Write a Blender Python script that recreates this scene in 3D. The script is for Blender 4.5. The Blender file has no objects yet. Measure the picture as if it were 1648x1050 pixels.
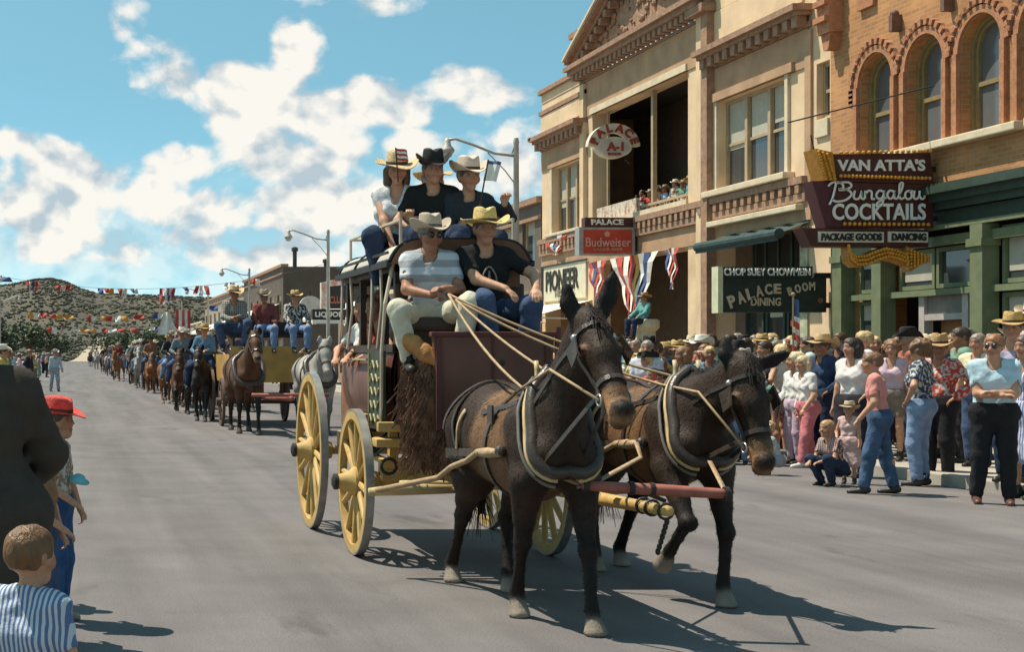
import bpy, bmesh, math, random
import numpy as np
from mathutils import Vector, Matrix, Euler
random.seed(7)
R = math.radians
S = bpy.context.scene
COL = S.collection

# ------------------------------------------------------------------ camera, sky, sun, exposure
F_PX, VX, VY, EYE = 2300.0, 115.0, 572.0, 1.53      # street runs along +Y, lens looks straight down it (shift lens)
cam = bpy.data.cameras.new('camera'); camo = bpy.data.objects.new('camera', cam); COL.objects.link(camo)
camo.location = (0, 0, EYE); camo.rotation_euler = (R(90), 0, 0)
cam.sensor_width = 36; cam.lens = F_PX / 1648 * 36
cam.shift_x = (824 - VX) / 1648; cam.shift_y = (VY - 525) / 1648
cam.clip_start = .05; cam.clip_end = 6000
S.camera = camo
S.view_settings.view_transform = 'Standard'; S.view_settings.look = 'None'
S.view_settings.exposure = 0.42; S.view_settings.gamma = 1; S.view_settings.use_curve_mapping = False
S.render.film_transparent = False

SUNV = Vector((-.41, .24, 1)).normalized()
sl = bpy.data.lights.new('sun', 'SUN'); so = bpy.data.objects.new('sun', sl); COL.objects.link(so)
sl.energy = 5.0; sl.angle = R(.5); sl.color = (1, .93, .8)
so.rotation_euler = SUNV.to_track_quat('Z', 'Y').to_euler(); so.location = (-40, 20, 90)

W = bpy.data.worlds.new('World'); S.world = W; W.use_nodes = True
def make_world():
    W.cycles.sampling_method = 'MANUAL'; W.cycles.sample_map_resolution = 512
    nt = W.node_tree; nt.nodes.clear(); N = nt.nodes.new; L = nt.links.new
    def math_(op, a, b=None, c=None):
        n = N('ShaderNodeMath'); n.operation = op
        for i, v in enumerate((a, b, c)):
            if v is None: continue
            if isinstance(v, (int, float)): n.inputs[i].default_value = v
            else: L(v, n.inputs[i])
        return n.outputs[0]
    tc = N('ShaderNodeTexCoord'); sp = N('ShaderNodeSeparateXYZ'); L(tc.outputs['Generated'], sp.inputs[0])
    dx, dy, dz = sp.outputs
    # sky: deepen the horizon by sampling a little higher up
    cz = math_('ADD', math_('MULTIPLY', math_('MAXIMUM', dz, 0.0), 2.6), .10)
    cb = N('ShaderNodeCombineXYZ'); L(dx, cb.inputs[0]); L(dy, cb.inputs[1]); L(cz, cb.inputs[2])
    nm = N('ShaderNodeVectorMath'); nm.operation = 'NORMALIZE'; L(cb.outputs[0], nm.inputs[0])
    sky = N('ShaderNodeTexSky'); sky.sky_type = 'NISHITA'; sky.sun_disc = False
    sky.sun_elevation = math.asin(SUNV.z); sky.sun_rotation = math.atan2(SUNV.x, SUNV.y)
    sky.altitude = 1600; sky.air_density = 1.0; sky.dust_density = .6; sky.ozone_density = 2.0
    L(nm.outputs[0], sky.inputs[0])
    tint = N('ShaderNodeMix'); tint.data_type = 'RGBA'; tint.blend_type = 'MULTIPLY'; tint.inputs[0].default_value = 1
    L(sky.outputs[0], tint.inputs[6]); tint.inputs[7].default_value = (1.02, 1.34, .93, 1)
    bg = N('ShaderNodeBackground'); bg.inputs[1].default_value = .15; L(tint.outputs[2], bg.inputs[0])
    # clouds live on the sky by direction (slope along and above the street)
    den = math_('ADD', math_('ABSOLUTE', dy), .02)
    u = math_('DIVIDE', dx, den); v = math_('DIVIDE', dz, den)
    uv = N('ShaderNodeCombineXYZ'); L(u, uv.inputs[0]); L(v, uv.inputs[1])
    def noise(scale, detail, rough, off=(0, 0, 0), dist=0.0):
        mp = N('ShaderNodeMapping'); mp.inputs['Location'].default_value = off
        mp.inputs['Scale'].default_value = (1, 1.25, 1); L(uv.outputs[0], mp.inputs[0])
        n = N('ShaderNodeTexNoise'); n.inputs['Scale'].default_value = scale; n.inputs['Detail'].default_value = detail
        n.inputs['Roughness'].default_value = rough; n.inputs['Distortion'].default_value = dist; L(mp.outputs[0], n.inputs[0]); return n.outputs[0]
    blobs = [(478,95,48,62,1),(440,195,120,75,1),(265,135,62,48,.8),(205,45,55,55,.5),(620,170,105,45,1),(752,150,85,42,1),
             (565,12,110,34,.55),(370,150,62,52,.8),(95,275,115,52,1),(60,345,140,70,.9),(300,275,75,45,.9),(330,345,160,70,.95),
             (500,260,110,55,1),(660,255,75,42,.85),(805,275,75,75,.9),(470,345,150,60,.8),(120,395,230,52,.75),(420,405,190,42,.7),(560,330,120,60,.8),(700,330,100,50,.6),(410,250,90,60,.9),(250,85,80,40,.5),(20,240,60,40,.8),
             (-500,200,350,120,1),(-900,350,300,120,1),(1100,150,200,100,.9),(2300,300,500,150,1),(1600,-300,500,200,1)]
    acc = None
    for x, y, rx, ry, w in blobs:
        cu, cv = (x - VX) / F_PX, (VY - y) / F_PX
        a = math_('MULTIPLY', math_('SUBTRACT', u, cu), F_PX / rx); b = math_('MULTIPLY', math_('SUBTRACT', v, cv), F_PX / ry)
        d = math_('SUBTRACT', w, math_('ADD', math_('MULTIPLY', a, a), math_('MULTIPLY', b, b)))
        acc = math_('MAXIMUM', d, -1.6) if acc is None else math_('SMOOTH_MAX', acc, d, .35)
    n1 = noise(16, 7, .58, (3.1, 1.7, 0), .25)
    n1b = noise(16, 4, .58, (3.1 + .012, 1.7 - .022, 0), .25)
    def puffs(off):
        a = None
        for sc_, w_ in ((28, .8), (75, .42)):
            mp = N('ShaderNodeMapping'); mp.inputs['Location'].default_value = off; mp.inputs['Scale'].default_value = (1, 1.15, 1); L(uv.outputs[0], mp.inputs[0])
            wn = N('ShaderNodeTexNoise'); wn.inputs['Scale'].default_value = sc_*.8; wn.inputs['Detail'].default_value = 2; L(mp.outputs[0], wn.inputs[0])
            ms = N('ShaderNodeVectorMath'); ms.operation = 'MULTIPLY_ADD'; L(wn.outputs['Color'], ms.inputs[0]); ms.inputs[1].default_value = (.35/sc_,)*3; L(mp.outputs[0], ms.inputs[2])
            vo = N('ShaderNodeTexVoronoi'); vo.feature = 'F1'; vo.inputs['Scale'].default_value = sc_; L(ms.outputs[0], vo.inputs[0])
            q = math_('MULTIPLY', math_('SUBTRACT', .5, vo.outputs['Distance']), w_*2); a = q if a is None else math_('ADD', a, q)
        return a
    pa, pb = puffs((3.1, 1.7, 0)), puffs((3.1 + .007, 1.7 - .012, 0))
    base = math_('ADD', math_('ADD', acc, math_('MULTIPLY', math_('SUBTRACT', n1, .5), 3.2)), math_('MULTIPLY', pa, .55))
    mr = N('ShaderNodeMapRange'); mr.interpolation_type = 'SMOOTHSTEP'; L(base, mr.inputs[0]); mr.inputs[1].default_value = -.12; mr.inputs[2].default_value = .62
    # thin milky veil low over the horizon
    n2 = noise(7, 7, .6, (9, 4, 0))
    lowband = N('ShaderNodeMapRange'); lowband.interpolation_type = 'SMOOTHSTEP'; L(v, lowband.inputs[0])
    for i, q in zip((1, 2, 3, 4), (.16, .06, 0, 1)): lowband.inputs[i].default_value = q
    veil = math_('MULTIPLY', lowband.outputs[0], math_('MULTIPLY', math_('MAXIMUM', math_('SUBTRACT', n2, .36), 0), 2.6))
    mask = math_('MINIMUM', math_('MAXIMUM', math_('MULTIPLY', mr.outputs[0], .97), math_('MINIMUM', veil, .62)), 1)
    # self shading: compare the density with the density a little nearer the sun
    sh = N('ShaderNodeMapRange'); L(math_('ADD', math_('SUBTRACT', n1b, n1), math_('MULTIPLY', math_('SUBTRACT', pb, pa), .22)), sh.inputs[0])
    for i, q in zip((1, 2, 3, 4), (-.05, .17, 1, 0)): sh.inputs[i].default_value = q
    cc = N('ShaderNodeMix'); cc.data_type = 'RGBA'; L(sh.outputs[0], cc.inputs[0])
    cc.inputs[6].default_value = (.50, .60, .66, 1); cc.inputs[7].default_value = (1.0, .96, .88, 1)
    bg2 = N('ShaderNodeBackground'); L(cc.outputs[2], bg2.inputs[0]); bg2.inputs[1].default_value = .74
    mx = N('ShaderNodeMixShader'); L(mask, mx.inputs[0]); L(bg.outputs[0], mx.inputs[1]); L(bg2.outputs[0], mx.inputs[2])
    out = N('ShaderNodeOutputWorld'); L(mx.outputs[0], out.inputs[0])
make_world()

# ------------------------------------------------------------------ materials
MATS = {}
def mat(name, col=(.5, .5, .5), rough=.7, amt=.18, scale=6.0, bump=0.0, metal=0.0, src=None, spec=.4, detail=5, bscale=None, stretch=None, sheen=0, col2=None, thr=.5, trans=0):
    """Principled surface with noise wear. src: None fixed colour, 'obj' object colour, 'attr' vertex colour; col2 = blotches of a second colour"""
    if name in MATS: return MATS[name]
    m = bpy.data.materials.new(name); MATS[name] = m; m.use_nodes = True; nt = m.node_tree; N = nt.nodes.new; L = nt.links.new
    b = nt.nodes['Principled BSDF']; b.inputs['Roughness'].default_value = rough; b.inputs['Metallic'].default_value = metal
    b.inputs['Specular IOR Level'].default_value = spec
    if sheen: b.inputs['Sheen Weight'].default_value = sheen
    if trans: b.inputs['Transmission Weight'].default_value = trans
    tc = N('ShaderNodeTexCoord'); nz = N('ShaderNodeTexNoise'); nz.inputs['Scale'].default_value = scale; nz.inputs['Detail'].default_value = detail
    co = tc.outputs['Object']
    if stretch: mpg = N('ShaderNodeMapping'); mpg.inputs['Scale'].default_value = stretch; L(co, mpg.inputs[0]); co = mpg.outputs[0]
    L(co, nz.inputs[0])
    if src == 'obj': c = N('ShaderNodeObjectInfo').outputs['Color']
    elif src == 'attr':
        a = N('ShaderNodeAttribute'); a.attribute_name = 'tone'; c = a.outputs['Color']
    else:
        rgb = N('ShaderNodeRGB'); rgb.outputs[0].default_value = (*col, 1); c = rgb.outputs[0]
    if col2:
        nz2 = N('ShaderNodeTexNoise'); nz2.inputs['Scale'].default_value = scale * .45; nz2.inputs['Detail'].default_value = 6; nz2.inputs['Roughness'].default_value = .65
        L(tc.outputs['Object'], nz2.inputs[0])
        rm = N('ShaderNodeMapRange'); L(nz2.outputs[0], rm.inputs[0]); rm.inputs[1].default_value = thr - .08; rm.inputs[2].default_value = thr + .08
        mc = N('ShaderNodeMix'); mc.data_type = 'RGBA'; L(rm.outputs[0], mc.inputs[0]); L(c, mc.inputs[6]); mc.inputs[7].default_value = (*col2, 1); c = mc.outputs[2]
    mr = N('ShaderNodeMapRange'); L(nz.outputs[0], mr.inputs[0]); mr.inputs[1].default_value = .25; mr.inputs[2].default_value = .75
    mr.inputs[3].default_value = 1 - amt; mr.inputs[4].default_value = 1 + amt
    vm = N('ShaderNodeVectorMath'); vm.operation = 'SCALE'; L(c, vm.inputs[0]); L(mr.outputs[0], vm.inputs['Scale'])
    L(vm.outputs[0], b.inputs['Base Color'])
    if bump:
        nb = N('ShaderNodeTexNoise'); nb.inputs['Scale'].default_value = bscale or scale * 4; nb.inputs['Detail'].default_value = 4; L(co, nb.inputs[0])
        bp = N('ShaderNodeBump'); bp.inputs['Strength'].default_value = bump; bp.inputs['Distance'].default_value = .02
        L(nb.outputs[0], bp.inputs['Height']); L(bp.outputs[0], b.inputs['Normal'])
    return m

def pattern_mat(name, kind, scale, cols, rough=.85):
    """stripes / plaid / dots on the object colour"""
    if name in MATS: return MATS[name]
    m = mat(name, src='obj', rough=rough, amt=.12, scale=9, bump=.25, bscale=30)
    nt = m.node_tree; N = nt.nodes.new; L = nt.links.new
    vm = [n for n in nt.nodes if n.type == 'VECT_MATH'][0]; src = vm.inputs[0].links[0].from_socket
    tc = [n for n in nt.nodes if n.type == 'TEX_COORD'][0]
    def wave(d, sc, lo, hi):
        w = N('ShaderNodeTexWave'); w.bands_direction = d; w.inputs['Scale'].default_value = sc; w.inputs['Distortion'].default_value = .6; L(tc.outputs['Object'], w.inputs[0])
        r = N('ShaderNodeMapRange'); L(w.outputs[1], r.inputs[0]); r.inputs[1].default_value = lo; r.inputs[2].default_value = hi; return r.outputs[0]
    if kind == 'dots':
        v = N('ShaderNodeTexNoise'); v.inputs['Scale'].default_value = scale; L(tc.outputs['Object'], v.inputs[0])
        r = N('ShaderNodeMapRange'); L(v.outputs[0], r.inputs[0]); r.inputs[1].default_value = .5; r.inputs[2].default_value = .56; ms = [r.outputs[0]]
    elif kind == 'stripes': ms = [wave('X', scale, .45, .55)]
    elif kind == 'hstripes': ms = [wave('Z', scale, .45, .55)]
    else: ms = [wave('Z', scale, .6, .7), wave('X', scale, .6, .7)]
    for i, k in enumerate(ms):
        mx = N('ShaderNodeMix'); mx.data_type = 'RGBA'; L(k, mx.inputs[0]); L(src, mx.inputs[6]); mx.inputs[7].default_value = (*cols[i % len(cols)], 1); src = mx.outputs[2]
    L(src, vm.inputs[0]); return m

# ------------------------------------------------------------------ mesh collector
class MB:
    def __init__(s): s.v = []; s.f = []; s.m = []; s.mi = 0; s.c = []; s.xf = None; s.tone = None; s.mk = []
    def sep(s):
        """start a separate piece: build() links one object per piece"""
        s.mk.append((len(s.v), len(s.f))); return s
    def add(s, vs, fs):
        o = len(s.v)
        for p in vs:
            p = Vector(p); s.v.append(tuple(s.xf @ p if s.xf is not None else p)); s.c.append(s.tone or (1, 1, 1))
        for f in fs: s.f.append([i + o for i in f]); s.m.append(s.mi)
        return s
    def box(s, x0, x1, y0, y1, z0, z1, b=0.0):
        if x0 > x1: x0, x1 = x1, x0
        if y0 > y1: y0, y1 = y1, y0
        if z0 > z1: z0, z1 = z1, z0
        if b <= 0:
            return s.add([(x0,y0,z0),(x1,y0,z0),(x1,y1,z0),(x0,y1,z0),(x0,y0,z1),(x1,y0,z1),(x1,y1,z1),(x0,y1,z1)],
                  [(3,2,1,0),(4,5,6,7),(0,1,5,4),(1,2,6,5),(2,3,7,6),(3,0,4,7)])
        b = min(b, (x1-x0)*.49, (y1-y0)*.49, (z1-z0)*.49)
        bm = bmesh.new(); bmesh.ops.create_cube(bm, size=1)
        for v in bm.verts: v.co = ((x0+x1)/2 + v.co.x*(x1-x0), (y0+y1)/2 + v.co.y*(y1-y0), (z0+z1)/2 + v.co.z*(z1-z0))
        bmesh.ops.bevel(bm, geom=bm.edges[:], offset=b, segments=2, affect='EDGES', profile=.6)
        bm.verts.index_update(); s.add([v.co for v in bm.verts], [[v.index for v in f.verts] for f in bm.faces]); bm.free(); return s
    def tube(s, pts, r, n=8, flat=None, cap=True):
        """tube through pts; r number or list; flat=(w,t) gives a strap cross-section instead"""
        P = [Vector(p) for p in pts]; k = len(P); vs = []; up = None
        for i, p in enumerate(P):
            t = (P[min(i+1, k-1)] - P[max(i-1, 0)])
            t = t.normalized() if t.length > 1e-9 else Vector((0, 0, 1))
            if up is None: up = Vector((0, 0, 1)) if abs(t.z) < .9 else Vector((1, 0, 0))
            a = up - t * up.dot(t)
            if a.length < 1e-4: a = t.orthogonal()
            a.normalize(); up = a; b = t.cross(a)
            rr = r[i] if isinstance(r, (list, tuple)) else r
            for j in range(n):
                q = 2*math.pi*j/n; vs.append(p + a*math.cos(q)*rr + b*math.sin(q)*rr)
        fs = [(i*n+j, i*n+(j+1) % n, (i+1)*n+(j+1) % n, (i+1)*n+j) for i in range(k-1) for j in range(n)]
        if cap: fs += [tuple(range(n))[::-1], tuple((k-1)*n+j for j in range(n))]
        return s.add(vs, fs)
    def strap(s, pts, nrm, w, t):
        P = [Vector(p) for p in pts]; k = len(P); vs = []
        for i, p in enumerate(P):
            d = P[min(i+1, k-1)] - P[max(i-1, 0)]; d = d.normalized() if d.length > 1e-9 else Vector((1, 0, 0))
            nn = Vector(nrm[i] if isinstance(nrm, list) else nrm); nn = (nn - d*nn.dot(d)); nn = nn.normalized() if nn.length > 1e-6 else d.orthogonal().normalized()
            b = d.cross(nn); vs += [p - b*w/2, p + b*w/2, p + b*w/2 + nn*t, p - b*w/2 + nn*t]
        fs = [(i*4+j, i*4+(j+1) % 4, i*4+4+(j+1) % 4, i*4+4+j) for i in range(k-1) for j in range(4)]
        fs += [(3, 2, 1, 0), (k*4-4, k*4-3, k*4-2, k*4-1)]; return s.add(vs, fs)
    def lathe(s, prof, n=24, axis='z', o=(0, 0, 0), sx=1, sy=1):
        vs = []; o = Vector(o)
        for r, h in prof:
            for j in range(n):
                q = 2*math.pi*j/n; a, b = r*math.cos(q)*sx, r*math.sin(q)*sy
                vs.append(o + Vector((a, b, h) if axis == 'z' else (h, a, b) if axis == 'x' else (b, h, a)))
        k = len(prof); fs = [(i*n+j, i*n+(j+1) % n, (i+1)*n+(j+1) % n, (i+1)*n+j) for i in range(k-1) for j in range(n)]
        shut = (prof[0][0]-prof[-1][0])**2 + (prof[0][1]-prof[-1][1])**2 < 1e-12
        if prof[0][0] > 1e-6 and not shut: fs.append(tuple(range(n))[::-1])
        if prof[-1][0] > 1e-6 and not shut: fs.append(tuple((k-1)*n+j for j in range(n)))
        return s.add(vs, fs)
    def ball(s, c, r, n=12, k=8):
        if not isinstance(r, (tuple, list)): r = (r, r, r)
        vs = []; c = Vector(c)
        for i in range(k+1):
            a = math.pi*i/k
            for j in range(n):
                q = 2*math.pi*j/n; vs.append(c + Vector((r[0]*math.sin(a)*math.cos(q), r[1]*math.sin(a)*math.sin(q), r[2]*math.cos(a))))
        return s.add(vs, [(i*n+j, (i+1)*n+j, (i+1)*n+(j+1) % n, i*n+(j+1) % n) for i in range(k) for j in range(n)])
    def prism(s, poly, axis, a, b):
        """extrude a 2-D outline along axis from a to b. axis x: (y,z)  y: (x,z)  z: (x,y)"""
        n = len(poly); mk = {'x': lambda p, q: (q, p[0], p[1]), 'y': lambda p, q: (p[0], q, p[1]), 'z': lambda p, q: (p[0], p[1], q)}[axis]
        vs = [mk(p, a) for p in poly] + [mk(p, b) for p in poly]
        return s.add(vs, [tuple(range(n))[::-1], tuple(range(n, 2*n))] + [(i, (i+1) % n, n+(i+1) % n, n+i) for i in range(n)])
    def sheet(s, fn, nu, nv, th=0.0, nrm=None):
        vs = [fn(i/nu, j/nv) for i in range(nu+1) for j in range(nv+1)]
        fs = [(i*(nv+1)+j, (i+1)*(nv+1)+j, (i+1)*(nv+1)+j+1, i*(nv+1)+j+1) for i in range(nu) for j in range(nv)]
        return s.add(vs, fs)
    def mesh(s, name, mats, smooth=False):
        me = bpy.data.meshes.new(name); me.from_pydata(s.v, [], s.f)
        for m in (mats if isinstance(mats, (list, tuple)) else [mats]): me.materials.append(m)
        me.polygons.foreach_set('material_index', s.m)
        bm = bmesh.new(); bm.from_mesh(me); bmesh.ops.recalc_face_normals(bm, faces=bm.faces[:]); bm.to_mesh(me); bm.free()
        if s.tone is not None:
            at = me.attributes.new('tone', 'FLOAT_COLOR', 'POINT'); at.data.foreach_set('color', [q for c in s.c for q in (*c, 1)])
        if smooth:
            me.polygons.foreach_set('use_smooth', [True]*len(me.polygons))
            if smooth == 'auto':
                try: me.set_sharp_from_angle(angle=R(40))
                except Exception: pass
        me.update(); return me
    def build(s, name, mats, parent=None, smooth=False, loc=None, color=None):
        if s.mk:
            ks = s.mk + [(len(s.v), len(s.f))]; first = None
            for (v0, f0), (v1, f1) in zip(ks, ks[1:]):
                if v1 == v0: continue
                q = MB(); q.v = s.v[v0:v1]; q.c = s.c[v0:v1]; q.f = [[i - v0 for i in f] for f in s.f[f0:f1]]; q.m = s.m[f0:f1]; o = q.build(name, mats, parent, smooth, loc, color); first = first or o
            return first
        return link(name, s.mesh(name, mats, smooth), parent, loc, color)

def link(name, me, parent=None, loc=None, color=None, rot=None, scale=None):
    o = bpy.data.objects.new(name, me); COL.objects.link(o)
    if parent is not None: o.parent = parent
    if loc is not None: o.location = loc
    if rot is not None: o.rotation_euler = rot
    if scale is not None: o.scale = scale
    if color is not None: o.color = (*color, 1)
    return o
def tag(o, label, cat, group=None, kind=None):
    if label: o['label'] = label
    if cat: o['category'] = cat
    if group: o['group'] = group
    if kind: o['kind'] = kind
    return o
def struct(o): o['kind'] = 'structure'; return o
def thing(name, label, cat, loc=(0, 0, 0), rz=0, group=None):
    o = bpy.data.objects.new(name, None); COL.objects.link(o); o.location = loc; o.rotation_euler = (0, 0, rz); o.empty_display_size = .1
    return tag(o, label, cat, group)
def dup(root, loc, rz=None, label=None, group=None, scale=None):
    """copy a thing, its parts and their sub-parts"""
    r = root.copy(); COL.objects.link(r); r.location = loc
    if rz is not None: r.rotation_euler = (0, 0, rz)
    if label: r['label'] = label
    if group: r['group'] = group
    if scale is not None: r.scale = (scale,)*3
    for ch in list(root.children):
        c = ch.copy(); COL.objects.link(c); c.parent = r
        for g in list(ch.children):
            d = g.copy(); COL.objects.link(d); d.parent = c
    return r
def P(x, y, Y):                       # a point of the photograph at distance Y
    return Vector(((x - VX)*Y/F_PX, Y, EYE - (y - VY)*Y/F_PX))
def text_mesh(txt, size, depth, name='lettering', bold=0.0, shear=0.0, space=1.0, align='CENTER', width=None):
    """letters standing in the XZ plane facing -Y, centred on the origin"""
    cu = bpy.data.curves.new('tmp', 'FONT'); cu.body = txt; cu.size = size; cu.extrude = depth; cu.offset = bold; cu.shear = shear
    cu.space_character = space; cu.align_x = align; cu.align_y = 'CENTER'; cu.resolution_u = 3
    o = bpy.data.objects.new('tmp', cu); COL.objects.link(o)
    dg = bpy.context.evaluated_depsgraph_get(); me = bpy.data.meshes.new_from_object(o.evaluated_get(dg)); 
    bpy.data.objects.remove(o); bpy.data.curves.remove(cu)
    co = np.empty(len(me.vertices)*3, np.float32); me.vertices.foreach_get('co', co); co = co.reshape(-1, 3)
    if width and len(co): co[:, 0] *= width / max(1e-6, np.ptp(co[:, 0]))
    co[:, 0] -= (co[:, 0].max() + co[:, 0].min())/2; co[:, 1] -= (co[:, 1].max() + co[:, 1].min())/2
    co = np.stack([co[:, 0], -co[:, 2], co[:, 1]], 1)
    me.vertices.foreach_set('co', co.astype(np.float32).ravel()); me.name = name; me.materials.clear(); me.update(); return me
def join_meshes(parts, name, m):
    """parts: (mesh, Matrix)"""
    b = MB()
    for me, M in parts:
        b.xf = M; b.add([v.co for v in me.vertices], [list(p.vertices) for p in me.polygons]); bpy.data.meshes.remove(me)
    b.xf = None; return b.mesh(name, m)
T = Matrix.Translation

# ------------------------------------------------------------------ signed-distance sculptor (bodies, animals, clothes)
class SDF:
    def __init__(s, vox=.01, k=.03): s.p = []; s.vox = vox; s.k = k; s.cut = []; s.wob = 0; s.wf = 20
    def cap(s, a, b, ra, rb=None, col=0, n=None, f=1.0, k=None, sub=False):
        s.p.append((np.array(a, float), np.array(b, float), ra, ra if rb is None else rb, col, None if n is None else np.array(n, float)/np.linalg.norm(n), f, s.k if k is None else k, sub)); return s
    def ball(s, c, r, col=0, n=None, f=1.0, k=None, sub=False): return s.cap(c, np.array(c, float) + (0, 0, 1e-4), r, r, col, n, f, k, sub)
    def chain(s, pts, rs, col=0, n=None, f=1.0, k=None):
        for i in range(len(pts)-1): s.cap(pts[i], pts[i+1], rs[i], rs[i+1], col, n, f, k)
        return s
    @staticmethod
    def d1(p, X):
        a, b, ra, rb, col, n, f, k, sub = p; ab = b - a; q = X - a
        t = np.clip((q @ ab) / max(1e-9, ab @ ab), 0, 1); d = q - t[..., None]*ab
        if n is not None and f != 1: d = d + ((f-1)*(d @ n))[..., None]*n
        return np.sqrt((d*d).sum(-1)) - (ra + (rb-ra)*t)
    def at(s, X):
        X = np.asarray(X, float); D = np.full(X.shape[:-1], 9.0)
        for p in s.p:
            d = s.d1(p, X); k = max(p[7], 1e-4)
            if p[8]: h = np.maximum(k - np.abs(D + d), 0)/k; D = np.maximum(D, -d) + h*h*k*.25
            else: h = np.maximum(k - np.abs(D - d), 0)/k; D = np.minimum(D, d) - h*h*k*.25
        return D
    def mesh(s, name, m, cols=None, smooth=2):
        vx = s.vox; lo = np.min([np.minimum(p[0]-p[2]*1.05, p[1]-p[3]*1.05) for p in s.p], 0) - 3*vx - s.wob; hi = np.max([np.maximum(p[0]+p[2]*1.05, p[1]+p[3]*1.05) for p in s.p], 0) + 3*vx + s.wob
        n = np.ceil((hi-lo)/vx).astype(int) + 1; D = np.full(n, 9.0, np.float32)
        G = [lo[i] + vx*np.arange(n[i]) for i in range(3)]
        for p in s.p:
            mg = max(p[2], p[3]) + p[7] + 2.5*vx; a = np.minimum(p[0], p[1]) - mg; b = np.maximum(p[0], p[1]) + mg
            i0 = np.clip(np.floor((a-lo)/vx).astype(int), 0, n); i1 = np.clip(np.ceil((b-lo)/vx).astype(int)+1, 0, n)
            sl_ = tuple(slice(i0[i], i1[i]) for i in range(3))
            X = np.stack(np.meshgrid(*[G[i][i0[i]:i1[i]] for i in range(3)], indexing='ij'), -1); d = s.d1(p, X).astype(np.float32); C = D[sl_]; k = max(p[7], 1e-4)
            if p[8]: h = np.maximum(k - np.abs(C + d), 0)/k; D[sl_] = np.maximum(C, -d) + h*h*k*.25
            else: h = np.maximum(k - np.abs(C - d), 0)/k; D[sl_] = np.minimum(C, d) - h*h*k*.25
        if s.wob:
            w = s.wf; gx, gy, gz = np.meshgrid(*G, indexing='ij', sparse=True)
            D = D + s.wob*(np.sin(w*gx + 1.3*np.sin(w*.7*gz))*np.sin(w*.8*gy + 2 + .9*np.sin(w*.5*gx))*np.cos(w*.6*gz + 1.1*np.sin(w*.9*gy))).astype(np.float32)*1.6
        if s.cut:
            X, Y_, Z = np.meshgrid(*G, indexing='ij', sparse=True)
            for (c, nn) in s.cut: D = np.maximum(D, ((X-c[0])*nn[0] + (Y_-c[1])*nn[1] + (Z-c[2])*nn[2]).astype(np.float32))
        D[0] = D[-1] = 1; D[:, 0] = D[:, -1] = 1; D[:, :, 0] = D[:, :, -1] = 1
        ins = D < 0
        # surface nets
        corner = [(i, j, k_) for i in (0, 1) for j in (0, 1) for k_ in (0, 1)]
        nc = n - 1; sh = lambda A, c: A[c[0]:c[0]+nc[0], c[1]:c[1]+nc[1], c[2]:c[2]+nc[2]]
        cnt = sum(sh(ins, c).astype(np.int8) for c in corner); act = (cnt > 0) & (cnt < 8)
        idx = np.full(nc, -1, np.int64); cells = np.argwhere(act); idx[act] = np.arange(len(cells))
        vals = np.stack([D[cells[:, 0]+c[0], cells[:, 1]+c[1], cells[:, 2]+c[2]] for c in corner], 1)
        acc = np.zeros((len(cells), 3)); w = np.zeros(len(cells))
        for e0 in range(8):
            for ax in range(3):
                if corner[e0][ax]: continue
                c1 = list(corner[e0]); c1[ax] = 1; e1 = corner.index(tuple(c1)); v0, v1 = vals[:, e0], vals[:, e1]; cr = (v0 < 0) != (v1 < 0)
                t = np.where(cr, v0/np.where(cr, v0-v1, 1), 0); pt = np.tile(np.array(corner[e0], float), (len(cells), 1)); pt[:, ax] += t
                acc[cr] += pt[cr]; w += cr
        V = lo + vx*(cells + acc/np.maximum(w, 1)[:, None]); F = []
        for ax in range(3):
            o1, o2 = [(1, 2), (2, 0), (0, 1)][ax]
            a = [slice(0, None)]*3; a0 = list(a); a0[ax] = slice(0, -1); a1 = list(a); a1[ax] = slice(1, None)
            A, B = ins[tuple(a0)], ins[tuple(a1)]; e = np.argwhere(A != B)
            e = e[(e[:, o1] > 0) & (e[:, o2] > 0) & (e[:, o1] < n[o1]-1) & (e[:, o2] < n[o2]-1)]
            q = []
            for (da, db) in ((1, 1), (0, 1), (0, 0), (1, 0)):
                c = e.copy(); c[:, o1] -= da; c[:, o2] -= db; q.append(idx[c[:, 0], c[:, 1], c[:, 2]])
            q = np.stack(q, 1); flip = ~A[e[:, 0], e[:, 1], e[:, 2]]; q[flip] = q[flip][:, ::-1]; F.append(q)
        F = np.concatenate(F); F = F[(F >= 0).all(1)]
        # light smoothing along quad edges
        E = np.concatenate([F[:, [0, 1]], F[:, [1, 2]], F[:, [2, 3]], F[:, [3, 0]]])
        for _ in range(smooth):
            A = np.zeros_like(V); ww = np.zeros(len(V)); np.add.at(A, E[:, 0], V[E[:, 1]]); np.add.at(ww, E[:, 0], 1); np.add.at(A, E[:, 1], V[E[:, 0]]); np.add.at(ww, E[:, 1], 1)
            V = V*.5 + .5*A/np.maximum(ww, 1)[:, None]
        me = bpy.data.meshes.new(name); me.vertices.add(len(V)); me.vertices.foreach_set('co', V.astype(np.float32).ravel())
        me.loops.add(len(F)*4); me.loops.foreach_set('vertex_index', F.astype(np.int32).ravel()); me.polygons.add(len(F))
        me.polygons.foreach_set('loop_start', np.arange(0, len(F)*4, 4, dtype=np.int32))
        me.update(calc_edges=True); me.validate(); me.polygons.foreach_set('use_smooth', [True]*len(me.polygons)); me.materials.append(m)
        if cols is not None:
            wt = np.zeros((len(V), len(cols)))
            for p in s.p:
                if p[8]: continue
                d = s.d1(p, V); wt[:, p[4]] = np.maximum(wt[:, p[4]], np.exp(-np.maximum(d, -.01)/.006*1.0 - 1.5))
            wt = wt/(wt.sum(1, keepdims=True)+1e-9); C = wt @ np.array(cols, float); C = np.concatenate([C, np.ones((len(V), 1))], 1)
            at = me.attributes.new('tone', 'FLOAT_COLOR', 'POINT'); at.data.foreach_set('color', C.astype(np.float32).ravel())
        return me
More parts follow.
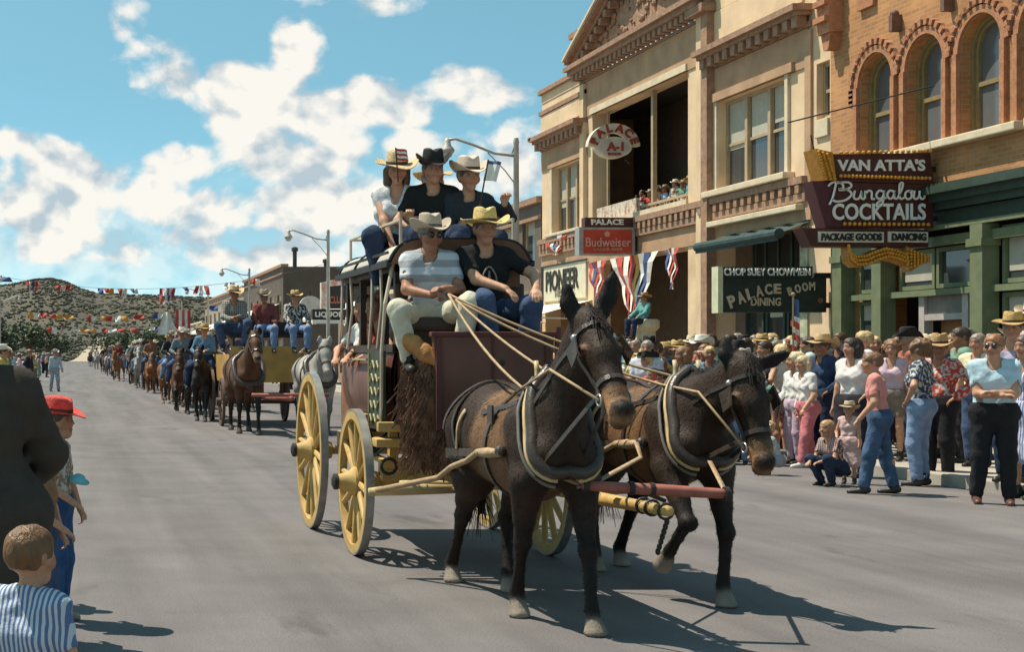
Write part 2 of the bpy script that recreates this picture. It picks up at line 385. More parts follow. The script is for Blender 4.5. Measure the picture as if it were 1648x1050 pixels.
# ------------------------------------------------------------------ ground, road, hills
def brick_mat(name, c1, c2, mortar, sc=1.0, rough=.85):
    m = mat(name, c1, rough=rough, amt=.2, scale=1.2, bump=.2, bscale=40); nt = m.node_tree; N = nt.nodes.new; L = nt.links.new
    vm = [n for n in nt.nodes if n.type == 'VECT_MATH'][0]; tc = [n for n in nt.nodes if n.type == 'TEX_COORD'][0]
    sp = N('ShaderNodeSeparateXYZ'); cb = N('ShaderNodeCombineXYZ'); L(tc.outputs['Object'], sp.inputs[0])
    ad = N('ShaderNodeMath'); L(sp.outputs[0], ad.inputs[0]); L(sp.outputs[1], ad.inputs[1]); L(ad.outputs[0], cb.inputs[0]); L(sp.outputs[2], cb.inputs[1])
    bt = N('ShaderNodeTexBrick'); L(cb.outputs[0], bt.inputs[0]); bt.inputs['Color1'].default_value = (*c1, 1); bt.inputs['Color2'].default_value = (*c2, 1); bt.inputs['Mortar'].default_value = (*mortar, 1)
    bt.inputs['Scale'].default_value = 1/sc; bt.inputs['Brick Width'].default_value = .22; bt.inputs['Row Height'].default_value = .075; bt.inputs['Mortar Size'].default_value = .008
    L(bt.outputs[0], vm.inputs[0]); return m
def asphalt():
    m = mat('asphalt', (.140, .125, .119), rough=.9, amt=.16, scale=1.1, bump=.35, bscale=55, spec=.25, detail=12); nt = m.node_tree; N = nt.nodes.new; L = nt.links.new
    vm = [n for n in nt.nodes if n.type == 'VECT_MATH'][0]; tc = [n for n in nt.nodes if n.type == 'TEX_COORD'][0]; src = vm.inputs[0].links[0].from_socket
    def streak(scale, loc, lo, hi, a, b, rough=.6):
        nonlocal src
        mp = N('ShaderNodeMapping'); mp.inputs['Scale'].default_value = scale; mp.inputs['Location'].default_value = loc; L(tc.outputs['Object'], mp.inputs[0])
        nz = N('ShaderNodeTexNoise'); nz.inputs['Scale'].default_value = 1; nz.inputs['Detail'].default_value = 7; nz.inputs['Roughness'].default_value = rough; nz.inputs['Distortion'].default_value = .3; L(mp.outputs[0], nz.inputs[0])
        r = N('ShaderNodeMapRange'); L(nz.outputs[0], r.inputs[0]); r.inputs[1].default_value = lo; r.inputs[2].default_value = hi; r.inputs[3].default_value = a; r.inputs[4].default_value = b
        v = N('ShaderNodeVectorMath'); v.operation = 'SCALE'; L(src, v.inputs[0]); L(r.outputs[0], v.inputs['Scale']); src = v.outputs[0]
    streak((1.5, .07, 1), (0, 0, 0), .3, .7, .78, 1.18)          # traffic polish and drips along the lanes
    streak((.5, .12, 1), (4, 2, 0), .35, .65, .93, 1.07)          # old patches
    streak((70, 70, 1), (1, 7, 0), .3, .7, .72, 1.3, .8)         # aggregate
    streak((1.1, .55, 1), (8, 3, 0), .62, .70, 1, .70)           # oil blots
    mp = N('ShaderNodeMapping'); mp.inputs['Scale'].default_value = (.33, .22, 1); L(tc.outputs['Object'], mp.inputs[0])
    wn = N('ShaderNodeTexNoise'); wn.inputs['Scale'].default_value = 2.5; wn.inputs['Detail'].default_value = 8; L(mp.outputs[0], wn.inputs[0])
    ms = N('ShaderNodeVectorMath'); ms.operation = 'MULTIPLY_ADD'; L(wn.outputs['Color'], ms.inputs[0]); ms.inputs[1].default_value = (.5, .5, 0); L(mp.outputs[0], ms.inputs[2])
    vo = N('ShaderNodeTexVoronoi'); vo.feature = 'DISTANCE_TO_EDGE'; vo.inputs['Scale'].default_value = 1; L(ms.outputs[0], vo.inputs[0])
    r = N('ShaderNodeMapRange'); L(vo.outputs['Distance'], r.inputs[0]); r.inputs[1].default_value = .002; r.inputs[2].default_value = .008; r.inputs[3].default_value = .93; r.inputs[4].default_value = 1
    v = N('ShaderNodeVectorMath'); v.operation = 'SCALE'; L(src, v.inputs[0]); L(r.outputs[0], v.inputs['Scale']); src = v.outputs[0]
    L(src, vm.inputs[0]); return m
MA = asphalt()
def quad(x0, x1, y0, y1, z, nx=1, ny=1): return MB().sheet(lambda u, v: (x0+(x1-x0)*u, y0+(y1-y0)*v, z), nx, ny)
struct(quad(-1500, 1500, -60, 2600, -.16).build('ground', mat('dry_earth', (.17, .13, .08), scale=.05, amt=.3, detail=10, col2=(.10, .10, .05), thr=.5)))
KL, KR, FX = -5.7, 10.2, 14.0
struct(quad(KL, KR, -30, 330, 0).build('road', MA))
mconc = mat('concrete', (.36, .31, .25), rough=.9, amt=.2, scale=.8, bump=.2, bscale=30)
mkerb = mat('kerb_stone', (.34, .30, .25), rough=.9, amt=.2, scale=2)
for nm, x0, x1, k0, k1 in (('pavement', KR+.16, 30, KR, KR+.16), ('pavement', -14, KL-.16, KL-.16, KL)):
    struct(MB().box(x0, x1, -30, 330, -.15, .13).build(nm, mconc)); struct(MB().box(k0, k1, -30, 330, -.15, .136, .02).build('kerb', mkerb))

RIDGE = [(-2500, 470), (-900, 466), (-300, 462), (-60, 468), (0, 465), (40, 460), (62, 455), (85, 453), (105, 458), (125, 468), (150, 477), (200, 479), (300, 483), (400, 489), (600, 496), (1000, 500), (3000, 505)]
def ridge_z(X, Y=800.0):
    x = VX + X*F_PX/Y; y = np.interp(x, [p[0] for p in RIDGE], [p[1] for p in RIDGE]); return EYE + (VY - y)*Y/F_PX
rng = np.random.default_rng(3)
def hnoise(X, Y):
    return sum(a*math.sin(X*f*1.0+p)*math.cos(Y*f*.8+p*1.7) for a, f, p in ((1.6, .021, 1), (1.1, .047, 2.2), (.7, .093, .4), (.4, .19, 3)))
def hill_z(X, Y):
    t = min(1, max(0, (Y-330)/470)); t = t*t*(3-2*t) if t < 1 else max(.2, 1-(Y-800)/900)
    lane = math.exp(-((X-3)/9)**2)*max(0, 1-(Y-330)/230)
    return -.2 + (ridge_z(X)+.2)*t + hnoise(X, Y)*min(1, max(0, (Y-340)/80))*(1-lane)*(1 if Y < 700 else .35)
hb = MB().sheet(lambda u, v: ((u-.3)*2600, 330+v*900, hill_z((u-.3)*2600, 330+v*900)), 260, 90)
struct(hb.build('hills', mat('hill_scrub', (.075, .052, .026), scale=.12, amt=.35, detail=14, col2=(.050, .043, .020), thr=.50), smooth=True))
dr = MB().sheet(lambda u, v: (-1+5*v+u*9, 331+u*150, hill_z(-1+5*v+u*9, 331+u*150)+.25), 30, 4)
struct(dr.build('dirt_road', mat('pale_dirt', (.36, .28, .19), scale=.3)))
def leafy(b, c, r, n, ls, rnd, flat=.8):
    for _ in range(n):
        d = Vector((rnd.gauss(0, 1), rnd.gauss(0, 1), rnd.gauss(0, 1))).normalized()*(rnd.random()**.45)
        p = Vector(c) + Vector((d.x*r, d.y*r, d.z*r*flat)); a = Vector((rnd.gauss(0, 1), rnd.gauss(0, 1), rnd.gauss(0, .7))).normalized()*ls; q = a.orthogonal().normalized()*ls*.7
        q.rotate(Matrix.Rotation(rnd.random()*6.28, 3, a.normalized())); b.add([p-a, p+q*.8, p+a, p-q*.8], [(0, 1, 2, 3)])
rnd = random.Random(5)
b = MB()
for i in range(9000):                                              # far-off juniper scrub, reads as one mass
    Y = 345 + 470*rnd.random()**.8; X = (rnd.uniform(-30, 520)-VX)*Y/F_PX; s_ = rnd.uniform(.3, .95)
    if math.exp(-((X-3-(Y-331)*.06)/5)**2)*max(0, 1-(Y-330)/160) > .4: continue
    z = hill_z(X, Y); b.ball((X, Y, z+s_*.25), (s_*rnd.uniform(.8, 1.3), s_, s_*rnd.uniform(.4, .7)), 5, 3)
tag(b.build('hillside_scrub', mat('scrub_leaf', (.044, .042, .017), scale=.2, amt=.5, col2=(.062, .048, .024), thr=.58)), 'dark green scrub covering the far hillside', 'scrub', kind='stuff')

# ------------------------------------------------------------------ trees at the far end of the street
mbark = mat('bark', (.14, .10, .07), scale=12, bump=.5)
mleaf = [mat('tree_leaf_dark', (.052, .07, .034), scale=2, amt=.45), mat('tree_leaf_light', (.085, .10, .05), scale=2, amt=.4)]
def tree(x, y, h, w, seed, label, light=0, ls=.28, n=900):
    rd = random.Random(seed); t = thing('street_tree', label, 'tree', (x, y, 0), 0, 'trees at the far end of the street')
    b = MB(); b.tube([(0, 0, -.1), (.05, 0, h*.25), (.1, .05, h*.5), (0, .1, h*.72)], [w*.07, w*.05, w*.04, w*.02], 8)
    for k in range(6):
        a = rd.random()*6.28; z = h*rd.uniform(.3, .6); b.tube([(0.05, .03, z), (math.cos(a)*w*.2, math.sin(a)*w*.2, z+h*.12), (math.cos(a)*w*.36, math.sin(a)*w*.36, z+h*.2)], [w*.03, w*.02, w*.008], 6)
    b.build('trunk', mbark, t); c = MB()
    for k in range(11):
        a = rd.random()*6.28; rr = w*.34*rd.random(); c.mi = 1 if rd.random() < .3 + .4*light else 0
        leafy(c, (math.cos(a)*rr, math.sin(a)*rr, h*rd.uniform(.45, .85)), w*rd.uniform(.16, .26), n//11, ls, rd)
    c.build('crown', mleaf, t)
for i, (px, Y, h, w) in enumerate([(8, 150, 5.5, 5), (48, 170, 6, 6), (75, 235, 6.5, 7), (95, 290, 6, 6), (170, 300, 7, 8), (205, 270, 6, 7), (238, 240, 6, 7), (270, 210, 6.5, 7), (310, 190, 6.5, 8), (-14, 120, 6, 5)]):
    tree((px-VX)*Y/F_PX, Y, h, w, 20+i, ['short bushy tree beside the far crowd', 'dusty green tree below the knoll', 'dark tree under the hill peak', 'small round tree at the road end', 'spreading tree right of the road end', 'green tree behind the farthest riders',
        'pale tree behind the mounted riders', 'tree behind the middle riders', 'broad tree beside the far shops', 'tree on the kerb at the picture edge'][i], i % 2)

# ------------------------------------------------------------------ facade helpers (fronts face -X at X = FX)
mcream = mat('cream_plaster', (.68, .485, .30), rough=.85, amt=.16, scale=1.5, bump=.2, col2=(.58, .40, .24), thr=.63)
mbrown = mat('brown_pressed_brick', (.43, .26, .15), rough=.85, amt=.2, scale=2.2, bump=.35, bscale=22)
mdkbrown = mat('brown_cornice', (.32, .185, .115), rough=.8, amt=.3, scale=7, bump=.5, bscale=25)
mstone = mat('pale_stone', (.62, .50, .34), rough=.85, amt=.15, scale=4, bump=.2)
mwood = mat('window_wood', (.40, .29, .17), rough=.6, amt=.15, scale=8)
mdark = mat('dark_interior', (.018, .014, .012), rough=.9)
mglass = mat('window_glass', (.05, .055, .055), rough=.08, amt=.15, scale=1.5, spec=.8)
mblind = mat('window_blind', (.42, .38, .30), rough=.8, amt=.1)
mroof = mat('roof_tar', (.08, .07, .065), rough=.95)
mgreen = mat('green_painted_wood', (.15, .17, .09), rough=.7, amt=.2, scale=5, bump=.1)
mdkgreen = mat('dark_green_cornice', (.035, .055, .04), rough=.6, amt=.3, scale=5)
def slab(b, x0, x1, ys, zs, hole):
    """wall of thickness x0..x1 on a grid of ys, zs with open cells where hole(y,z) of the cell centre"""
    ys = sorted(set(round(y, 4) for y in ys)); zs = sorted(set(round(z, 4) for z in zs)); n, m = len(ys)-1, len(zs)-1
    F = [[not hole((ys[i]+ys[i+1])/2, (zs[j]+zs[j+1])/2) for j in range(m)] for i in range(n)]; g = lambda i, j: 0 <= i < n and 0 <= j < m and F[i][j]
    for i in range(n):
        for j in range(m):
            if not F[i][j]: continue
            a, c, d, e = ys[i], ys[i+1], zs[j], zs[j+1]
            b.add([(x0, a, d), (x0, c, d), (x0, c, e), (x0, a, e)], [(0, 3, 2, 1)]); b.add([(x1, a, d), (x1, c, d), (x1, c, e), (x1, a, e)], [(0, 1, 2, 3)])
            for (p, q, r_, s_, ok) in ((a, d, a, e, g(i-1, j)), (c, d, c, e, g(i+1, j)), (a, d, c, d, g(i, j-1)), (a, e, c, e, g(i, j+1))):
                if not ok: b.add([(x0, p, q), (x1, p, q), (x1, r_, s_), (x0, r_, s_)], [(0, 1, 2, 3)])
def sash_window(parent, y0, y1, z0, z1, x, lights=1, label=None, blind=.55, wood=None, fr=.07, split=True, glass=None):
    """window set in an opening: frame > panes, blind"""
    wood = wood or mwood; b = MB(); b.box(x, x+.1, y0, y0+fr, z0, z1); b.box(x, x+.1, y1-fr, y1, z0, z1); b.box(x+.003, x+.097, y0+fr, y1-fr, z0, z0+fr); b.box(x+.003, x+.097, y0+fr, y1-fr, z1-fr, z1)
    w = (y1-y0)/lights
    for i in range(1, lights): b.box(x-.03, x+.094, y0+w*i-fr*.8, y0+w*i+fr*.8, z0+fr, z1-fr)
    if split: b.box(x+.02, x+.09, y0+fr, y1-fr, (z0+z1)/2-.03, (z0+z1)/2+.03)
    f = b.build('window', wood, parent); MB().box(x+.06, x+.075, y0+fr*.5, y1-fr*.5, z0+fr*.5, z1-fr*.5).build('pane', glass or mglass, f)
    if blind:
        bl = MB()
        for i in range(lights): bl.box(x+.05, x+.057, y0+w*i+fr+.02, y0+w*(i+1)-fr-.02, z1-fr-(z1-z0)*blind*(.75+.3*((i*7) % 3)/2), z1-fr)
        bl.build('blind', mblind, f)
    return f
def dentils(b, x0, x1, y0, y1, z0, z1, pitch=.22, w=.12):
    n = int((y1-y0)/pitch)
    for i in range(n): yy = y0 + (i+.25)*(y1-y0)/n; b.box(x0, x1, yy, yy+w, z0, z1)
def cornice(b, y0, y1, z, h, out, x=FX, steps=4):
    for i in range(steps):
        f = (i+1)/steps; b.box(x-out*f**1.3, x, y0-out*f*.2, y1+out*f*.2, z+h*i/steps, z+h*(i+1)/steps)

# ------------------------------------------------------------------ two-storey saloon with a pedimented balcony
pal = thing('saloon_building', 'cream and brown two-storey saloon with a pedimented balcony over the street', 'building', (0, 0, 0))
yA, yB, yC, yD, yE, yF = 26.35, 27.1, 31.35, 32.45, 38.75, 42.5           # narrow bay | right wing | pier | balcony bay | left wing
RW, LW = (27.95, 30.9, 5.1, 7.0), (39.2, 41.5, 5.05, 6.95)
def hole_pal(y, z):
    inr = lambda w: w[0] < y < w[1] and w[2] < z < w[3]
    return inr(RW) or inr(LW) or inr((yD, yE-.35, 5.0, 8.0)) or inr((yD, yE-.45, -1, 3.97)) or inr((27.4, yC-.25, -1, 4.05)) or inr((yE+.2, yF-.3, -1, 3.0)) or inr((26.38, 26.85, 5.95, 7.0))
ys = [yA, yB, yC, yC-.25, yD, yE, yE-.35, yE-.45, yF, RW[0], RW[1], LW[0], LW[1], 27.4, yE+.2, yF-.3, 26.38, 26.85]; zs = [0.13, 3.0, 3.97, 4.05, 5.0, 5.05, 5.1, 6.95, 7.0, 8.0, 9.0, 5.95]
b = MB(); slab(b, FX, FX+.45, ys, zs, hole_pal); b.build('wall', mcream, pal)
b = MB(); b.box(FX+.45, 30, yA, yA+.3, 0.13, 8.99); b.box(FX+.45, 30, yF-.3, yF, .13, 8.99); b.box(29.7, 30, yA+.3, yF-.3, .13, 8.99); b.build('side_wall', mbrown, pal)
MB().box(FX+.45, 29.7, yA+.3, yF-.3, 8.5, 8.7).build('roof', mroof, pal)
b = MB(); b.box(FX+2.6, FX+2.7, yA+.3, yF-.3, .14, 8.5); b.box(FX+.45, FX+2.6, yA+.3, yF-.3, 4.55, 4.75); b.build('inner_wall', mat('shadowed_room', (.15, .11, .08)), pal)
b = MB(); B_ = b.box; b.box = lambda *a: B_(*a) if b.sep() else 0   # brown brick skins over the plaster
b.box(FX-.03, FX, yC+.0, yE, 8.0, 8.95); b.box(FX-.03, FX, yB, yC, 7.02, 7.75); b.box(FX-.03, FX, yE, yF, 6.97, 7.55)
b.box(FX-.03, FX, yC+.02, yE, 4.0, 4.45); b.box(FX-.03, FX, yB, yC, 4.1, 4.3); b.box(FX-.03, FX, yE, yF, 4.15, 4.5); b.box(FX-.05, FX, yB-.12, yB+.1, 4.1, 7.7)
b.build('brick_panel', mbrown, pal)
b = MB()                                                           # corbelled bands below the second floor windows
for (a, c) in ((yC, yE), (yB, yC-.02), (yE+.02, yF)):
    b.sep(); b.box(FX-.1, FX, a, c, 4.46, 4.62); b.box(FX-.07, FX, a, c, 4.62, 4.80); b.box(FX-.16, FX, a, c, 4.80, 4.94); dentils(b, FX-.15, FX-.07, a+.05, c-.05, 4.63, 4.79, .3, .15)
b.build('corbel_band', mdkbrown, pal)
b = MB(); B_ = b.box; b.box = lambda *a: B_(*a) if b.sep() else 0; b.box(FX-.24, FX-.0, RW[0]-.3, RW[1]+.35, 4.955, 5.09, .02); b.box(FX-.2, FX, LW[0]-.25, LW[1]+.25, 4.955, 5.04, .02); b.box(FX-.22, FX, yB+.1, yC-.3, 4.30, 4.42, .02); b.box(FX-.05, FX, 26.38, 26.85, 5.6, 5.93, .01)
b.build('window_sill', mstone, pal)
b = MB()                                                           # main cornices with dentils and brackets
for (a, c, z) in ((yB-.1, yC-.0, 7.76), (yE+.05, yF, 7.56)):
    b.sep(); b.box(FX-.06, FX, a, c, z, z+.1); dentils(b, FX-.26, FX-.06, a, c, z+.02, z+.22, .34, .2); b.box(FX-.3, FX, a, c, z+.22, z+.30); b.box(FX-.4, FX, a-.05, c+.05, z+.30, z+.42)
cornice(b, yF-.02, yF+.06, 7.6, .4, .4)
b.sep(); b.box(FX-.05, FX, yD-1.1, yE+.5, 8.96, 9.03); dentils(b, FX-.3, FX-.05, yC, yE+.5, 9.03, 9.2, .3, .17); b.box(FX-.36, FX, yC-.1, yE+.6, 9.2, 9.32); b.box(FX-.46, FX, yC-.15, yE+.65, 9.32, 9.44)
b.build('cornice', mdkbrown, pal)
b = MB(); B_ = b.box; b.box = lambda *a: B_(*a) if b.sep() else 0; b.box(FX-.02, FX+.35, yB, yC, 9.0, 9.45); b.box(FX-.04, FX, yB+.2, yC-.2, 8.3, 8.98); b.box(FX-.02, FX+.35, yE, yF, 9.0, 9.25); b.box(FX-.06, FX, yE+.1, yF-.05, 8.12, 8.62); b.build('parapet', mcream, pal)
b = MB(); B_ = b.box; b.box = lambda *a: B_(*a) if b.sep() else 0; b.box(FX-.12, FX+.45, yB-.2, yC+.05, 9.45, 9.62, .02); b.box(FX-.09, FX+.0, yE+.02, yF+.06, 8.64, 8.76); b.box(FX-.12, FX+.45, yE+.66, yF+.08, 9.25, 9.4, .02); b.build('coping', mdkbrown, pal)
yM = (yC + yE)/2 + .25                                              # pediment
b = MB(); b.prism([(yC+.1, 9.44), (yE+.4, 9.44), (yM, 11.15)], 'x', FX+.02, FX+.4); b.build('pediment', mdkbrown, pal)
b = MB(); rr = random.Random(2)
for k in range(90):                                                # moulded foliage relief in the tympanum
    y = rr.uniform(yC+.7, yE-.4); top = 9.55 + (1-abs(y-yM)/((yE-yC)/2))*1.45; z = rr.uniform(9.5, max(9.55, top)); s_ = rr.uniform(.05, .13); b.ball((FX-.0, y, z), (s_*.6, s_, s_*.8), 7, 5)
b.build('relief_pattern', mat('relief_stone', (.27, .15, .09), amt=.3, bump=.4), pal)
b = MB()
for (ya, yb) in ((yC-.15, yM), (yE+.65, yM)):
    b.sep()
    dv = Vector((0, yb-ya, 11.32-9.5)); nn = Vector((0, -dv.z, dv.y)).normalized()*(1 if ya < yb else -1)
    for (o, h_, xo) in ((-.02, .12, .26), (.1, .1, .4), (.2, .07, .46)):
        b.mi = 1 if o > .15 else 0
        a = Vector((0, ya, 9.44)) + nn*o; c = Vector((0, yb, 11.25)) + nn*o; b.add([(FX-xo, a.y, a.z), (FX+.4, a.y, a.z), (FX+.4, c.y, c.z), (FX-xo, c.y, c.z)] + [(FX-xo, *(a+nn*h_).yz), (FX+.4, *(a+nn*h_).yz), (FX+.4, *(c+nn*h_).yz), (FX-xo, *(c+nn*h_).yz)], [(0, 1, 2, 3), (7, 6, 5, 4), (0, 4, 5, 1), (1, 5, 6, 2), (2, 6, 7, 3), (3, 7, 4, 0)])
    for k in range(12):
        q = Vector((0, ya, 9.42)).lerp(Vector((0, yb, 11.2)), (k+.6)/12.6); b.mi = 0; b.box(FX-.24, FX+.0, q.y-.09, q.y+.09, q.z-.2, q.z-.03)
b.build('raking_cornice', [mdkbrown, mstone], pal)
b = MB(); b.sep(); b.box(FX-.12, FX, yC-.0, yC+.42, .13, 9.7); b.sep(); b.box(FX-.12, FX, yE+.02, yE+.3, 5.0, 8.9); b.build('pier', mcream, pal)
b = MB(); b.sep(); b.box(FX-.2, FX, yC-.3, yC-.002, .13, 9.8); b.box(FX-.34, FX, yC-.36, yC+.5, 9.02, 9.2); b.box(FX-.42, FX, yC-.42, yC+.55, 9.5, 9.75); b.sep(); b.box(FX-.18, FX+.4, yE+.2, yE+.7, 9.5, 10.25); b.box(FX-.26, FX+.4, yE+.12, yE+.78, 10.25, 10.4)
b.build('pier_capital', mdkbrown, pal)
sash_window(pal, *RW, FX+.15, 3, blind=.5); sash_window(pal, *LW, FX+.15, 3, blind=.55); sash_window(pal, 26.38, 26.85, 5.95, 7.0, FX+.12, 1, blind=0)
b = MB()                                                           # window surrounds and balcony trim
for w in (RW, LW):
    b.sep(); b.box(FX-.06, FX, w[0]-.12, w[0], w[2], w[3]+.02); b.sep(); b.box(FX-.06, FX, w[1], w[1]+.18, w[2], w[3]+.02)
b.sep(); b.box(FX-.07, FX+.02, yD-.02, yE-.3, 8.0, 8.16); b.sep(); b.box(FX-.05, FX+.1, yD-.0, yE-.35, 4.96, 5.08)
b.build('window_surround', mstone, pal)
b = MB(); b.sep(); b.box(FX-.1, FX, RW[0]-.35, RW[1]+.4, 7.02, 7.2); b.sep(); b.box(FX-.08, FX, LW[0]-.25, LW[1]+.3, 6.97, 7.12); b.build('lintel', mbrown, pal)
b = MB(); b.box(FX+.18, FX+.28, yD+2.4, yD+2.52, 5.0, 8.0); b.box(FX+.2, FX+.26, yE-.9, yE-.84, 5, 8); b.box(FX+.16, FX+.22, yD, yE-.35, 5.2, 5.26)
for k in range(22): b.box(FX+.17, FX+.2, yD+.1+k*.265, yD+.13+k*.265, 5.05, 5.2)
b.build('balcony_rail', mwood, pal)
b = MB()                                                           # streamers of bunting on the balcony rail
b.box(FX+.06, FX+.14, yD+3.1, yE-.5, 5.1, 5.45); b.build('railing_cloth', mat('pale_cloth', (.6, .52, .4), scale=14, col2=(.35, .12, .08), thr=.56), pal)
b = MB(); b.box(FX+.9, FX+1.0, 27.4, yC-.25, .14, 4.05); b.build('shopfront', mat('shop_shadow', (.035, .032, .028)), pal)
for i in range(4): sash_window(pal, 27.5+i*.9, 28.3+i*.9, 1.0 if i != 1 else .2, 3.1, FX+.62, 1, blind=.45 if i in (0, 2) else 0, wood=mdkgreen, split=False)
b = MB(); b.box(FX+.6, FX+.68, 27.4, yC-.25, 3.15, 3.3); b.box(FX+.6, FX+.68, 27.4, 27.5, .14, 4.0)
for i in range(6): b.box(FX+.62, FX+.67, 27.9+i*.55, 27.96+i*.55, 3.3, 4.05)
b.build('shopfront_frame', mdkgreen, pal)
b = MB(); b.box(FX-.04, FX+.35, yB+.02, 27.4, .13, 4.0); b.build('painted_jamb', mat('pale_green_paint', (.30, .33, .20), scale=6, amt=.3, col2=(.5, .46, .34), thr=.55), pal)
b = MB(); b.sheet(lambda u, v: (13.4+.6*u, 27.05+3.55*v, 3.84+.24*u+.02*math.sin(v*30)), 5, 24); b.tube([(13.4, 27.05, 3.84), (13.4, 30.6, 3.84)], .1, 10); b.sheet(lambda u, v: (13.36, 27.05+3.55*v, 3.84-.14*u), 2, 60)
tag(b.build('shop_awning', mat('teal_canvas', (.028, .052, .050), scale=5, amt=.35)), 'faded teal canvas awning rolled out over the dining room shopfront', 'awning')

# ------------------------------------------------------------------ brick building with arched windows
van = thing('brick_building', 'orange brick building with round-arched windows and green shopfront', 'building')
mbrick = brick_mat('orange_brick', (.50, .22, .08), (.37, .155, .055), (.38, .25, .14))
mhood = mat('hood_brick', (.40, .17, .08), amt=.3, scale=9, bump=.4); mhoodd = mat('hood_dark', (.16, .08, .05), amt=.3, scale=9)
WC = [24.8, 23.37, 21.94, 20.5, 19.06, 17.6]; WR, ZS, ZB = .5, 6.27, 4.98
y0, y1 = 15.0, 26.3
b = MB(); ysv = [y0, y1]; zsv = [4.24, ZB, ZS, ZS+WR, 9.6]
for c in WC: ysv += [c-WR, c+WR]
slab(b, FX-.03, FX+.4, ysv, zsv, lambda y, z: any(abs(y-c) < WR for c in WC) and ZB < z < ZS+WR)
for c in WC:                                                       # spandrels round each arch
    arc = [(c+WR*math.cos(t), ZS+WR*math.sin(t)) for t in [math.pi*i/16 for i in range(17)]]
    for i in range(16): b.prism([arc[i], (arc[i][0], ZS+WR), (arc[i+1][0], ZS+WR), arc[i+1]], 'x', FX-.03, FX+.4)
b.build('wall', mbrick, van)
b = MB(); b.box(FX+.4, 30, y1-.3, y1, .13, 9.6); b.box(29.7, 30, y0, y1-.3, .13, 9.6); b.box(FX+.4, 30, y0, y0+.3, .13, 9.6); b.build('side_wall', mbrick, van); MB().box(FX+.4, 29.7, y0+.3, y1-.3, 9, 9.2).build('roof', mroof, van)
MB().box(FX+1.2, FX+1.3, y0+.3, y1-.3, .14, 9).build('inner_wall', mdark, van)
b = MB(); bd = MB()
for c in WC:
    for i in range(28):
        t = math.pi*(i+.5)/28; 
        for (r0, r1, o, bb) in ((.52, .64, .05, b), (.66, .76, .09 if i % 2 else .05, b if i % 2 else bd)):
            dt = math.pi/28*.5; bb.prism([(c+r0*math.cos(t-dt), ZS+r0*math.sin(t-dt)), (c+r1*math.cos(t-dt), ZS+r1*math.sin(t-dt)), (c+r1*math.cos(t+dt), ZS+r1*math.sin(t+dt)), (c+r0*math.cos(t+dt), ZS+r0*math.sin(t+dt))], 'x', FX-.03-o, FX-.03)
    for s_ in (-1, 1): b.box(FX-.1, FX-.03, c+s_*.52, c+s_*.63, ZB, ZS)
for i in range(3): bd.box(FX-.1, FX-.03, WC[0]+.66, WC[0]+.77, 6.2-.09*i, 6.25-.09*i)
for c in WC[:-1]: bd.box(FX-.2, FX-.03, c-.715-.05, c-.715+.05, ZS+.72, ZS+1.0); bd.ball((FX-.13, c-.715, ZS+1.02), .07)
b.box(FX-.1, FX-.03, WC[0]+.66, WC[0]+.77, 5.95, 6.28)
b.build('arch_moulding', mhood, van); bd.build('arch_brick_pattern', mhoodd, van)
marchwood = mat('ochre_sash', (.24, .17, .07), amt=.2, scale=8)
for c in WC:
    f = MB()
    for r0, r1, x in ((.43, .5, FX+.12), (.37, .43, FX+.16)):
        arc = [math.pi*i/20 for i in range(21)]
        for i in range(20): f.prism([(c+r0*math.cos(arc[i]), ZS+r0*math.sin(arc[i])), (c+r1*math.cos(arc[i]), ZS+r1*math.sin(arc[i])), (c+r1*math.cos(arc[i+1]), ZS+r1*math.sin(arc[i+1])), (c+r0*math.cos(arc[i+1]), ZS+r0*math.sin(arc[i+1]))], 'x', x, x+.1)
        for s_ in (-1, 1): f.box(x, x+.1, c+s_*r0, c+s_*r1, ZB, ZS)
    f.box(FX+.165, FX+.25, c-.37, c+.37, 5.72, 5.79); f.box(FX+.165, FX+.25, c-.37, c+.37, ZB, ZB+.07)
    f = f.build('window', marchwood, van); pan = MB(); arc = [math.pi*i/20 for i in range(21)]
    pan.prism([(c+.42, ZB+.03)] + [(c+.42*math.cos(t), ZS+.42*math.sin(t)) for t in arc] + [(c-.42, ZB+.03)], 'x', FX+.21, FX+.22); pan.build('pane', mat('grey_glass', (.11, .115, .115), rough=.12, amt=.2, scale=1, spec=.8), f)
b = MB(); b.sep(); b.box(FX-.22, FX-.0, 20.9, 25.45, 4.84, 4.97, .02); b.sep(); b.box(FX-.22, FX, 16.9, 20.7, 4.84, 4.97, .02); b.build('window_sill', mstone, van)
b = MB(); b.sep(); b.box(FX-.3, FX-.03, 25.85, 26.28, 7.4, 9.6); b.prism([(25.9, 7.4), (26.24, 7.4), (26.15, 7.1), (25.99, 7.1)], 'x', FX-.24, FX-.03)
for k in range(6): b.box(FX-.38, FX-.3, 25.86, 26.27, 7.6+k*.3, 7.7+k*.3)
for k in range(9): b.sep(); b.box(FX-.1, FX-.03, 16+k*1.1, 16.5+k*1.1, 7.62+.12*(k % 2), 7.9); 
b.build('brick_bracket', mhood, van)
b = MB(); cornice(b, y0, y1-.05, 3.86, .36, .3, FX-.03, 3); b.box(FX-.25, FX-.03, y0, y1-.05, 4.225, 4.26); b.build('shop_cornice', mdkgreen, van)
b = MB(); b.sep(); b.box(FX-.12, FX-.03, y0, y1-.1, 3.55, 3.62); b.box(FX-.02, FX+.1, y0, y1-.1, 3.3, 3.45); b.box(FX-.02, FX+.1, y0, y1-.1, 2.5, 2.6)
for (a, c) in ((25.7, 26.0), (24.45, 24.73), (21.72, 22.02), (19.45, 19.73), (16.85, 17.15)): b.sep(); b.box(FX-.16, FX+.1, a, c, .13, 3.54); b.box(FX-.2, FX+.1, a-.04, c+.04, .13, .5); b.box(FX-.2, FX+.1, a-.04, c+.04, 3.2, 3.32)
b.build('shopfront_column', mgreen, van)
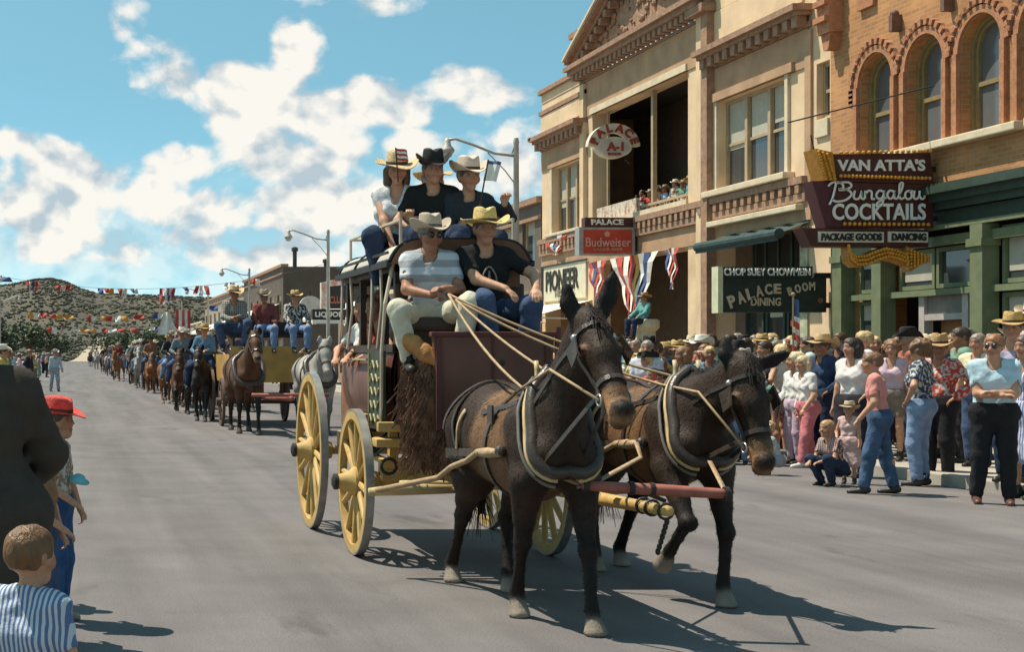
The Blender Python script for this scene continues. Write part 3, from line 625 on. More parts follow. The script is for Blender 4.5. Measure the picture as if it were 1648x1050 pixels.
MB().box(FX+.02, FX+.3, y0, y1-.1, 3.63, 3.855).build('fascia', mdkgreen, van)
for (a, c, z0_, z1_, bl) in ((24.8, 25.6, 2.62, 3.28, .3), (23.35, 24.35, 2.62, 3.28, .9), (22.15, 23.3, 2.62, 3.28, 0), (20.0, 21.65, 2.62, 3.5, .95), (24.8, 25.6, .7, 2.48, .2), (20.0, 21.65, .7, 2.48, .35), (17.3, 19.3, .7, 3.2, .4)):
    sash_window(van, a, c, z0_, z1_, FX+.1, 1, blind=bl, wood=mgreen, split=False)
d = MB(); d.box(FX+.3, FX+.36, 22.6, 23.5, .14, 2.1); d.build('door', mat('varnished_door', (.30, .14, .05), amt=.2), van)
b = MB(); b.sep(); b.box(FX+.05, FX+.2, 22.4, 22.55, .14, 2.5); b.box(FX+.05, FX+.2, 23.55, 23.7, .14, 2.5); b.box(FX+.055, FX+.195, 22.55, 23.55, 2.1, 2.2); b.build('door_frame', mat('pale_lilac_paint', (.42, .36, .33)), van)
MB().box(FX+.1, FX+.14, 22.55, 23.55, 2.2, 2.5).build('transom_panel', mat('grey_panel', (.2, .17, .14)), van)

# ------------------------------------------------------------------ shops further down the street
def shop(y0, y1, h, colr, label, front=FX, win=3, two=False, deep=12):
    t = thing('shop_building', label, 'building', group='shops further down the street'); m = mat('shop_' + str(int(y0)), colr, amt=.2, scale=1.5, bump=.2)
    zs = [.13, .6, 2.6, 3.0, h]; ysx = [y0, y1]; ho = []; n = win; w = (y1-y0)/n
    for i in range(n): ho.append((y0+w*i+w*.15, y0+w*(i+1)-w*.15, .6, 2.6))
    if two:
        for i in range(n): ho.append((y0+w*i+w*.25, y0+w*(i+1)-w*.25, 4.2, 5.6))
        zs += [4.2, 5.6]
    for q in ho: ysx += [q[0], q[1]]
    b = MB(); slab(b, front, front+.3, ysx, zs, lambda y, z: any(q[0] < y < q[1] and q[2] < z < q[3] for q in ho)); b.box(front+.3, front+deep, y0, y0+.2, .13, h-.003); b.box(front+.3, front+deep, y1-.2, y1, .13, h-.003); b.box(front+deep-.2, front+deep, y0+.2, y1-.2, .13, h-.003); b.build('wall', m, t)
    MB().box(front+.3, front+deep-.2, y0+.2, y1-.2, h-.5, h-.3).build('roof', mroof, t)
    for q in ho: sash_window(t, q[0], q[1], q[2], q[3], front+.1, 1, blind=.3, split=False)
    b = MB(); b.box(front-.15, front+.35, y0-.02, y1+.02, h, h+.18); b.box(front-.1, front, y0, y1, h-.5, h-.4); b.build('coping', mstone if colr[0] > .3 else mdkbrown, t); return t
s1 = shop(42.6, 52, 6.1, (.13, .095, .07), 'dark two-storey shop with upper windows next to the saloon', win=4, two=True)
b = MB()
b.box(FX-1.6, FX, 42.9, 51, 3.3, 3.45)
for k in range(6): b.box(FX-1.55, FX-1.47, 43.2+k*1.5, 43.28+k*1.5, 3.45, 4.3)
b.box(FX-1.58, FX-1.46, 42.9, 51, 4.3, 4.38); b.build('gallery', mat('weathered_white', (.45, .42, .36), amt=.3), s1)
shop(52.2, 63, 4.2, (.40, .33, .24), 'low cream shop behind the second lamp post', win=4)
shop(63.2, 75, 4.0, (.28, .18, .12), 'low brown shop before the side street', win=4)
shop(94.5, 116, 7.4, (.10, .07, .052), 'dark brown block with a blank side wall and flat parapet', win=6, two=True, deep=16)
shop(116.2, 150, 7.0, (.30, .24, .18), 'far tan row beyond the dark brown block', win=8, two=True)
shop(152, 210, 5.0, (.35, .28, .2), 'farthest low tan shops on the right kerb', win=8)
for i, (a, c) in enumerate(((96, 0), (108, 1))): b = MB(); b.lathe([(.14, 7.3), (.14, 8.5), (.22, 8.52), (.22, 8.75), (0, 8.85)], 12, o=(16.2+3*i if i else 15.0, a, 0)); tag(b.build('roof_vent', mat('vent_iron', (.07, .06, .05))), ['round metal vent at the near corner of the dark block roof', 'second roof vent beyond the corner vent on the dark block'][i], 'vent')
mcan = mat('white_canvas', (.70, .64, .54), amt=.12, scale=2)
def canopy(y0, y1, z0, z1, x0, label, m=None, val=.25):
    b = MB(); b.sheet(lambda u, v: (x0+(FX-x0)*u, y0+(y1-y0)*v, z0+(z1-z0)*u - .04*math.sin(v*math.pi*10)**2*(1-u)), 6, 60)
    b.sheet(lambda u, v: (x0-.01, y0+(y1-y0)*v, z0-.04*math.sin(v*math.pi*10)**2 - u*(val+.05*math.cos(v*(y1-y0)*9))), 1, 160)
    for yy in (y0+.05, y1-.05): b.tube([(x0, yy, z0), (FX, yy, z0-.05)], .02, 6)
    tag(b.build('shop_awning', m or mcan), label, 'awning', 'pale awnings along the shops')
canopy(38.4, 42.3, 2.55, 3.02, 12.3, 'white awning under the cream sign board of the left wing'); canopy(53, 61, 3.1, 4.0, 11.6, 'white canvas awning in front of the low cream shop')
canopy(64, 74.5, 3.3, 4.2, 11.4, 'white awning just before the side street'); canopy(96, 114, 3.9, 5.0, 11.3, 'pale awning running under the dark brown block'); canopy(118, 146, 3.6, 4.6, 11.3, 'small far pale awning beyond the dark block')
# left-hand side of the street, only its far end is in view
def lshop(y0, y1, h, colr, label):
    t = thing('shop_building', label, 'building', group='shops on the far left'); b = MB(); b.box(-24, -10.2, y0, y1, .1, h); b.box(-10.35, -10.2, y0, y1, h, h+.5); b.build('wall', mat('lshop_'+str(int(y0)), colr, amt=.25, scale=1), t)
    n = int((y1-y0)/4)
    for i in range(n): yy = y0+4*i+1; b = MB(); b.box(-10.2, -10.12, yy, yy+2, 1, 3); b.build('window', mglass, t)
lshop(165, 200, 5.5, (.30, .25, .18), 'low tan shop at the far left kerb'); lshop(202, 260, 4.5, (.38, .30, .22), 'farthest low shop on the left kerb')
# ------------------------------------------------------------------ signs
mletw = mat('white_neon_letter', (.80, .76, .68), rough=.5, amt=.06); mletd = mat('dark_letter', (.03, .025, .02), rough=.6)
mbulb = mat('amber_bulb', (.62, .27, .03), rough=.35, amt=.4, scale=30); mmar = mat('maroon_enamel', (.075, .022, .018), rough=.45, amt=.3, scale=4); mmarp = mat('plum_enamel', (.085, .024, .03), rough=.45, amt=.2)
mamber = mat('amber_enamel', (.42, .18, .02), rough=.5, amt=.3, scale=12); miron = mat('black_iron', (.03, .028, .026), rough=.6, amt=.3)
def sgn(x, y, Y): p = P(x, y, Y); return p.x, p.z
def letters(parent, txt, x0, x1, yc, ypx, Y, m, off, bold=.0, shear=0, depth=.012, name='lettering'):
    """letters spanning photo columns x0..x1, ypx tall, on the -Y face"""
    hgt = ypx*Y/F_PX; me = text_mesh(txt, hgt*1.4, depth, bold=bold*hgt, shear=shear, width=(x1-x0)*Y/F_PX)
    co = np.empty(len(me.vertices)*3, np.float32); me.vertices.foreach_get('co', co); co = co.reshape(-1, 3); co[:, 2] *= hgt/max(1e-6, np.ptp(co[:, 2])); me.vertices.foreach_set('co', co.ravel()); me.update()
    me.materials.append(m); x, z = sgn((x0+x1)/2, yc, Y); return link(name, me, parent, (x, Y-off-depth, z))
# tall cocktail sign
Y = 23.0
t = thing('neon_sign', 'tall maroon cocktail bar sign edged with amber bulbs and a curling arrow', 'sign')
def poly(pts): return [sgn(x, y, Y) for x, y in pts]
b = MB(); b.prism(poly([(1335, 248), (1497, 246), (1503, 296), (1342, 292)]), 'y', Y, Y+.28); b.prism(poly([(1330, 293), (1502, 297), (1503, 366), (1362, 366)]), 'y', Y+.01, Y+.27); b.build('panel', mmar, t)
b = MB(); b.prism(poly([(1308, 291), (1332, 291), (1364, 366), (1330, 366)]), 'y', Y+.02, Y+.33); b.build('plum_wing', mmarp, t)
b = MB(); b.prism(poly([(1310, 240), (1337, 246), (1343, 291), (1324, 291)]), 'y', Y-.06, Y+.34); b.build('amber_wing', mamber, t)
b = MB(); b.prism(poly([(1290, 367), (1493, 370), (1493, 398), (1305, 397)]), 'y', Y-.02, Y+.3); b.build('lower_panel', mmar, t)
b = MB(); b.prism(poly([(1315, 373), (1420, 374), (1420, 391), (1315, 390)]), 'y', Y-.045, Y-.021); b.prism(poly([(1427, 373), (1491, 374), (1491, 391), (1427, 390)]), 'y', Y-.045, Y-.021); b.build('name_plate', mat('cream_enamel', (.66, .60, .48), rough=.5), t)
b = MB(); rr = random.Random(1)
def bulbs(pts, n, r=.028):
    for i in range(n):
        q = i/(n-1)*(len(pts)-1); k = min(int(q), len(pts)-2); f = q-k; x = pts[k][0]*(1-f)+pts[k+1][0]*f; y = pts[k][1]*(1-f)+pts[k+1][1]*f; px, pz = sgn(x, y, Y); b.ball((px, Y-.07, pz), r, 8, 6)
bulbs([(1350, 284), (1492, 288)], 24, .03); bulbs([(1350, 247), (1494, 244)], 17, .03); bulbs([(1356, 361), (1490, 362)], 18, .03)
for k in range(3): bulbs([(1314+k*7, 245+k*2), (1326+k*7, 289)], 11, .025)
arrow = [(1364, 402), (1366, 412), (1376, 420), (1392, 419), (1408, 412), (1424, 407), (1440, 410), (1456, 416)]
for o in (-6, 0, 6): bulbs([(x+o*.3, y+o) for x, y in arrow], 26, .026)
for o in (-14, -8, -2, 4, 10, 16): bulbs([(1457, 416+o), (1490, 417+o*.3)], 7, .024)
b.build('bulb', mbulb, t)['kind'] = 'stuff'
b = MB(); ap = [P(x, y, Y) for x, y in arrow]
up = [(p.x, p.z+.09) for p in ap]; dn = [(p.x, p.z-.1) for p in ap]
for i in range(len(ap)-1): b.prism([up[i], up[i+1], dn[i+1], dn[i]], 'y', Y-.04, Y+.2)
b.prism(poly([(1456, 396), (1494, 418), (1462, 438), (1462, 427), (1456, 426)]), 'y', Y-.045, Y+.21); b.build('arrow', mamber, t)
letters(t, "VAN ATTA'S", 1347, 1488, 266, 19, Y, mletw, .001, .045); letters(t, 'COCKTAILS', 1339, 1489, 341, 27, Y, mletw, .001, .03)
letters(t, 'PACKAGE GOODS', 1319, 1416, 382, 12, Y, mletd, .047, .05); letters(t, 'DANCING', 1432, 1487, 382, 12, Y, mletd, .047, .05)
# script word drawn as one tube pen
scr = [[(0,88),(8,98),(22,96),(26,84),(18,80)], [(14,100),(8,60),(2,40)], [(18,80),(34,78),(40,66),(30,52),(14,48),(6,54)], [(14,96),(34,98),(40,88),(30,79),(18,78)],
       [(46,76),(44,60),(48,54),(54,58),(58,76)], [(58,76),(57,58),(62,54)], [(64,76),(63,55)], [(63,66),(70,76),(75,72),(75,56),(80,55)],
       [(96,74),(88,76),(83,66),(86,56),(93,58),(97,74)], [(97,76),(95,50),(90,36),(83,38),(88,48),(100,58)], [(114,74),(106,76),(102,66),(105,56),(111,58),(115,74)], [(115,76),(114,58),(119,55)],
       [(119,55),(126,76),(129,94),(126,97),(123,88),(123,60),(127,55),(131,58)], [(140,76),(134,72),(133,60),(138,54),(144,60),(143,72),(139,76),(147,74)], [(149,76),(148,58),(153,55),(157,62),(158,76)], [(158,64),(161,55),(166,58),(168,76),(173,72)]]
b = MB()
for st in scr:
    pts = [P(1332 + q[0]*.93, 340 - (q[1]-20)*.62 + 2, Y) for q in st]; sm = []
    for i in range(len(pts)-1):
        p0, p1, p2, p3 = pts[max(i-1, 0)], pts[i], pts[i+1], pts[min(i+2, len(pts)-1)]
        for k in range(5):
            q = k/5; sm.append(.5*((2*p1)+(p2-p0)*q+(2*p0-5*p1+4*p2-p3)*q*q+(3*p1-p0-3*p2+p3)*q**3))
    sm.append(pts[-1]); b.tube([p+Vector((0, -.02, 0)) for p in sm], .019, 6)
b.build('script_lettering', mletw, t, True)
b = MB(); b.sep(); b.box(13.6, 14.0, Y+.1, Y+.16, 3.7, 3.78); b.sep(); b.box(13.6, 14.0, Y+.1, Y+.16, 4.5, 4.58); b.sep(); b.tube([(11.6, Y+.14, 5.3), (13.97, Y+.14, 5.9)], .012, 6); b.sep(); b.tube([P(1318, 242, Y)+Vector((0, .14, 0)), P(1312, 215, Y)+Vector((0, .14, 0))], .012, 6); b.build('bracket', miron, t)

# dining room sign
Y = 26.3
t = thing('hanging_sign', 'dark green dining room sign board with a cream end, over the crowd', 'sign')
b = MB(); b.prism(poly([(1155, 430), (1307, 429), (1307, 447), (1155, 447)]), 'y', Y-.02, Y+.2); b.prism(poly([(1155, 447.3), (1330, 447.3), (1330, 503), (1155, 503)]), 'y', Y, Y+.18); b.build('panel', mat('green_black_board', (.022, .033, .028), rough=.5, amt=.3), t)
b = MB(); b.prism(poly([(1154, 429), (1162, 429), (1162, 504), (1154, 504)]), 'y', Y-.04, Y+.22); b.build('edge_strip', mat('cream_edge', (.55, .53, .34)), t)
letters(t, 'CHOP SUEY CHOWMEIN', 1164, 1303, 438, 12, Y, mletw, .022, .03)
def arc_text(parent, txt, x0, x1, yb, rise, ypx, Y, m, off, slope=0.0, tall=0):
    pr = []; n = len(txt)
    for i, ch in enumerate(txt):
        f = (i+.5)/n; x = x0+(x1-x0)*f; y = yb - rise*math.sin(f*math.pi*.55) + slope*f; px, pz = sgn(x, y, Y); h = (ypx+tall*(1-f))*Y/F_PX
        me = text_mesh(ch, h*1.4, .012, bold=h*.05, width=None if ch in "I1'" else (x1-x0)/n*.8*Y/F_PX); sl_ = math.atan2(rise*math.cos(f*math.pi*.55)*math.pi*.55 - slope, (x1-x0)); pr.append((me, T((px, Y-off-.012, pz)) @ Matrix.Rotation(-sl_*.8, 4, 'Y')))
    return link('lettering', join_meshes(pr, 'lettering', m), parent)
mlgold = mat('faded_letter', (.55, .42, .28), amt=.2)
arc_text(t, 'PALACE', 1170, 1258, 489, 24, 15, Y, mlgold, .002, tall=5); letters(t, 'DINING', 1208, 1256, 486, 13, Y, mlgold, .002, .03); arc_text(t, 'ROOM', 1266, 1312, 471, 10, 13, Y, mlgold, .002)
b = MB(); b.sep(); b.box(13.7, 14.0, Y+.05, Y+.1, 2.4, 2.5); b.sep(); b.box(13.7, 14.0, Y+.05, Y+.1, 2.95, 3.05)
b.build('bracket', miron, t)
mb_ = MB(); x, z = sgn(1320, 484, Y); mb_.lathe([(0, -.014), (.05, -.012), (.05, 0)], 14, 'y', (x, Y, z)); mb_.build('badge', mat('brown_badge', (.22, .10, .05)), t)

# beer sign and name strip
Y = 35.2
t = thing('beer_sign', 'red beer sign in a grey metal frame under a small maroon name strip', 'sign')
b = MB(); b.prism(poly([(932, 366), (1022, 366), (1022, 411), (932, 411)]), 'y', Y, Y+.3); b.build('frame', mat('grey_steel', (.36, .36, .34), rough=.4, metal=.3), t)
b = MB(); b.prism(poly([(939, 370), (1017, 370), (1017, 408), (939, 408)]), 'y', Y-.012, Y+.0); b.build('panel', mat('red_enamel', (.50, .055, .03), rough=.4, amt=.15, scale=3), t)
b = MB(); b.prism(poly([(942, 350), (1022, 350), (1022, 365), (942, 365)]), 'y', Y+.03, Y+.27); b.build('name_strip', mmar, t)
letters(t, 'PALACE', 952, 1004, 357.5, 9, Y, mletw, -.028, .05)
letters(t, 'Budweiser', 942, 1015, 390, 15, Y, mat('pink_letter', (.62, .30, .24)), .013, .02); letters(t, 'LAGER BEER', 955, 1002, 401.5, 4, Y, mat('pink_letter'), .013, .01)
b = MB(); x, z = sgn(977, 377, Y); b.lathe([(0, -.02), (.07, -.015), (.08, 0)], 5, 'y', (x, Y-.012, z)); b.build('emblem', mat('pink_letter'), t)
b = MB(); b.box(13.85, 14, Y+.1, Y+.2, 4.1, 4.9); b.build('bracket', miron, t)
# oval hanging sign with arched name
Y = 35.6
t = thing('oval_sign', 'oval white beer sign under an arch of letters hung from the balcony bay', 'sign')
cx, cz = sgn(989, 237, Y); s_ = Y/F_PX
b = MB(); b.lathe([(0, 0), (28*s_, 0), (28*s_, .25), (0, .25)], 36, 'y', (0, Y, 0)); 
b = MB(); b.prism([(cx+28*s_*math.cos(q), cz+17*s_*math.sin(q)) for q in [2*math.pi*i/40 for i in range(40)]], 'y', Y, Y+.26); b.build('rim', mat('cream_rim', (.60, .54, .42)), t)
b = MB(); b.prism([(cx+24*s_*math.cos(q), cz+14*s_*math.sin(q)) for q in [2*math.pi*i/40 for i in range(40)]], 'y', Y-.012, Y); b.build('panel', mat('pale_face', (.52, .44, .36)), t)
b = MB(); arc = [math.radians(200-220*i/24) for i in range(25)]
arc = [math.radians(178-176*i/24) for i in range(25)]
for i in range(24):
    q0, q1 = arc[i], arc[i+1]; f = lambda r, q: (cx+r*41/41*math.cos(q)*s_, sgn(0, 236, Y)[1]+r*.9*math.sin(q)*s_)
    b.prism([f(26, q0), f(42, q0), f(42, q1), f(26, q1)], 'y', Y+.02, Y+.22)
b.build('arch', mat('cream_rim'), t)
pr = []
for i, ch in enumerate('PALACE'):
    q = math.radians(162-144*i/5); px, pz = cx+34*math.cos(q)*s_, sgn(0, 236, Y)[1]+34*.9*math.sin(q)*s_; pr.append((text_mesh(ch, 14*s_*1.3, .012, bold=.015), T((px, Y-.002, pz)) @ Matrix.Rotation(math.radians(90)-q, 4, 'Y')))
link('lettering', join_meshes(pr, 'lettering', mat('red_letter', (.30, .05, .03))), t)
letters(t, 'A-1', 976, 1003, 236, 14, Y, mat('red_letter'), .013, .06); letters(t, 'BEER', 978, 1000, 248, 4, Y, mat('red_letter'), .013, .03)
b = MB(); b.sep(); b.tube([(cx, Y+.13, sgn(0, 205, Y)[1]), (13.95, Y+.13, sgn(0, 205, Y)[1])], .025, 8); b.sep(); b.tube([(cx+.3, Y+.13, sgn(0, 255, Y)[1]), (13.95, Y+.13, sgn(0, 262, Y)[1])], .02, 8); b.build('bracket', miron, t)
# flat board on the left wing
t = thing('sign_board', 'cream sign board with dark capitals flat on the left wing wall', 'sign')
b = MB(); b.box(FX-.06, FX-.001, 38.75, 42.2, 3.1, 4.1); b.build('panel', mat('cream_board', (.62, .56, .40), amt=.1), t)
b = MB(); b.box(FX-.09, FX-.06, 38.6, 42.3, 4.1, 4.15); b.box(FX-.09, FX-.06, 42.2, 42.26, 3.1, 4.1); b.build('border', miron, t)
me = text_mesh('PIONEER', .8, .01, bold=.02, width=2.7); me.materials.append(mletd); link('lettering', me, t, (FX-.075, 40.6, 3.68), rot=(0, 0, R(-90)))
me = text_mesh('HOTEL', .3, .01, bold=.005, width=1.3); me.materials.append(mat('faded_dark', (.22, .19, .14))); link('lettering', me, t, (FX-.075, 40.5, 3.3), rot=(0, 0, R(-90)))
# liquor sign down the street
Y = 60.0
t = thing('liquor_sign', 'dark liquor store sign with pale letters beyond the coach roof', 'sign')
b = MB(); b.prism(poly([(527, 462), (556, 459), (556, 497), (527, 497)]), 'y', Y, Y+.3); b.prism(poly([(503, 498), (556, 498), (556, 515), (503, 515)]), 'y', Y, Y+.3); b.build('panel', mat('sign_black', (.03, .028, .026)), t)
letters(t, 'CLUB', 530, 554, 483, 12, Y, mat('red_letter2', (.45, .12, .08)), .005, .05); letters(t, 'LIQUOR', 507, 553, 507, 10, Y, mletw, .005, .05)
b = MB(); b.prism(poly([(517, 455), (526, 453), (526, 497), (517, 497)]), 'y', Y-.02, Y+.3); b.prism(poly([(527, 452), (556, 448), (556, 458.5), (527, 461.5)]), 'y', Y-.02, Y+.3); b.build('edge_strip', mat('red_white_strip', (.6, .25, .17), scale=6, col2=(.7, .66, .58), thr=.48), t)
b = MB(); b.prism(poly([(503, 515.5), (556, 515.5), (556, 521), (503, 521)]), 'y', Y, Y+.2); b.build('sill', mletw, t); b = MB(); b.box(11.5, 14, Y+.1, Y+.2, 4.3, 4.4); b.build('bracket', miron, t)
t = thing('round_sign', 'white and red round sign on the kerb before the liquor sign', 'sign', (10.35, 62, 0)); b = MB(); b.tube([(0, 0, 0), (0, 0, 4.3)], .05, 8); b.build('post', miron, t); b = MB(); b.lathe([(0, -.08), (.5, -.08), (.5, .08), (0, .08)], 24, 'y', (0, -.1, 3.6)); b.build('disc', mat('white_enamel', (.66, .6, .52), col2=(.5, .12, .06), thr=.56, scale=4), t)

# ------------------------------------------------------------------ street lamps
msteel = mat('lamp_steel', (.42, .38, .32), rough=.5, amt=.15, metal=.2)
def lamp(x, Y, h, side, label):
    t = thing('street_lamp', label, 'street lamp', (x, Y, .13), 0, 'street lamps along the kerbs')
    b = MB(); b.lathe([(.16, 0), (.16, .5), (.11, .6), (.085, 1.2), (.06, h-.15), (.07, h-.1), (.05, h)], 14); b.build('pole', msteel, t, 'auto')
    L_ = 1.65*side; b = MB(); b.tube([(0, 0, h-.42), (L_*.3, 0, h-.36), (L_*.6, 0, h-.16), (L_*.85, 0, h-.02), (L_*.97, 0, h-.04)], .032, 8); b.tube([(0, 0, h-1.1), (L_*.16, 0, h-.75), (L_*.4, 0, h-.34)], .014, 6); b.tube([(0, 0, h-.05), (L_*.06, 0, h-.37)], .015, 6); b.build('arm', msteel, t, True)
    b = MB(); b.lathe([(.03, .06), (.07, .0), (.09, -.12), (.16, -.2), (.17, -.25), (.13, -.3)], 14, o=(L_*.97, 0, h-.06)); hd = b.build('lamp_head', msteel, t, True)
    b = MB(); b.ball((L_*.97, 0, h-.38), (.12, .12, .09)); b.build('globe', mat('lamp_glass', (.5, .5, .46), rough=.2), hd, True)
for i, Yl in enumerate((33.2, 57.5, 83, 108, 134)): lamp(KR-.22+.35, Yl, 6.45, -1, ['street lamp between the coach riders and the saloon', 'street lamp rising above the shops before the dark block', 'street lamp at the near corner of the far tan row', 'small far street lamp beyond the third on the right', 'farthest right street lamp'][i])
for i, Yl in enumerate((87, 118)): lamp(-5.9, Yl, 6.3, 1, ['street lamp whose head shows at the picture edge over the left crowd', 'smaller far lamp over the left crowd'][i])

# ------------------------------------------------------------------ bunting
mflag = [mat('flag_red', (.50, .06, .04)), mat('flag_white', (.72, .68, .6)), mat('flag_blue', (.06, .10, .24)), mat('flag_amber', (.6, .3, .06))]
for nm in ('flag_red', 'flag_white', 'flag_blue', 'flag_amber'): pass
def bunting(Yl, za, zb, sag, flags, label, xa=-5.8, xb=10.2):
    t = thing('bunting_line', label, 'bunting', (0, 0, 0), 0, 'bunting strung across the street'); z = lambda u: za+(zb-za)*u-4*sag*u*(1-u); X = lambda u: xa+(xb-xa)*u
    b = MB(); b.tube([(X(i/30), Yl, z(i/30)) for i in range(31)], .008, 5); b.build('cord', miron, t)
    for (x, w, h, cs) in flags:
        xx = (x-VX)*Yl/F_PX; u = (xx-xa)/(xb-xa); b = MB(); n = len(cs)
        for k, c in enumerate(cs):
            b.mi = c; o = (k/n-.5)*w*Yl/F_PX; ww = w*Yl/F_PX/n; ph = k*1.3+x
            b.sheet(lambda p, q: (xx+o+ww*p + .12*q*math.sin(ph), Yl+.09*math.sin(q*4+p*3+ph), z(u)-q*h*Yl/F_PX*(1-.25*abs(math.sin(ph)))), 3, 6)
        b.build('flag', mflag, t)
bunting(57.5, 5.4, 5.2, 1.1, [(8, 16, 10, [2]), (52, 22, 18, [0, 1, 2, 0]), (103, 26, 11, [0, 1, 0]), (170, 26, 10, [2, 0, 3]), (197, 16, 14, [0, 1]), (215, 12, 9, [2, 1]), (270, 26, 26, [0, 1, 2, 1, 0]), (297, 8, 8, [2]), (325, 20, 18, [0, 1, 0]), (370, 15, 12, [1, 2]), (410, 16, 12, [0, 1])], 'nearest string of red white and blue flags across the street')
bunting(83, 4.6, 4.8, .9, [(60, 30, 9, [3, 1, 0]), (90, 22, 8, [0, 3]), (112, 14, 8, [3]), (148, 14, 10, [0, 1]), (172, 18, 10, [3, 0]), (195, 20, 12, [1, 3]), (225, 16, 10, [0]), (255, 16, 10, [2, 1]), (290, 18, 12, [0, 1]), (345, 14, 10, [2])], 'second bunting string hanging above the left crowd')
bunting(108, 4.2, 4.2, .7, [(84, 16, 12, [0, 1]), (130, 30, 6, [1, 3]), (160, 26, 7, [3, 1, 0]), (188, 26, 6, [1, 0]), (215, 12, 8, [0]), (250, 16, 8, [1, 2])], 'farthest bunting string low over the riders')
# swags and streamers in the saloon entrance
def fan(y0, y1, z0, z1, cs, label):
    b = MB(); n = len(cs)
    for k, c in enumerate(cs):
        b.mi = c; a0, a1 = k/n, (k+1)/n
        b.sheet(lambda p, q: (FX-.14-.05*math.sin(q*9+k), (y0+(y1-y0)*(a0+(a1-a0)*p))*(1-q*.82)+((y0+y1)/2)*(q*.82), z0+(z1-z0)*q), 2, 6)
    tag(b.build('bunting_fan', mflag), label, 'bunting', 'cloth bunting on the saloon front')
fan(33.75, 36.7, 4.0, 2.55, [1, 2, 1, 3, 0, 1, 0, 1], 'striped cloth fan gathered to a point in the saloon entrance')
fan(32.6, 33.4, 4.0, 3.05, [0, 1, 0, 1, 2], 'short bunched red and white streamer beside the entrance pier'); fan(37.0, 38.4, 4.0, 3.0, [0, 1, 0, 2, 0], 'red streamer at the far end of the entrance')
fan(39.8, 42.0, 4.95, 4.4, [0, 1, 2, 1, 0], 'red white and blue swag above the cream sign board')
b = MB(); b.tube([(FX-.2, 35.3, 2.6), (FX-.2, 35.3, .2)], .05, 8); tag(b.build('porch_post', mat('post_red', (.35, .08, .05))), 'thin red post under the striped cloth fan', 'post')
# flag on a staff in the crowd
t = thing('flag', 'small stars and stripes hanging on a staff above the hats', 'flag', (10.2, 20.2, .13)); b = MB(); b.tube([(0, 0, 0), (0, 0, 2.25)], .014, 6); b.ball((0, 0, 2.26), .03); b.build('staff', mat('pole_wood', (.3, .2, .1)), t)
b = MB()
for k in range(8):
    b.mi = 0 if k % 2 else 1; b.sheet(lambda p, q: (-.02+.10*p*(1+.3*math.sin(k)), .035*math.sin(k*2+p*5), 1.98-.085*(k+q)-.06*p), 4, 1)
b.mi = 2; b.sheet(lambda p, q: (-.02+.09*p, .03*math.sin(p*5), 2.22-.24*q-.04*p), 4, 2); b.build('cloth', mflag, t)
# ------------------------------------------------------------------ mules and horses
mcoat = mat('animal_coat', src='attr', rough=.62, amt=.32, scale=9, bump=.22, bscale=120, spec=.22, stretch=(1, 1, .35))
mlea = mat('harness_leather', (.052, .037, .028), rough=.32, amt=.35, scale=20, bump=.15); mtan = mat('tan_leather', (.36, .24, .13), rough=.6, amt=.25, scale=20)
mhame = mat('hame_wood', (.50, .36, .16), rough=.5, amt=.25, scale=14); mchain = mat('bright_steel', (.5, .48, .45), rough=.3, metal=.8); mgreyl = mat('grey_leather', (.13, .115, .10), rough=.6, amt=.25, scale=16)
mhoof = None
def ik(a, c, l1, l2, pole):
    a, c, pole = Vector(a), Vector(c), Vector(pole); d = c - a; L_ = min(d.length, (l1+l2)*.999); x = (l1*l1 - l2*l2 + L_*L_)/(2*L_); h = math.sqrt(max(0, l1*l1 - x*x))
    u = d.normalized(); p = pole - u*pole.dot(u); p = p.normalized() if p.length > 1e-6 else u.orthogonal().normalized(); return a + u*x + p*h
def v3(*a): return np.array(a, float)
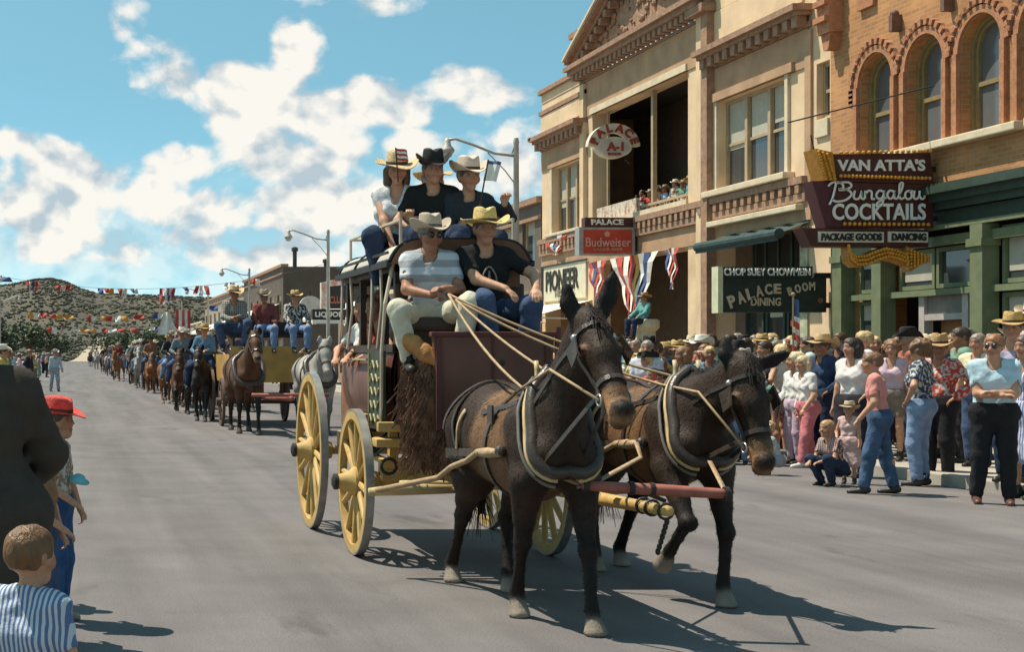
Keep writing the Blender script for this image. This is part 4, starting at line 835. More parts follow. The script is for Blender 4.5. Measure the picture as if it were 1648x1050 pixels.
def beast(feet, poll, muz, ears, cols, vox=.014, ear_len=.3, tail=1, mane=True, roll=0):
    """SDF of a mule or horse: x forward, y left, z up; cols: coat, flank, leg, muzzle, hoof, mane"""
    s = SDF(vox, .06); Y_ = (0, 1, 0)
    s.cap((-.45, 0, 1.03), (.26, 0, 1.0), .285, .30, 1, Y_, 1.18); s.cap((-.62, 0, 1.1), (-.35, 0, 1.06), .26, .28, 0); s.ball((-.78, 0, 1.06), .2, 0); s.cap((-.3, 0, 1.0), (.1, 0, .94), .25, .26, 1, k=.08)
    s.cap((.18, 0, 1.2), (.5, 0, 1.2), .15, .18, 0, Y_, 1.3); s.ball((.54, 0, 1.0), .205, 0, k=.08); s.ball((.66, .07, .98), .115, 0, k=.05); s.ball((.66, -.07, .98), .115, 0, k=.05)
    s.cap((.80, 0, 1.08), (.76, 0, .84), .03, .02, 0, k=.05, sub=True)
    for sg in (1, -1):
        s.cap((.40, .115*sg, 1.12), (.51, .14*sg, .84), .14, .112, 0, Y_, 1.2, k=.06); s.cap((-.62, .13*sg, 1.04), (-.56, .155*sg, .76), .21, .14, 0, Y_, 1.15, k=.06)
    for nm, (fx, fy, fz, lift) in feet.items():
        front = nm[0] == 'f'; sg = 1 if nm[1] == 'l' else -1
        hoof = Vector((fx, fy, fz)); fet = hoof + Vector((-.05, 0, .125) if not lift else (-.04, 0, .13) if not front else (.10, 0, .10))
        top = Vector((.52, .15*sg, .82)) if front else Vector((-.54, .155*sg, .76))
        if front: kn = ik(top, fet, .40, .33, (1, 0, .1)); rs = (.108, .060, .044, .032, .041)
        else: kn = ik(top, fet, .38, .36, (-1, 0, .05)); rs = (.135, .070, .048, .034, .043)
        m1 = top.lerp(kn, .6); s.cap(top, m1, rs[0], rs[1], 0, k=.05); s.cap(m1, kn, rs[1], rs[2], 2, k=.02)
        s.ball(kn + Vector((.008, 0, 0)), rs[2]*1.22, 2, k=.02); m2 = kn.lerp(fet, .5); s.cap(kn, m2, rs[2], rs[3], 2, k=.02); s.cap(m2, fet, rs[3], rs[4], 2, k=.02)
        if not front: s.ball(kn + Vector((-.035, 0, .03)), .034, 2, k=.02)
        dr = (hoof - fet).normalized(); s.cap(fet, hoof - dr*.05, rs[4]-.004, .042, 2, k=.015); s.cap(hoof - dr*.062, hoof - dr*.005, .050, .064, 4, k=.006)
    poll, muz = Vector(poll), Vector(muz); hd = (muz - poll).normalized(); L_ = (muz - poll).length; side = Vector((0, 1, 0)); side = (side - hd*side.dot(hd)).normalized(); side.rotate(Matrix.Rotation(roll, 3, hd)); dn = hd.cross(side); dn = dn if dn.dot(Vector((-1, 0, -.5))) > 0 else -dn   # towards the throat
    nb = Vector((.56, 0, 1.16)); nk = poll - hd*.02 + dn*.03; mid = nb.lerp(nk, .55) + Vector((.02, 0, -.03))
    s.cap(nb, mid, .235, .160, 0, Y_, 1.65, k=.08); s.cap(mid, nk, .160, .115, 0, Y_, 1.35, k=.06)
    A = lambda f, o=0, sd=0: poll + hd*L_*f + dn*o + side*sd
    s.cap(A(.02), A(.36, .0), .105, .098, 0, side, 1.12, k=.04); s.cap(A(.18, .10), A(.42, .075), .105, .075, 0, side, 1.4, k=.035); s.cap(A(.36, .012), A(.8, .03), .088, .066, 0, side, 1.12, k=.04)
    for sg in (1, -1): s.cap(A(.3, .04, .075*sg), A(.62, .03, .05*sg), .020, .014, 0, k=.02)
    s.cap(A(.78, .03), A(.96, .035), .061, .056, 3, side, .95, k=.03); s.ball(A(.97, .085), .042, 5, k=.025); s.cap(A(.955, .0), A(.985, .05), .05, .045, 5, side, .95, k=.02); s.cap(A(.88, .085, .045), A(.88, .085, -.045), .014, .014, 5, k=.008, sub=True)
    for sg in (1, -1):
        s.ball(A(.3, -.012, .083*sg), .028, 3 if ear_len > .2 else 0, k=.02); s.ball(A(.305, -.020, .100*sg), .024, 5, k=.003); s.cap(A(.93, -.012, .038*sg), A(.97, .02, .05*sg), .016, .013, 5, k=.008)
        s.cap(A(.26, .0, .075*sg), A(.36, .0, .085*sg), .02, .015, 0, k=.02)
        e = Vector(ears[0 if sg > 0 else 1]); b0 = A(-.03, .0, .06*sg); ax = (e - b0); m1 = b0 + ax*.45 + side*.012*sg; fl = ax.cross(side).normalized()
        s.chain([b0, b0 + ax*.2, m1, b0 + ax*.78, e], [.03, .045, .05, .034, .008], 5, tuple(fl), 1.7, k=.015); s.cap(m1 - ax*.22 - fl*.05*(1 if fl.dot(hd+Vector((1, 0, 0))) < 0 else -1), b0 + ax*.85 - fl*.035*(1 if fl.dot(hd+Vector((1, 0, 0))) < 0 else -1), .022, .012, 5, k=.012, sub=True)
    if mane: s.cap(nb + Vector((-.12, 0, .20)), poll - hd*.04 - dn*.05 + Vector((-.03, 0, .0)), .05, .04, 5, Y_, 1.6, k=.02); s.cap(A(-.05, -.07), A(.1, -.09), .035, .02, 5, k=.02)
    if tail: s.chain([(-.90, 0, 1.16), (-1.02, 0, 1.0), (-1.05, .02, .75), (-1.02, .03, .48)], [.04, .045, .06, .025], 5, k=.02)
    s.cut = [((0, 0, 0.0), (0, 0, -1))]; s.wob = .0035; s.wf = 17; s.head = (poll, hd, L_, side, dn, A); s.nb = nb; s.nk = nk; return s
def ray(s, o, d, far=.7):
    o, d = np.array(o, float), np.array(d, float); d /= np.linalg.norm(d); t = np.linspace(0, far, 300); v = s.at(o + d*t[:, None]); k = np.where(v < 0)[0]; tt = t[k[-1]] if len(k) else .02; return Vector(o + d*tt), Vector(d)
def ring(s, c, ax, a0, a1, n, off=.006, up=(0, 0, 1)):
    """points on the hide round the axis ax through c"""
    ax = Vector(ax).normalized(); u = Vector(up); u = (u - ax*u.dot(ax)).normalized(); w = ax.cross(u); pts, ns = [], []
    for i in range(n+1):
        q = R(a0 + (a1-a0)*i/n); d = u*math.cos(q) + w*math.sin(q); p, dd = ray(s, c, d); pts.append(p + dd*off); ns.append(dd)
    return pts, ns
def strands(b, pts, dirs, n, ln, w, rd, sp=.02):
    for _ in range(n):
        f = rd.random()*(len(pts)-1); k = min(int(f), len(pts)-2); p = Vector(pts[k]).lerp(Vector(pts[k+1]), f-k) + Vector((rd.gauss(0, sp), rd.gauss(0, sp), rd.gauss(0, sp*.5))); d = Vector(dirs) + Vector((rd.gauss(0, .25), rd.gauss(0, .3), rd.gauss(0, .2))); l = ln*rd.uniform(.6, 1.2)
        b.strap([p, p + d*l*.5, p + d*l + Vector((0, 0, -.25*l))], (0, 1, .1), w, .002)
def oval(s, c, ax, a0, a1, n, off):
    pts, ns = ring(s, c, ax, a0, a1, n, off); out = []
    for p in pts:
        d = p - Vector(c); lim = .175 + (off - .02)*1.1
        d.y *= min(1, lim/max(abs(q.y - Vector(c).y) for q in pts))
        out.append(Vector(c) + d)
    return out, ns
mmane = mat('mane_hair', (.022, .015, .011), rough=.5, amt=.5, scale=30)
def mane(s, root):
    rd = random.Random(9); poll, hd, L_, side, dn, A = s.head; b = MB(); cr = [s.nb + Vector((-.14, 0, .24)), s.nb.lerp(s.nk, .5) + Vector((-.13, 0, .10)), A(-.05, -.10)]; strands(b, cr, (-.35, 0, .8), 320, .055, .008, rd, .012); strands(b, [A(-.03, -.09), A(.12, -.10)], hd*.8 - dn*.5, 45, .08, .008, rd, .014); b.build('mane', mmane, root)
    me = root.data; n = len(me.vertices); co = np.empty(n*3, np.float32); no = np.empty(n*3, np.float32); me.vertices.foreach_get('co', co); me.vertices.foreach_get('normal', no); co, no = co.reshape(-1, 3), no.reshape(-1, 3); tn = np.empty(n*4, np.float32); me.attributes['tone'].data.foreach_get('color', tn); tn = tn.reshape(-1, 4)
    g = np.random.default_rng(4); k = g.integers(0, n, 42000); p, q = co[k] + g.normal(0, .004, (len(k), 3)), no[k]; d = np.array([-.8, 0, -.6]) + g.normal(0, .22, (len(k), 3)); d -= q*(d*q).sum(1, keepdims=True); d /= np.linalg.norm(d, axis=1, keepdims=True) + 1e-6; sd_ = np.cross(q, d)*.0022; ln = g.uniform(.012, .024, (len(k), 1))*np.where(tn[k, :1] > .19, .2, 1)
    V = np.stack([p - sd_, p + sd_, p + d*ln + q*.002], 1).reshape(-1, 3); C = np.repeat(tn[k]*np.where(tn[k, :1] > .19, 1, g.uniform(.65, 1.4, (len(k), 1))), 3, 0); C[:, 3] = 1
    hm = bpy.data.meshes.new('coat_hair'); hm.from_pydata(V.tolist(), [], np.arange(len(V)).reshape(-1, 3).tolist()); at_ = hm.attributes.new('tone', 'FLOAT_COLOR', 'POINT'); at_.data.foreach_set('color', C.astype(np.float32).ravel()); hm.materials.append(mcoat); link('coat_hair', hm, root)['kind'] = 'stuff'
    b = MB(); strands(b, [(-1.0, 0, 1.04), (-1.05, .02, .8), (-1.03, .03, .55)], (.0, 0, -1), 200, .2, .006, rd, .012); b.build('tail', mmane, root)
def harness(s, root, reins_to=None, pale=False):
    poll, hd, L_, side, dn, A = s.head
    c = Vector((.62, 0, 1.13)); ax = Vector((.86, 0, .46)).normalized()
    pts, ns = oval(s, c, ax, 0, 360, 40, .02); s.collar_low = pts[20]; b = MB(); b.tube(pts, .038, 10, cap=False); b.build('collar', mlea, root, True)
    for k, (off, r, m) in enumerate(((.046, .014, mhame), (.058, .011, mgreyl))):
        b = MB()
        for (a0, a1) in ((14, 168), (346, 192)):
            p2, _ = oval(s, c - ax*(.025 + .05*k), ax, a0, a1, 22, off); 
            if k == 0: p2 = [p2[0] + Vector((-.015, 0, .09)), p2[0] + Vector((0, 0, .04))] + p2
            b.tube(p2, r, 8)
        b.build('hame' if k == 0 else 'collar_rim', m, root, True)
    b = MB()                                                       # girth, saddle pad, back strap, hip straps, breeching
    def st(p, n, w=.04, t=.008): b.strap(p, n, w, t)
    st(*ring(s, (.12, 0, 1.0), (1, 0, 0), 0, 360, 40)); st(*ring(s, (-.50, 0, 1.0), (1, .0, .12), -100, 100, 26)); st(*ring(s, (-.68, 0, 1.0), (1, 0, -.25), -80, 80, 20), .03)
    p, n = [], []
    for i in range(20): q, d = ray(s, (.28 - 1.06*i/19, 0, 1.0), (0, 0, 1)); p.append(q + d*.006); n.append(d)
    st(p, n); 
    p, n = ring(s, (-.45, 0, .90), (0, 0, 1), 70, 290, 30, .012, up=(1, 0, 0)); st(p, n, .055, .01)
    for sg in (1, -1):
        p, n = [], []
        for i in range(15): x = .42 - 1.0*i/14; q, d = ray(s, (x, 0, .97 - .06*i/14), (0, sg, 0)); p.append(q + d*.016); n.append(d)
        st(p, n, .05, .012); p, n = [], []
        for i in range(12): f = i/11; q, d = ray(s, (.40 - .52*f, 0, 1.22 - .1*f), (0, sg, .25)); p.append(q + d*.01); n.append(d)
        st(p, n, .03); q, d = ray(s, (.40, 0, .98), (0, sg, 0)); b.ball(q + d*.03, .035, 10, 8); q, d = ray(s, (.12, 0, 1.12), (0, sg, .1)); b.strap([q + d*.01 + Vector((0, 0, .09)), q + d*.012 - Vector((0, 0, .09))], d, .09, .012)
    b.build('harness_strap', mlea, root); s_ = MB()
    for sg in (1, -1):
        s_.sep()                                                    # pale padded trace ends and bellows of the hame tug
        q0, d0 = ray(s, (.42, 0, .97), (0, sg, 0)); q1, d1 = ray(s, (.05, 0, .95), (0, sg, 0)); s_.tube([q0 + d0*.035, q0.lerp(q1, .5) + d0*.04, q1 + d1*.03], [.022, .032, .022], 8)
        for f in (.2, .8): s_.ball(q0.lerp(q1, f) + d0*.05, .02, 8, 6)
        p, n = [], []
        for i in range(10): x = -.32 - .18*i/9; q, d = ray(s, (x, 0, 1.16 - .3*i/9), (0, sg, .1)); p.append(q + d*.016); n.append(d)
        s_.strap(p, n, .035, .008)
    s_.build('hame_tug', mtan, root, True)
    b = MB()                                                       # bridle
    def hring(f, a0=0, a1=360, n=20, off=.006): return ring(s, A(f, .03), hd, a0, a1, n, off, up=dn)
    for f, w in ((.12, .025), (.66, .028)): b.strap(*hring(f), w, .007)
    for sg in (1, -1):
        p, n = [], []
        for i in range(14): q, d = ray(s, A(.04 + .72*i/13, .035), side*sg, .3); p.append(q + d*.006); n.append(d)
        b.strap(p, n, .024, .007); q, d = ray(s, A(.3, .0), side*sg, .3); o = q + d*.03; hx = hd*.06; hy = dn*.055 + side*sg*.0
        b.add([o - hx - hy - d*.02, o + hx - hy, o + hx + hy, o - hx + hy] + [x + d*.008 for x in (o - hx - hy - d*.02, o + hx - hy, o + hx + hy, o - hx + hy)], [(3, 2, 1, 0), (4, 5, 6, 7), (0, 1, 5, 4), (1, 2, 6, 5), (2, 3, 7, 6), (3, 0, 4, 7)])
    b.build('bridle', mlea, root); b = MB(); bits = []
    for sg in (1, -1):
        q, d = ray(s, A(.78, .05), side*sg, .3); bits.append(q + d*.012); b.tube([q + d*.012 + hd*.03*math.cos(t) + dn*.03*math.sin(t) for t in [2*math.pi*i/14 for i in range(15)]], .006, 6, cap=False)
        q, d = ray(s, A(.13, .0), side*sg, .3); b.ball(q + d*.012, (.02, .02, .02), 8, 6)
    b.build('bit_ring', mchain, root, True); return bits
mule_cols = [(.034, .019, .0115), (.15, .078, .036), (.017, .011, .008), (.36, .19, .09), (.26, .21, .16), (.016, .011, .009)]  # second tone: brown flank, lightened so warm sun highlights are in the colour
def put_beast(name, label, cat, loc, s, cols, group=None, rz=-90):
    me = s.mesh(name, mcoat, cols, 2); o = link(name, me, None, loc, rot=(0, 0, R(rz))); return tag(o, label, cat, group)
MU1, MU2 = Vector((2.72, 8.57, 0)), Vector((3.85, 9.38, 0))
m1 = beast({'fl': (.80, .13, 0, 0), 'fr': (.24, -.11, 0, 0), 'hl': (-.62, .10, 0, 0), 'hr': (-1.04, -.15, 0, 0)}, (.92, .05, 1.685), (1.34, .08, 1.235), [(.90, .19, 1.99), (.88, -.07, 1.94)], mule_cols, .013, roll=.0)
mule1 = put_beast('mule', 'near dark brown mule with its head held up and pale muzzle towards the camera', 'mule', MU1, m1, mule_cols, 'harnessed mule pair'); bits1 = harness(m1, mule1); mane(m1, mule1)
m2 = beast({'fl': (.72, .12, 0, 0), 'fr': (.42, -.14, .22, 1), 'hl': (-.98, .14, 0, 0), 'hr': (-.72, -.13, 0, 0)}, (.98, .10, 1.44), (1.22, .12, .895), [(1.03, .36, 1.55), (.92, .01, 1.64)], mule_cols, .013)
mule2 = put_beast('mule', 'far dark brown mule with lowered head and one front hoof lifted', 'mule', MU2, m2, mule_cols, 'harnessed mule pair'); bits2 = harness(m2, mule2); mane(m2, mule2)
def Wd(m, p): p = Vector(p); return m + Vector((p.y, -p.x, p.z))     # mule local to world (rz = -90)
# ------------------------------------------------------------------ stagecoach
myel = mat('yellow_paint', (.47, .30, .095), rough=.65, amt=.22, scale=7, bump=.1, col2=(.38, .2, .05), thr=.66); mrim = mat('worn_iron_tyre', (.30, .28, .25), rough=.4, metal=.5, amt=.3, scale=10)
mcoach = mat('oxblood_paint', (.135, .052, .032), rough=.5, amt=.25, scale=3, bump=.1, col2=(.10, .035, .024), thr=.58); mcoachd = mat('dark_coach_wood', (.045, .028, .02), rough=.55, amt=.3, scale=6); mroofc = mat('pale_roof_canvas', (.42, .39, .33), rough=.9, amt=.15, scale=5, bump=.2)
mblk = mat('black_strap', (.022, .018, .015), rough=.6); mcream2 = mat('cream_lettering', (.33, .29, .14), rough=.6, amt=.2)
CX = 2.91; FA, RA = 10.95, 12.66
coach = thing('stagecoach', 'oxblood red stagecoach with yellow spoked wheels and riders on its roof', 'stagecoach', (CX, 11.6, 0))
O = Vector((CX, 11.6, 0))
def cb(name, b, m, sm=False, parent=None):
    o = b.build(name, m, parent or coach, sm); o.location = (0, 0, 0) if parent else -O; return o
def wheel(x, y, r, ns, sgn_):
    h = MB(); h.lathe([(0, -.17), (.055, -.17), (.07, -.12), (.085, -.08), (.115, -.05), (.115, .05), (.09, .08), (.075, .14), (.0, .14)], 20, 'x'); 
    for i in range(ns):
        q = 2*math.pi*i/ns+.1; d = Vector((0, math.cos(q), math.sin(q))); h.tube([d*.09 + Vector((.0, 0, 0)), d*.3*r + Vector((-.02*sgn_, 0, 0)), d*(r-.055) + Vector((-.035*sgn_, 0, 0))], [.030, .027, .022], 8)
    h.lathe([(r-.08, -.03), (r-.08, .03), (r-.015, .03), (r-.015, -.03), (r-.08, -.03)], 48, 'x', o=(-.035*sgn_, 0, 0))
    w = cb('wheel', h, myel, 'auto'); w.location = Vector((x, y, r)) - O
    t = MB(); t.lathe([(r-.0155, -.031), (r-.0155, .031), (r, .031), (r, -.031), (r-.0155, -.031)], 48, 'x', o=(-.035*sgn_, 0, 0)); cb('tyre', t, mrim, 'auto', w)
    c = MB(); c.lathe([(.062, -.171), (.062, -.2), (.03, -.215), (0, -.215)] if sgn_ > 0 else [(.062, .141), (.062, .19), (0, .2)], 14, 'x'); cb('hub_cap', c, mblk, 'auto', w)
for sx in (-1, 1): wheel(CX+.70*sx, FA, .56, 12, -sx); wheel(CX+.75*sx, RA, .69, 14, -sx)
b = MB()                                                           # running gear
b.tube([(CX-.74, FA, .56), (CX+.74, FA, .56)], .035, 10); b.tube([(CX-.76, RA, .69), (CX+.76, RA, .69)], .038, 10)
b.box(CX-.55, CX+.55, FA-.06, FA+.06, .60, .74, .015); b.box(CX-.55, CX+.55, RA-.06, RA+.06, .72, .86, .015)
for sx in (-1, 1):
    b.tube([(CX+.38*sx, RA, .7), (CX+.38*sx, FA-.1, .66)], .032, 8); b.box(CX+.45*sx-.03, CX+.45*sx+.03, FA-.04, FA+.04, .74, 1.05); b.box(CX+.45*sx-.03, CX+.45*sx+.03, RA-.04, RA+.04, .86, 1.15)
b.tube([(CX, RA, .7), (CX+.1, FA, .62)], .045, 8)
b.box(CX-.62, CX+.62, FA-.42, FA-.34, .60, .69, .015); b.tube([(CX-.42, FA-.02, .60), (CX-.42, FA-.5, .62)], .03, 8); b.tube([(CX+.42, FA-.02, .60), (CX+.42, FA-.5, .62)], .03, 8)
b.box(CX-.7, CX-.35, FA-.6, FA-.3, .86, .92, .01); b.box(CX-.72, CX-.3, FA-.75, FA-.68, .98, 1.05, .01)
cb('running_gear', b, myel, 'auto'); b = MB()
for sx in (-1, 1):
    for k in range(4): b.strap([(CX+.40*sx, FA, 1.02-.03*k), (CX+.40*sx, 11.8, .80-.03*k), (CX+.40*sx, RA, 1.10-.03*k)], (sx, 0, 0), .05, .012)
b.tube([(CX-.66, FA-.1, .45), (CX-.66, FA-.1, .62)], .02, 6); b.tube([(CX-.6+.055*math.cos(t), FA-.55, .72+.055*math.sin(t)) for t in [i*.4 for i in range(17)]], .012, 6)
cb('thorough_brace', b, mblk)
BX0, BX1, BY0, BY1 = 2.36, 3.27, 10.42, 12.28
def prof(u):                                                       # curved coach side: bulges at the belt
    return .0 + .07*math.sin(math.pi*min(1, max(0, u)))
b = MB()                                                           # lower body, panel with rounded ends
for (x, sg) in ((BX0, -1), (BX1, 1)):
    b.sheet(lambda u, v: (x + sg*prof(u)*math.sin(math.pi*(.15+.7*v)), BY0 + (BY1-BY0)*v, .95 + .27*(1-math.sin(math.pi*(.12+.76*v)))*(1-u) + .62*u), 10, 16)
    b.sheet(lambda u, v: (x + sg*(prof(u)*math.sin(math.pi*(.15+.7*v))-.03), BY0 + (BY1-BY0)*v, .95 + .27*(1-math.sin(math.pi*(.12+.76*v)))*(1-u) + .62*u), 10, 16)
b.box(BX0+.02, BX1-.02, BY0, BY0+.04, 1.0, 1.72); b.box(BX0+.02, BX1-.02, BY1-.04, BY1, 1.0, 1.72); b.box(BX0+.05, BX1-.05, BY0+.04, BY1-.04, .96, 1.0); cb('body', b, mcoach, 'auto')
b = MB()                                                           # posts, belt rail and roof rail leave three openings a side
for x in (BX0, BX1-.05):
    for y in (BY0, BY0+.42, BY1-.62, BY1-.06): b.box(x, x+.05, y, y+.06, 1.56, 2.2)
    b.box(x-.02, x+.07, BY0, BY1, 1.55, 1.61); b.box(x-.02, x+.07, BY0, BY1, 2.14, 2.2)
for y in (BY0, BY1-.05): b.box(BX0+.05, BX1-.05, y, y+.04, 1.73, 1.80); b.box(BX0+.05, BX1-.05, y, y+.04, 2.12, 2.19); b.box(2.78, 2.84, y+.002, y+.038, 1.8, 2.12)
b.box(BX0+.06, BX1-.06, BY0+.05, BY0+.08, 1.2, 2.1); b.box(BX0+.1, BX1-.1, BY0+.1, BY0+.42, 1.0, 1.38); b.box(BX0+.1, BX1-.1, BY1-.42, BY1-.1, 1.0, 1.38); cb('body_frame', b, mcoachd)
b = MB()                                                           # doors, with painted scroll panels
for (x, sg) in ((BX1, 1), (BX0, -1)): b = MB(); b.sheet(lambda u, v: (x + sg*(.012 + prof(u)*math.sin(math.pi*(.40+.2*v))), BY0+.52+.62*v, 1.02+.52*u), 8, 6); d = cb('door', b, mcoach, True)
b = MB()
for (x, sg) in ((BX0, -1),):
    for (z0, z1) in ((1.06, 1.075), (1.49, 1.505)): b.box(x+sg*.10, x+sg*.06, BY0+.56, BY0+1.1, z0, z1)
cb('door_trim', b, mcream2, False, d)
b = MB()                                                           # painted board by the front post, scrolled pale ornament
b.box(BX0-.10, BX0-.075, BY0-.03, BY0+.42, .98, 1.56); pb = cb('painted_board', b, mat('green_black_panel', (.04, .05, .03), amt=.3)); b = MB()
for k in range(5):
    z = 1.06+.1*k; b.tube([(BX0-.107, BY0+.06+.3*q/12+.012*math.sin(k), z+.028*math.sin(q*1.15+k)) for q in range(13)], .008, 5)
for y in (BY0-.02, BY0+.4): b.box(BX0-.112, BX0-.1, y, y+.015, .99, 1.55)
cb('scroll_ornament', b, mcream2, False, pb)
def roofz(u): return 2.2 + .165*(1-abs(2*u-1)**8)
b = MB(); RX0, RX1 = BX0-.06, BX1+.05
b.sheet(lambda u, v: (RX0+(RX1-RX0)*(.5-.5*math.cos(math.pi*u)), BY0-.10+(BY1-BY0+.16)*v, roofz(.5-.5*math.cos(math.pi*u))), 40, 8); b.sheet(lambda u, v: (RX0+(RX1-RX0)*u, BY0-.10+(BY1-BY0+.16)*v, 2.198), 4, 4); cb('roof', b, mroofc, 'auto')
b = MB()
for v in (.0, .32, .64, .97):
    y = BY0-.10+(BY1-BY0+.16)*v; b.strap([(RX0+(RX1-RX0)*(.5-.5*math.cos(math.pi*u/24)), y+.02, roofz(.5-.5*math.cos(math.pi*u/24))+.003) for u in range(25)], (0, 0, 1), .04, .012)
for x in (RX0-.01, RX1+.01): b.box(x-.015, x+.015, BY0-.1, BY1+.06, 2.17, 2.215); b.box(x-.006, x+.006, BY0-.08, BY1+.04, 2.265, 2.285)
cb('roof_strap', b, mblk)
b = MB(); b.sheet(lambda u, v: (RX0+.01+(RX1-RX0-.02)*(.5-.5*math.cos(math.pi*u)), BY0-.102-.0*v, 2.19+(roofz(.5-.5*math.cos(math.pi*u))-2.19)*v), 32, 2); b.box(RX0+.1, RX1-.1, BY0-.16, BY0-.06, 2.02, 2.2); cb('roof_front', b, mat('brown_roof_leather', (.16, .075, .04), amt=.25))
b = MB()                                                           # luggage rail round the roof
for x in (RX0+.1, RX1-.1):
    b.tube([(x, BY0, 2.52), (x, BY1, 2.52)], .013, 6)
    for y in (BY0, BY0+.6, BY0+1.2, BY1): b.tube([(x, y, 2.3), (x, y, 2.52)], .012, 6)
b.tube([(RX0+.1, BY1, 2.52), (RX1-.1, BY1, 2.52)], .013, 6)
b.tube([(BX0-.02, BY0-.02, 2.2), (BX0-.1, BY0-.12, 1.9), (BX0-.12, BY0-.1, 1.55), (BX0-.1, BY0+.0, 1.05)], .014, 6)
for (y, w) in ((BY1-.1, .0), (BY1-.45, .02), (BY0+.55, 0), (BY0+.25, .01)): b.tube([(BX0-.05, y, 2.18), (BX0-.06+w, y-.03, 1.9), (BX0-.07, y+.03, 1.58)], .012, 6)
cb('roof_rail', b, mat('pale_rail', (.48, .40, .30), rough=.5))
b = MB()                                                           # front boot with footboard, driver's box
PX0, PX1, PYf = 2.46, 3.28, 9.72
b.prism([(PX0+.06, 1.0), (PX1-.02, 1.0), (PX1, 1.66), (PX0, 1.66)], 'y', PYf, PYf+.05)
b.box(PX0+.02, PX0+.06, PYf+.05, BY0, 1.02, 1.5); b.box(PX1-.06, PX1-.02, PYf+.05, BY0, 1.02, 1.5); b.box(PX0+.06, PX1-.06, PYf+.05, BY0, 1.02, 1.06)
b.add([(PX0+.06, PYf+.05, 1.60), (PX1-.06, PYf+.05, 1.60), (PX1-.06, 10.1, 1.36), (PX0+.06, 10.1, 1.36)], [(0, 1, 2, 3)]); cb('front_boot', b, mcoach)
b = MB(); b.box(PX0-.015, PX1+.015, PYf-.015, PYf+.06, 1.655, 1.69, .008); b.box(PX0+.02, PX0+.06, PYf-.012, PYf+.0, 1.02, 1.65); b.box(PX1-.06, PX1-.02, PYf-.012, PYf, 1.02, 1.65); b.box(2.86, 2.875, PYf-.008, PYf, 1.02, 1.65); b.tube([(PX1+.02, PYf, 1.2), (PX1+.03, PYf, 1.72)], .02, 8); b.tube([(PX0-.02, 10.35, 1.78), (PX0-.1, 10.3, 1.9), (PX0-.08, 10.0, 1.92)], .014, 6); cb('boot_trim', b, mat('dark_red_trim', (.11, .035, .025), amt=.2))
b = MB(); b.box(2.34, 3.28, 10.05, 10.40, 1.70, 1.80, .03); b.box(2.34, 3.28, 10.34, 10.41, 1.80, 2.05, .02); b.box(2.4, 3.22, 10.12, 10.36, 1.06, 1.70); cb('driver_seat', b, mcoachd)
b = MB(); b.sheet(lambda u, v: (BX0+.05+.8*u, BY1+.06+.5*math.sin(math.pi*v*.62)*(1-.15*v), 1.9-1.05*v), 10, 12); b.sheet(lambda u, v: (BX0+.05+(.8 if u > .5 else 0), BY1+.0+(.06+.5*math.sin(math.pi*v*.62)*(1-.15*v))*(u*2 % 1.001), 1.9-1.05*v), 10, 12); cb('rear_boot', b, mat('rear_boot_leather', (.22, .10, .05), amt=.3, scale=5, bump=.2), True)
b = MB(); b.tube([(CX+.29, FA-.45, .62), (CX+.30, 9.4, .64), (CX+.30, 8.6, .66), (CX+.30, 7.68, .69)], [.045, .043, .040, .030], 10)
cb('tongue', b, myel, True); b = MB()
for y in (7.72, 7.9, 8.02): b.tube([(CX+.30+.042*math.cos(t), y, .685+.042*math.sin(t)) for t in [i*.5 for i in range(14)]], .008, 6)
for k in range(7): b.ball((CX+.34, 7.8+.02*k, .62-.03*k), (.016, .01, .022), 6, 4)
cb('pole_band', b, mblk)
b = MB(); b.tube([(2.06, FA-1.05, .58), (2.3, FA-1.06, .60), (2.66, FA-1.04, .60)], [.028, .042, .03], 10); b.tube([(3.45, FA-1.0, .60), (3.75, FA-1.0, .60), (4.05, FA-1.0, .6)], [.028, .042, .03], 10); b.box(2.3, 3.8, FA-.96, FA-.9, .585, .65, .015); cb('singletree', b, mat('pale_wood', (.52, .38, .18), amt=.2, scale=9), True)
# neck yoke hung between the two collars
yoke = thing('neck_yoke', 'red wooden neck yoke hanging in front of the team above the yellow pole', 'neck yoke', (3.2, 7.8, .82)); b = MB()
ya, yb = P(937, 782, 7.86), P(1176, 796, 7.74); o = Vector((3.2, 7.8, .82)); b.tube([ya-o, ya.lerp(yb, .08)-o, ya.lerp(yb, .5)-o, ya.lerp(yb, .92)-o, yb-o], [.021, .028, .033, .028, .021], 12); b.build('bar', mat('red_yoke_paint', (.30, .095, .065), rough=.65, amt=.3, scale=10), yoke, True); b = MB()
for f in (.02, .33, .47, .97): b.sep(); q = ya.lerp(yb, f)-o; b.lathe([(.028, -.012), (.039, -.012), (.039, .012), (.028, .012)], 14, 'x', q)
b.sep(); b.tube([ya.lerp(yb, .36)-o, Vector((3.25, 7.82, .73))-o], .012, 6); b.build('ring', mblk, yoke)
col1 = Wd(MU1, m1.collar_low); col2 = Wd(MU2, m2.collar_low)
def line(name, label, cat, segs, m, r=.011, flat=None, group=None):
    b = MB()
    for s_ in segs:
        if flat: b.strap(s_, Vector((-.3, -1, .5)), flat, .006)
        else: b.tube(s_, r, 6)
    return tag(b.build(name, m, None, True), label, cat, group)
line('breast_strap', 'tan straps running from the mule collars down to the red yoke', 'strap', [[col1, ya.lerp(yb, .03)], [col2, yb.lerp(ya, .03)], [Wd(MU2, (.42, -.31, .98)), Wd(MU2, (.62, -.36, .9)), ya.lerp(yb, .05)], [Wd(MU1, (.5, -.2, .92)), ya.lerp(yb, .02)]], mtan, flat=.026)
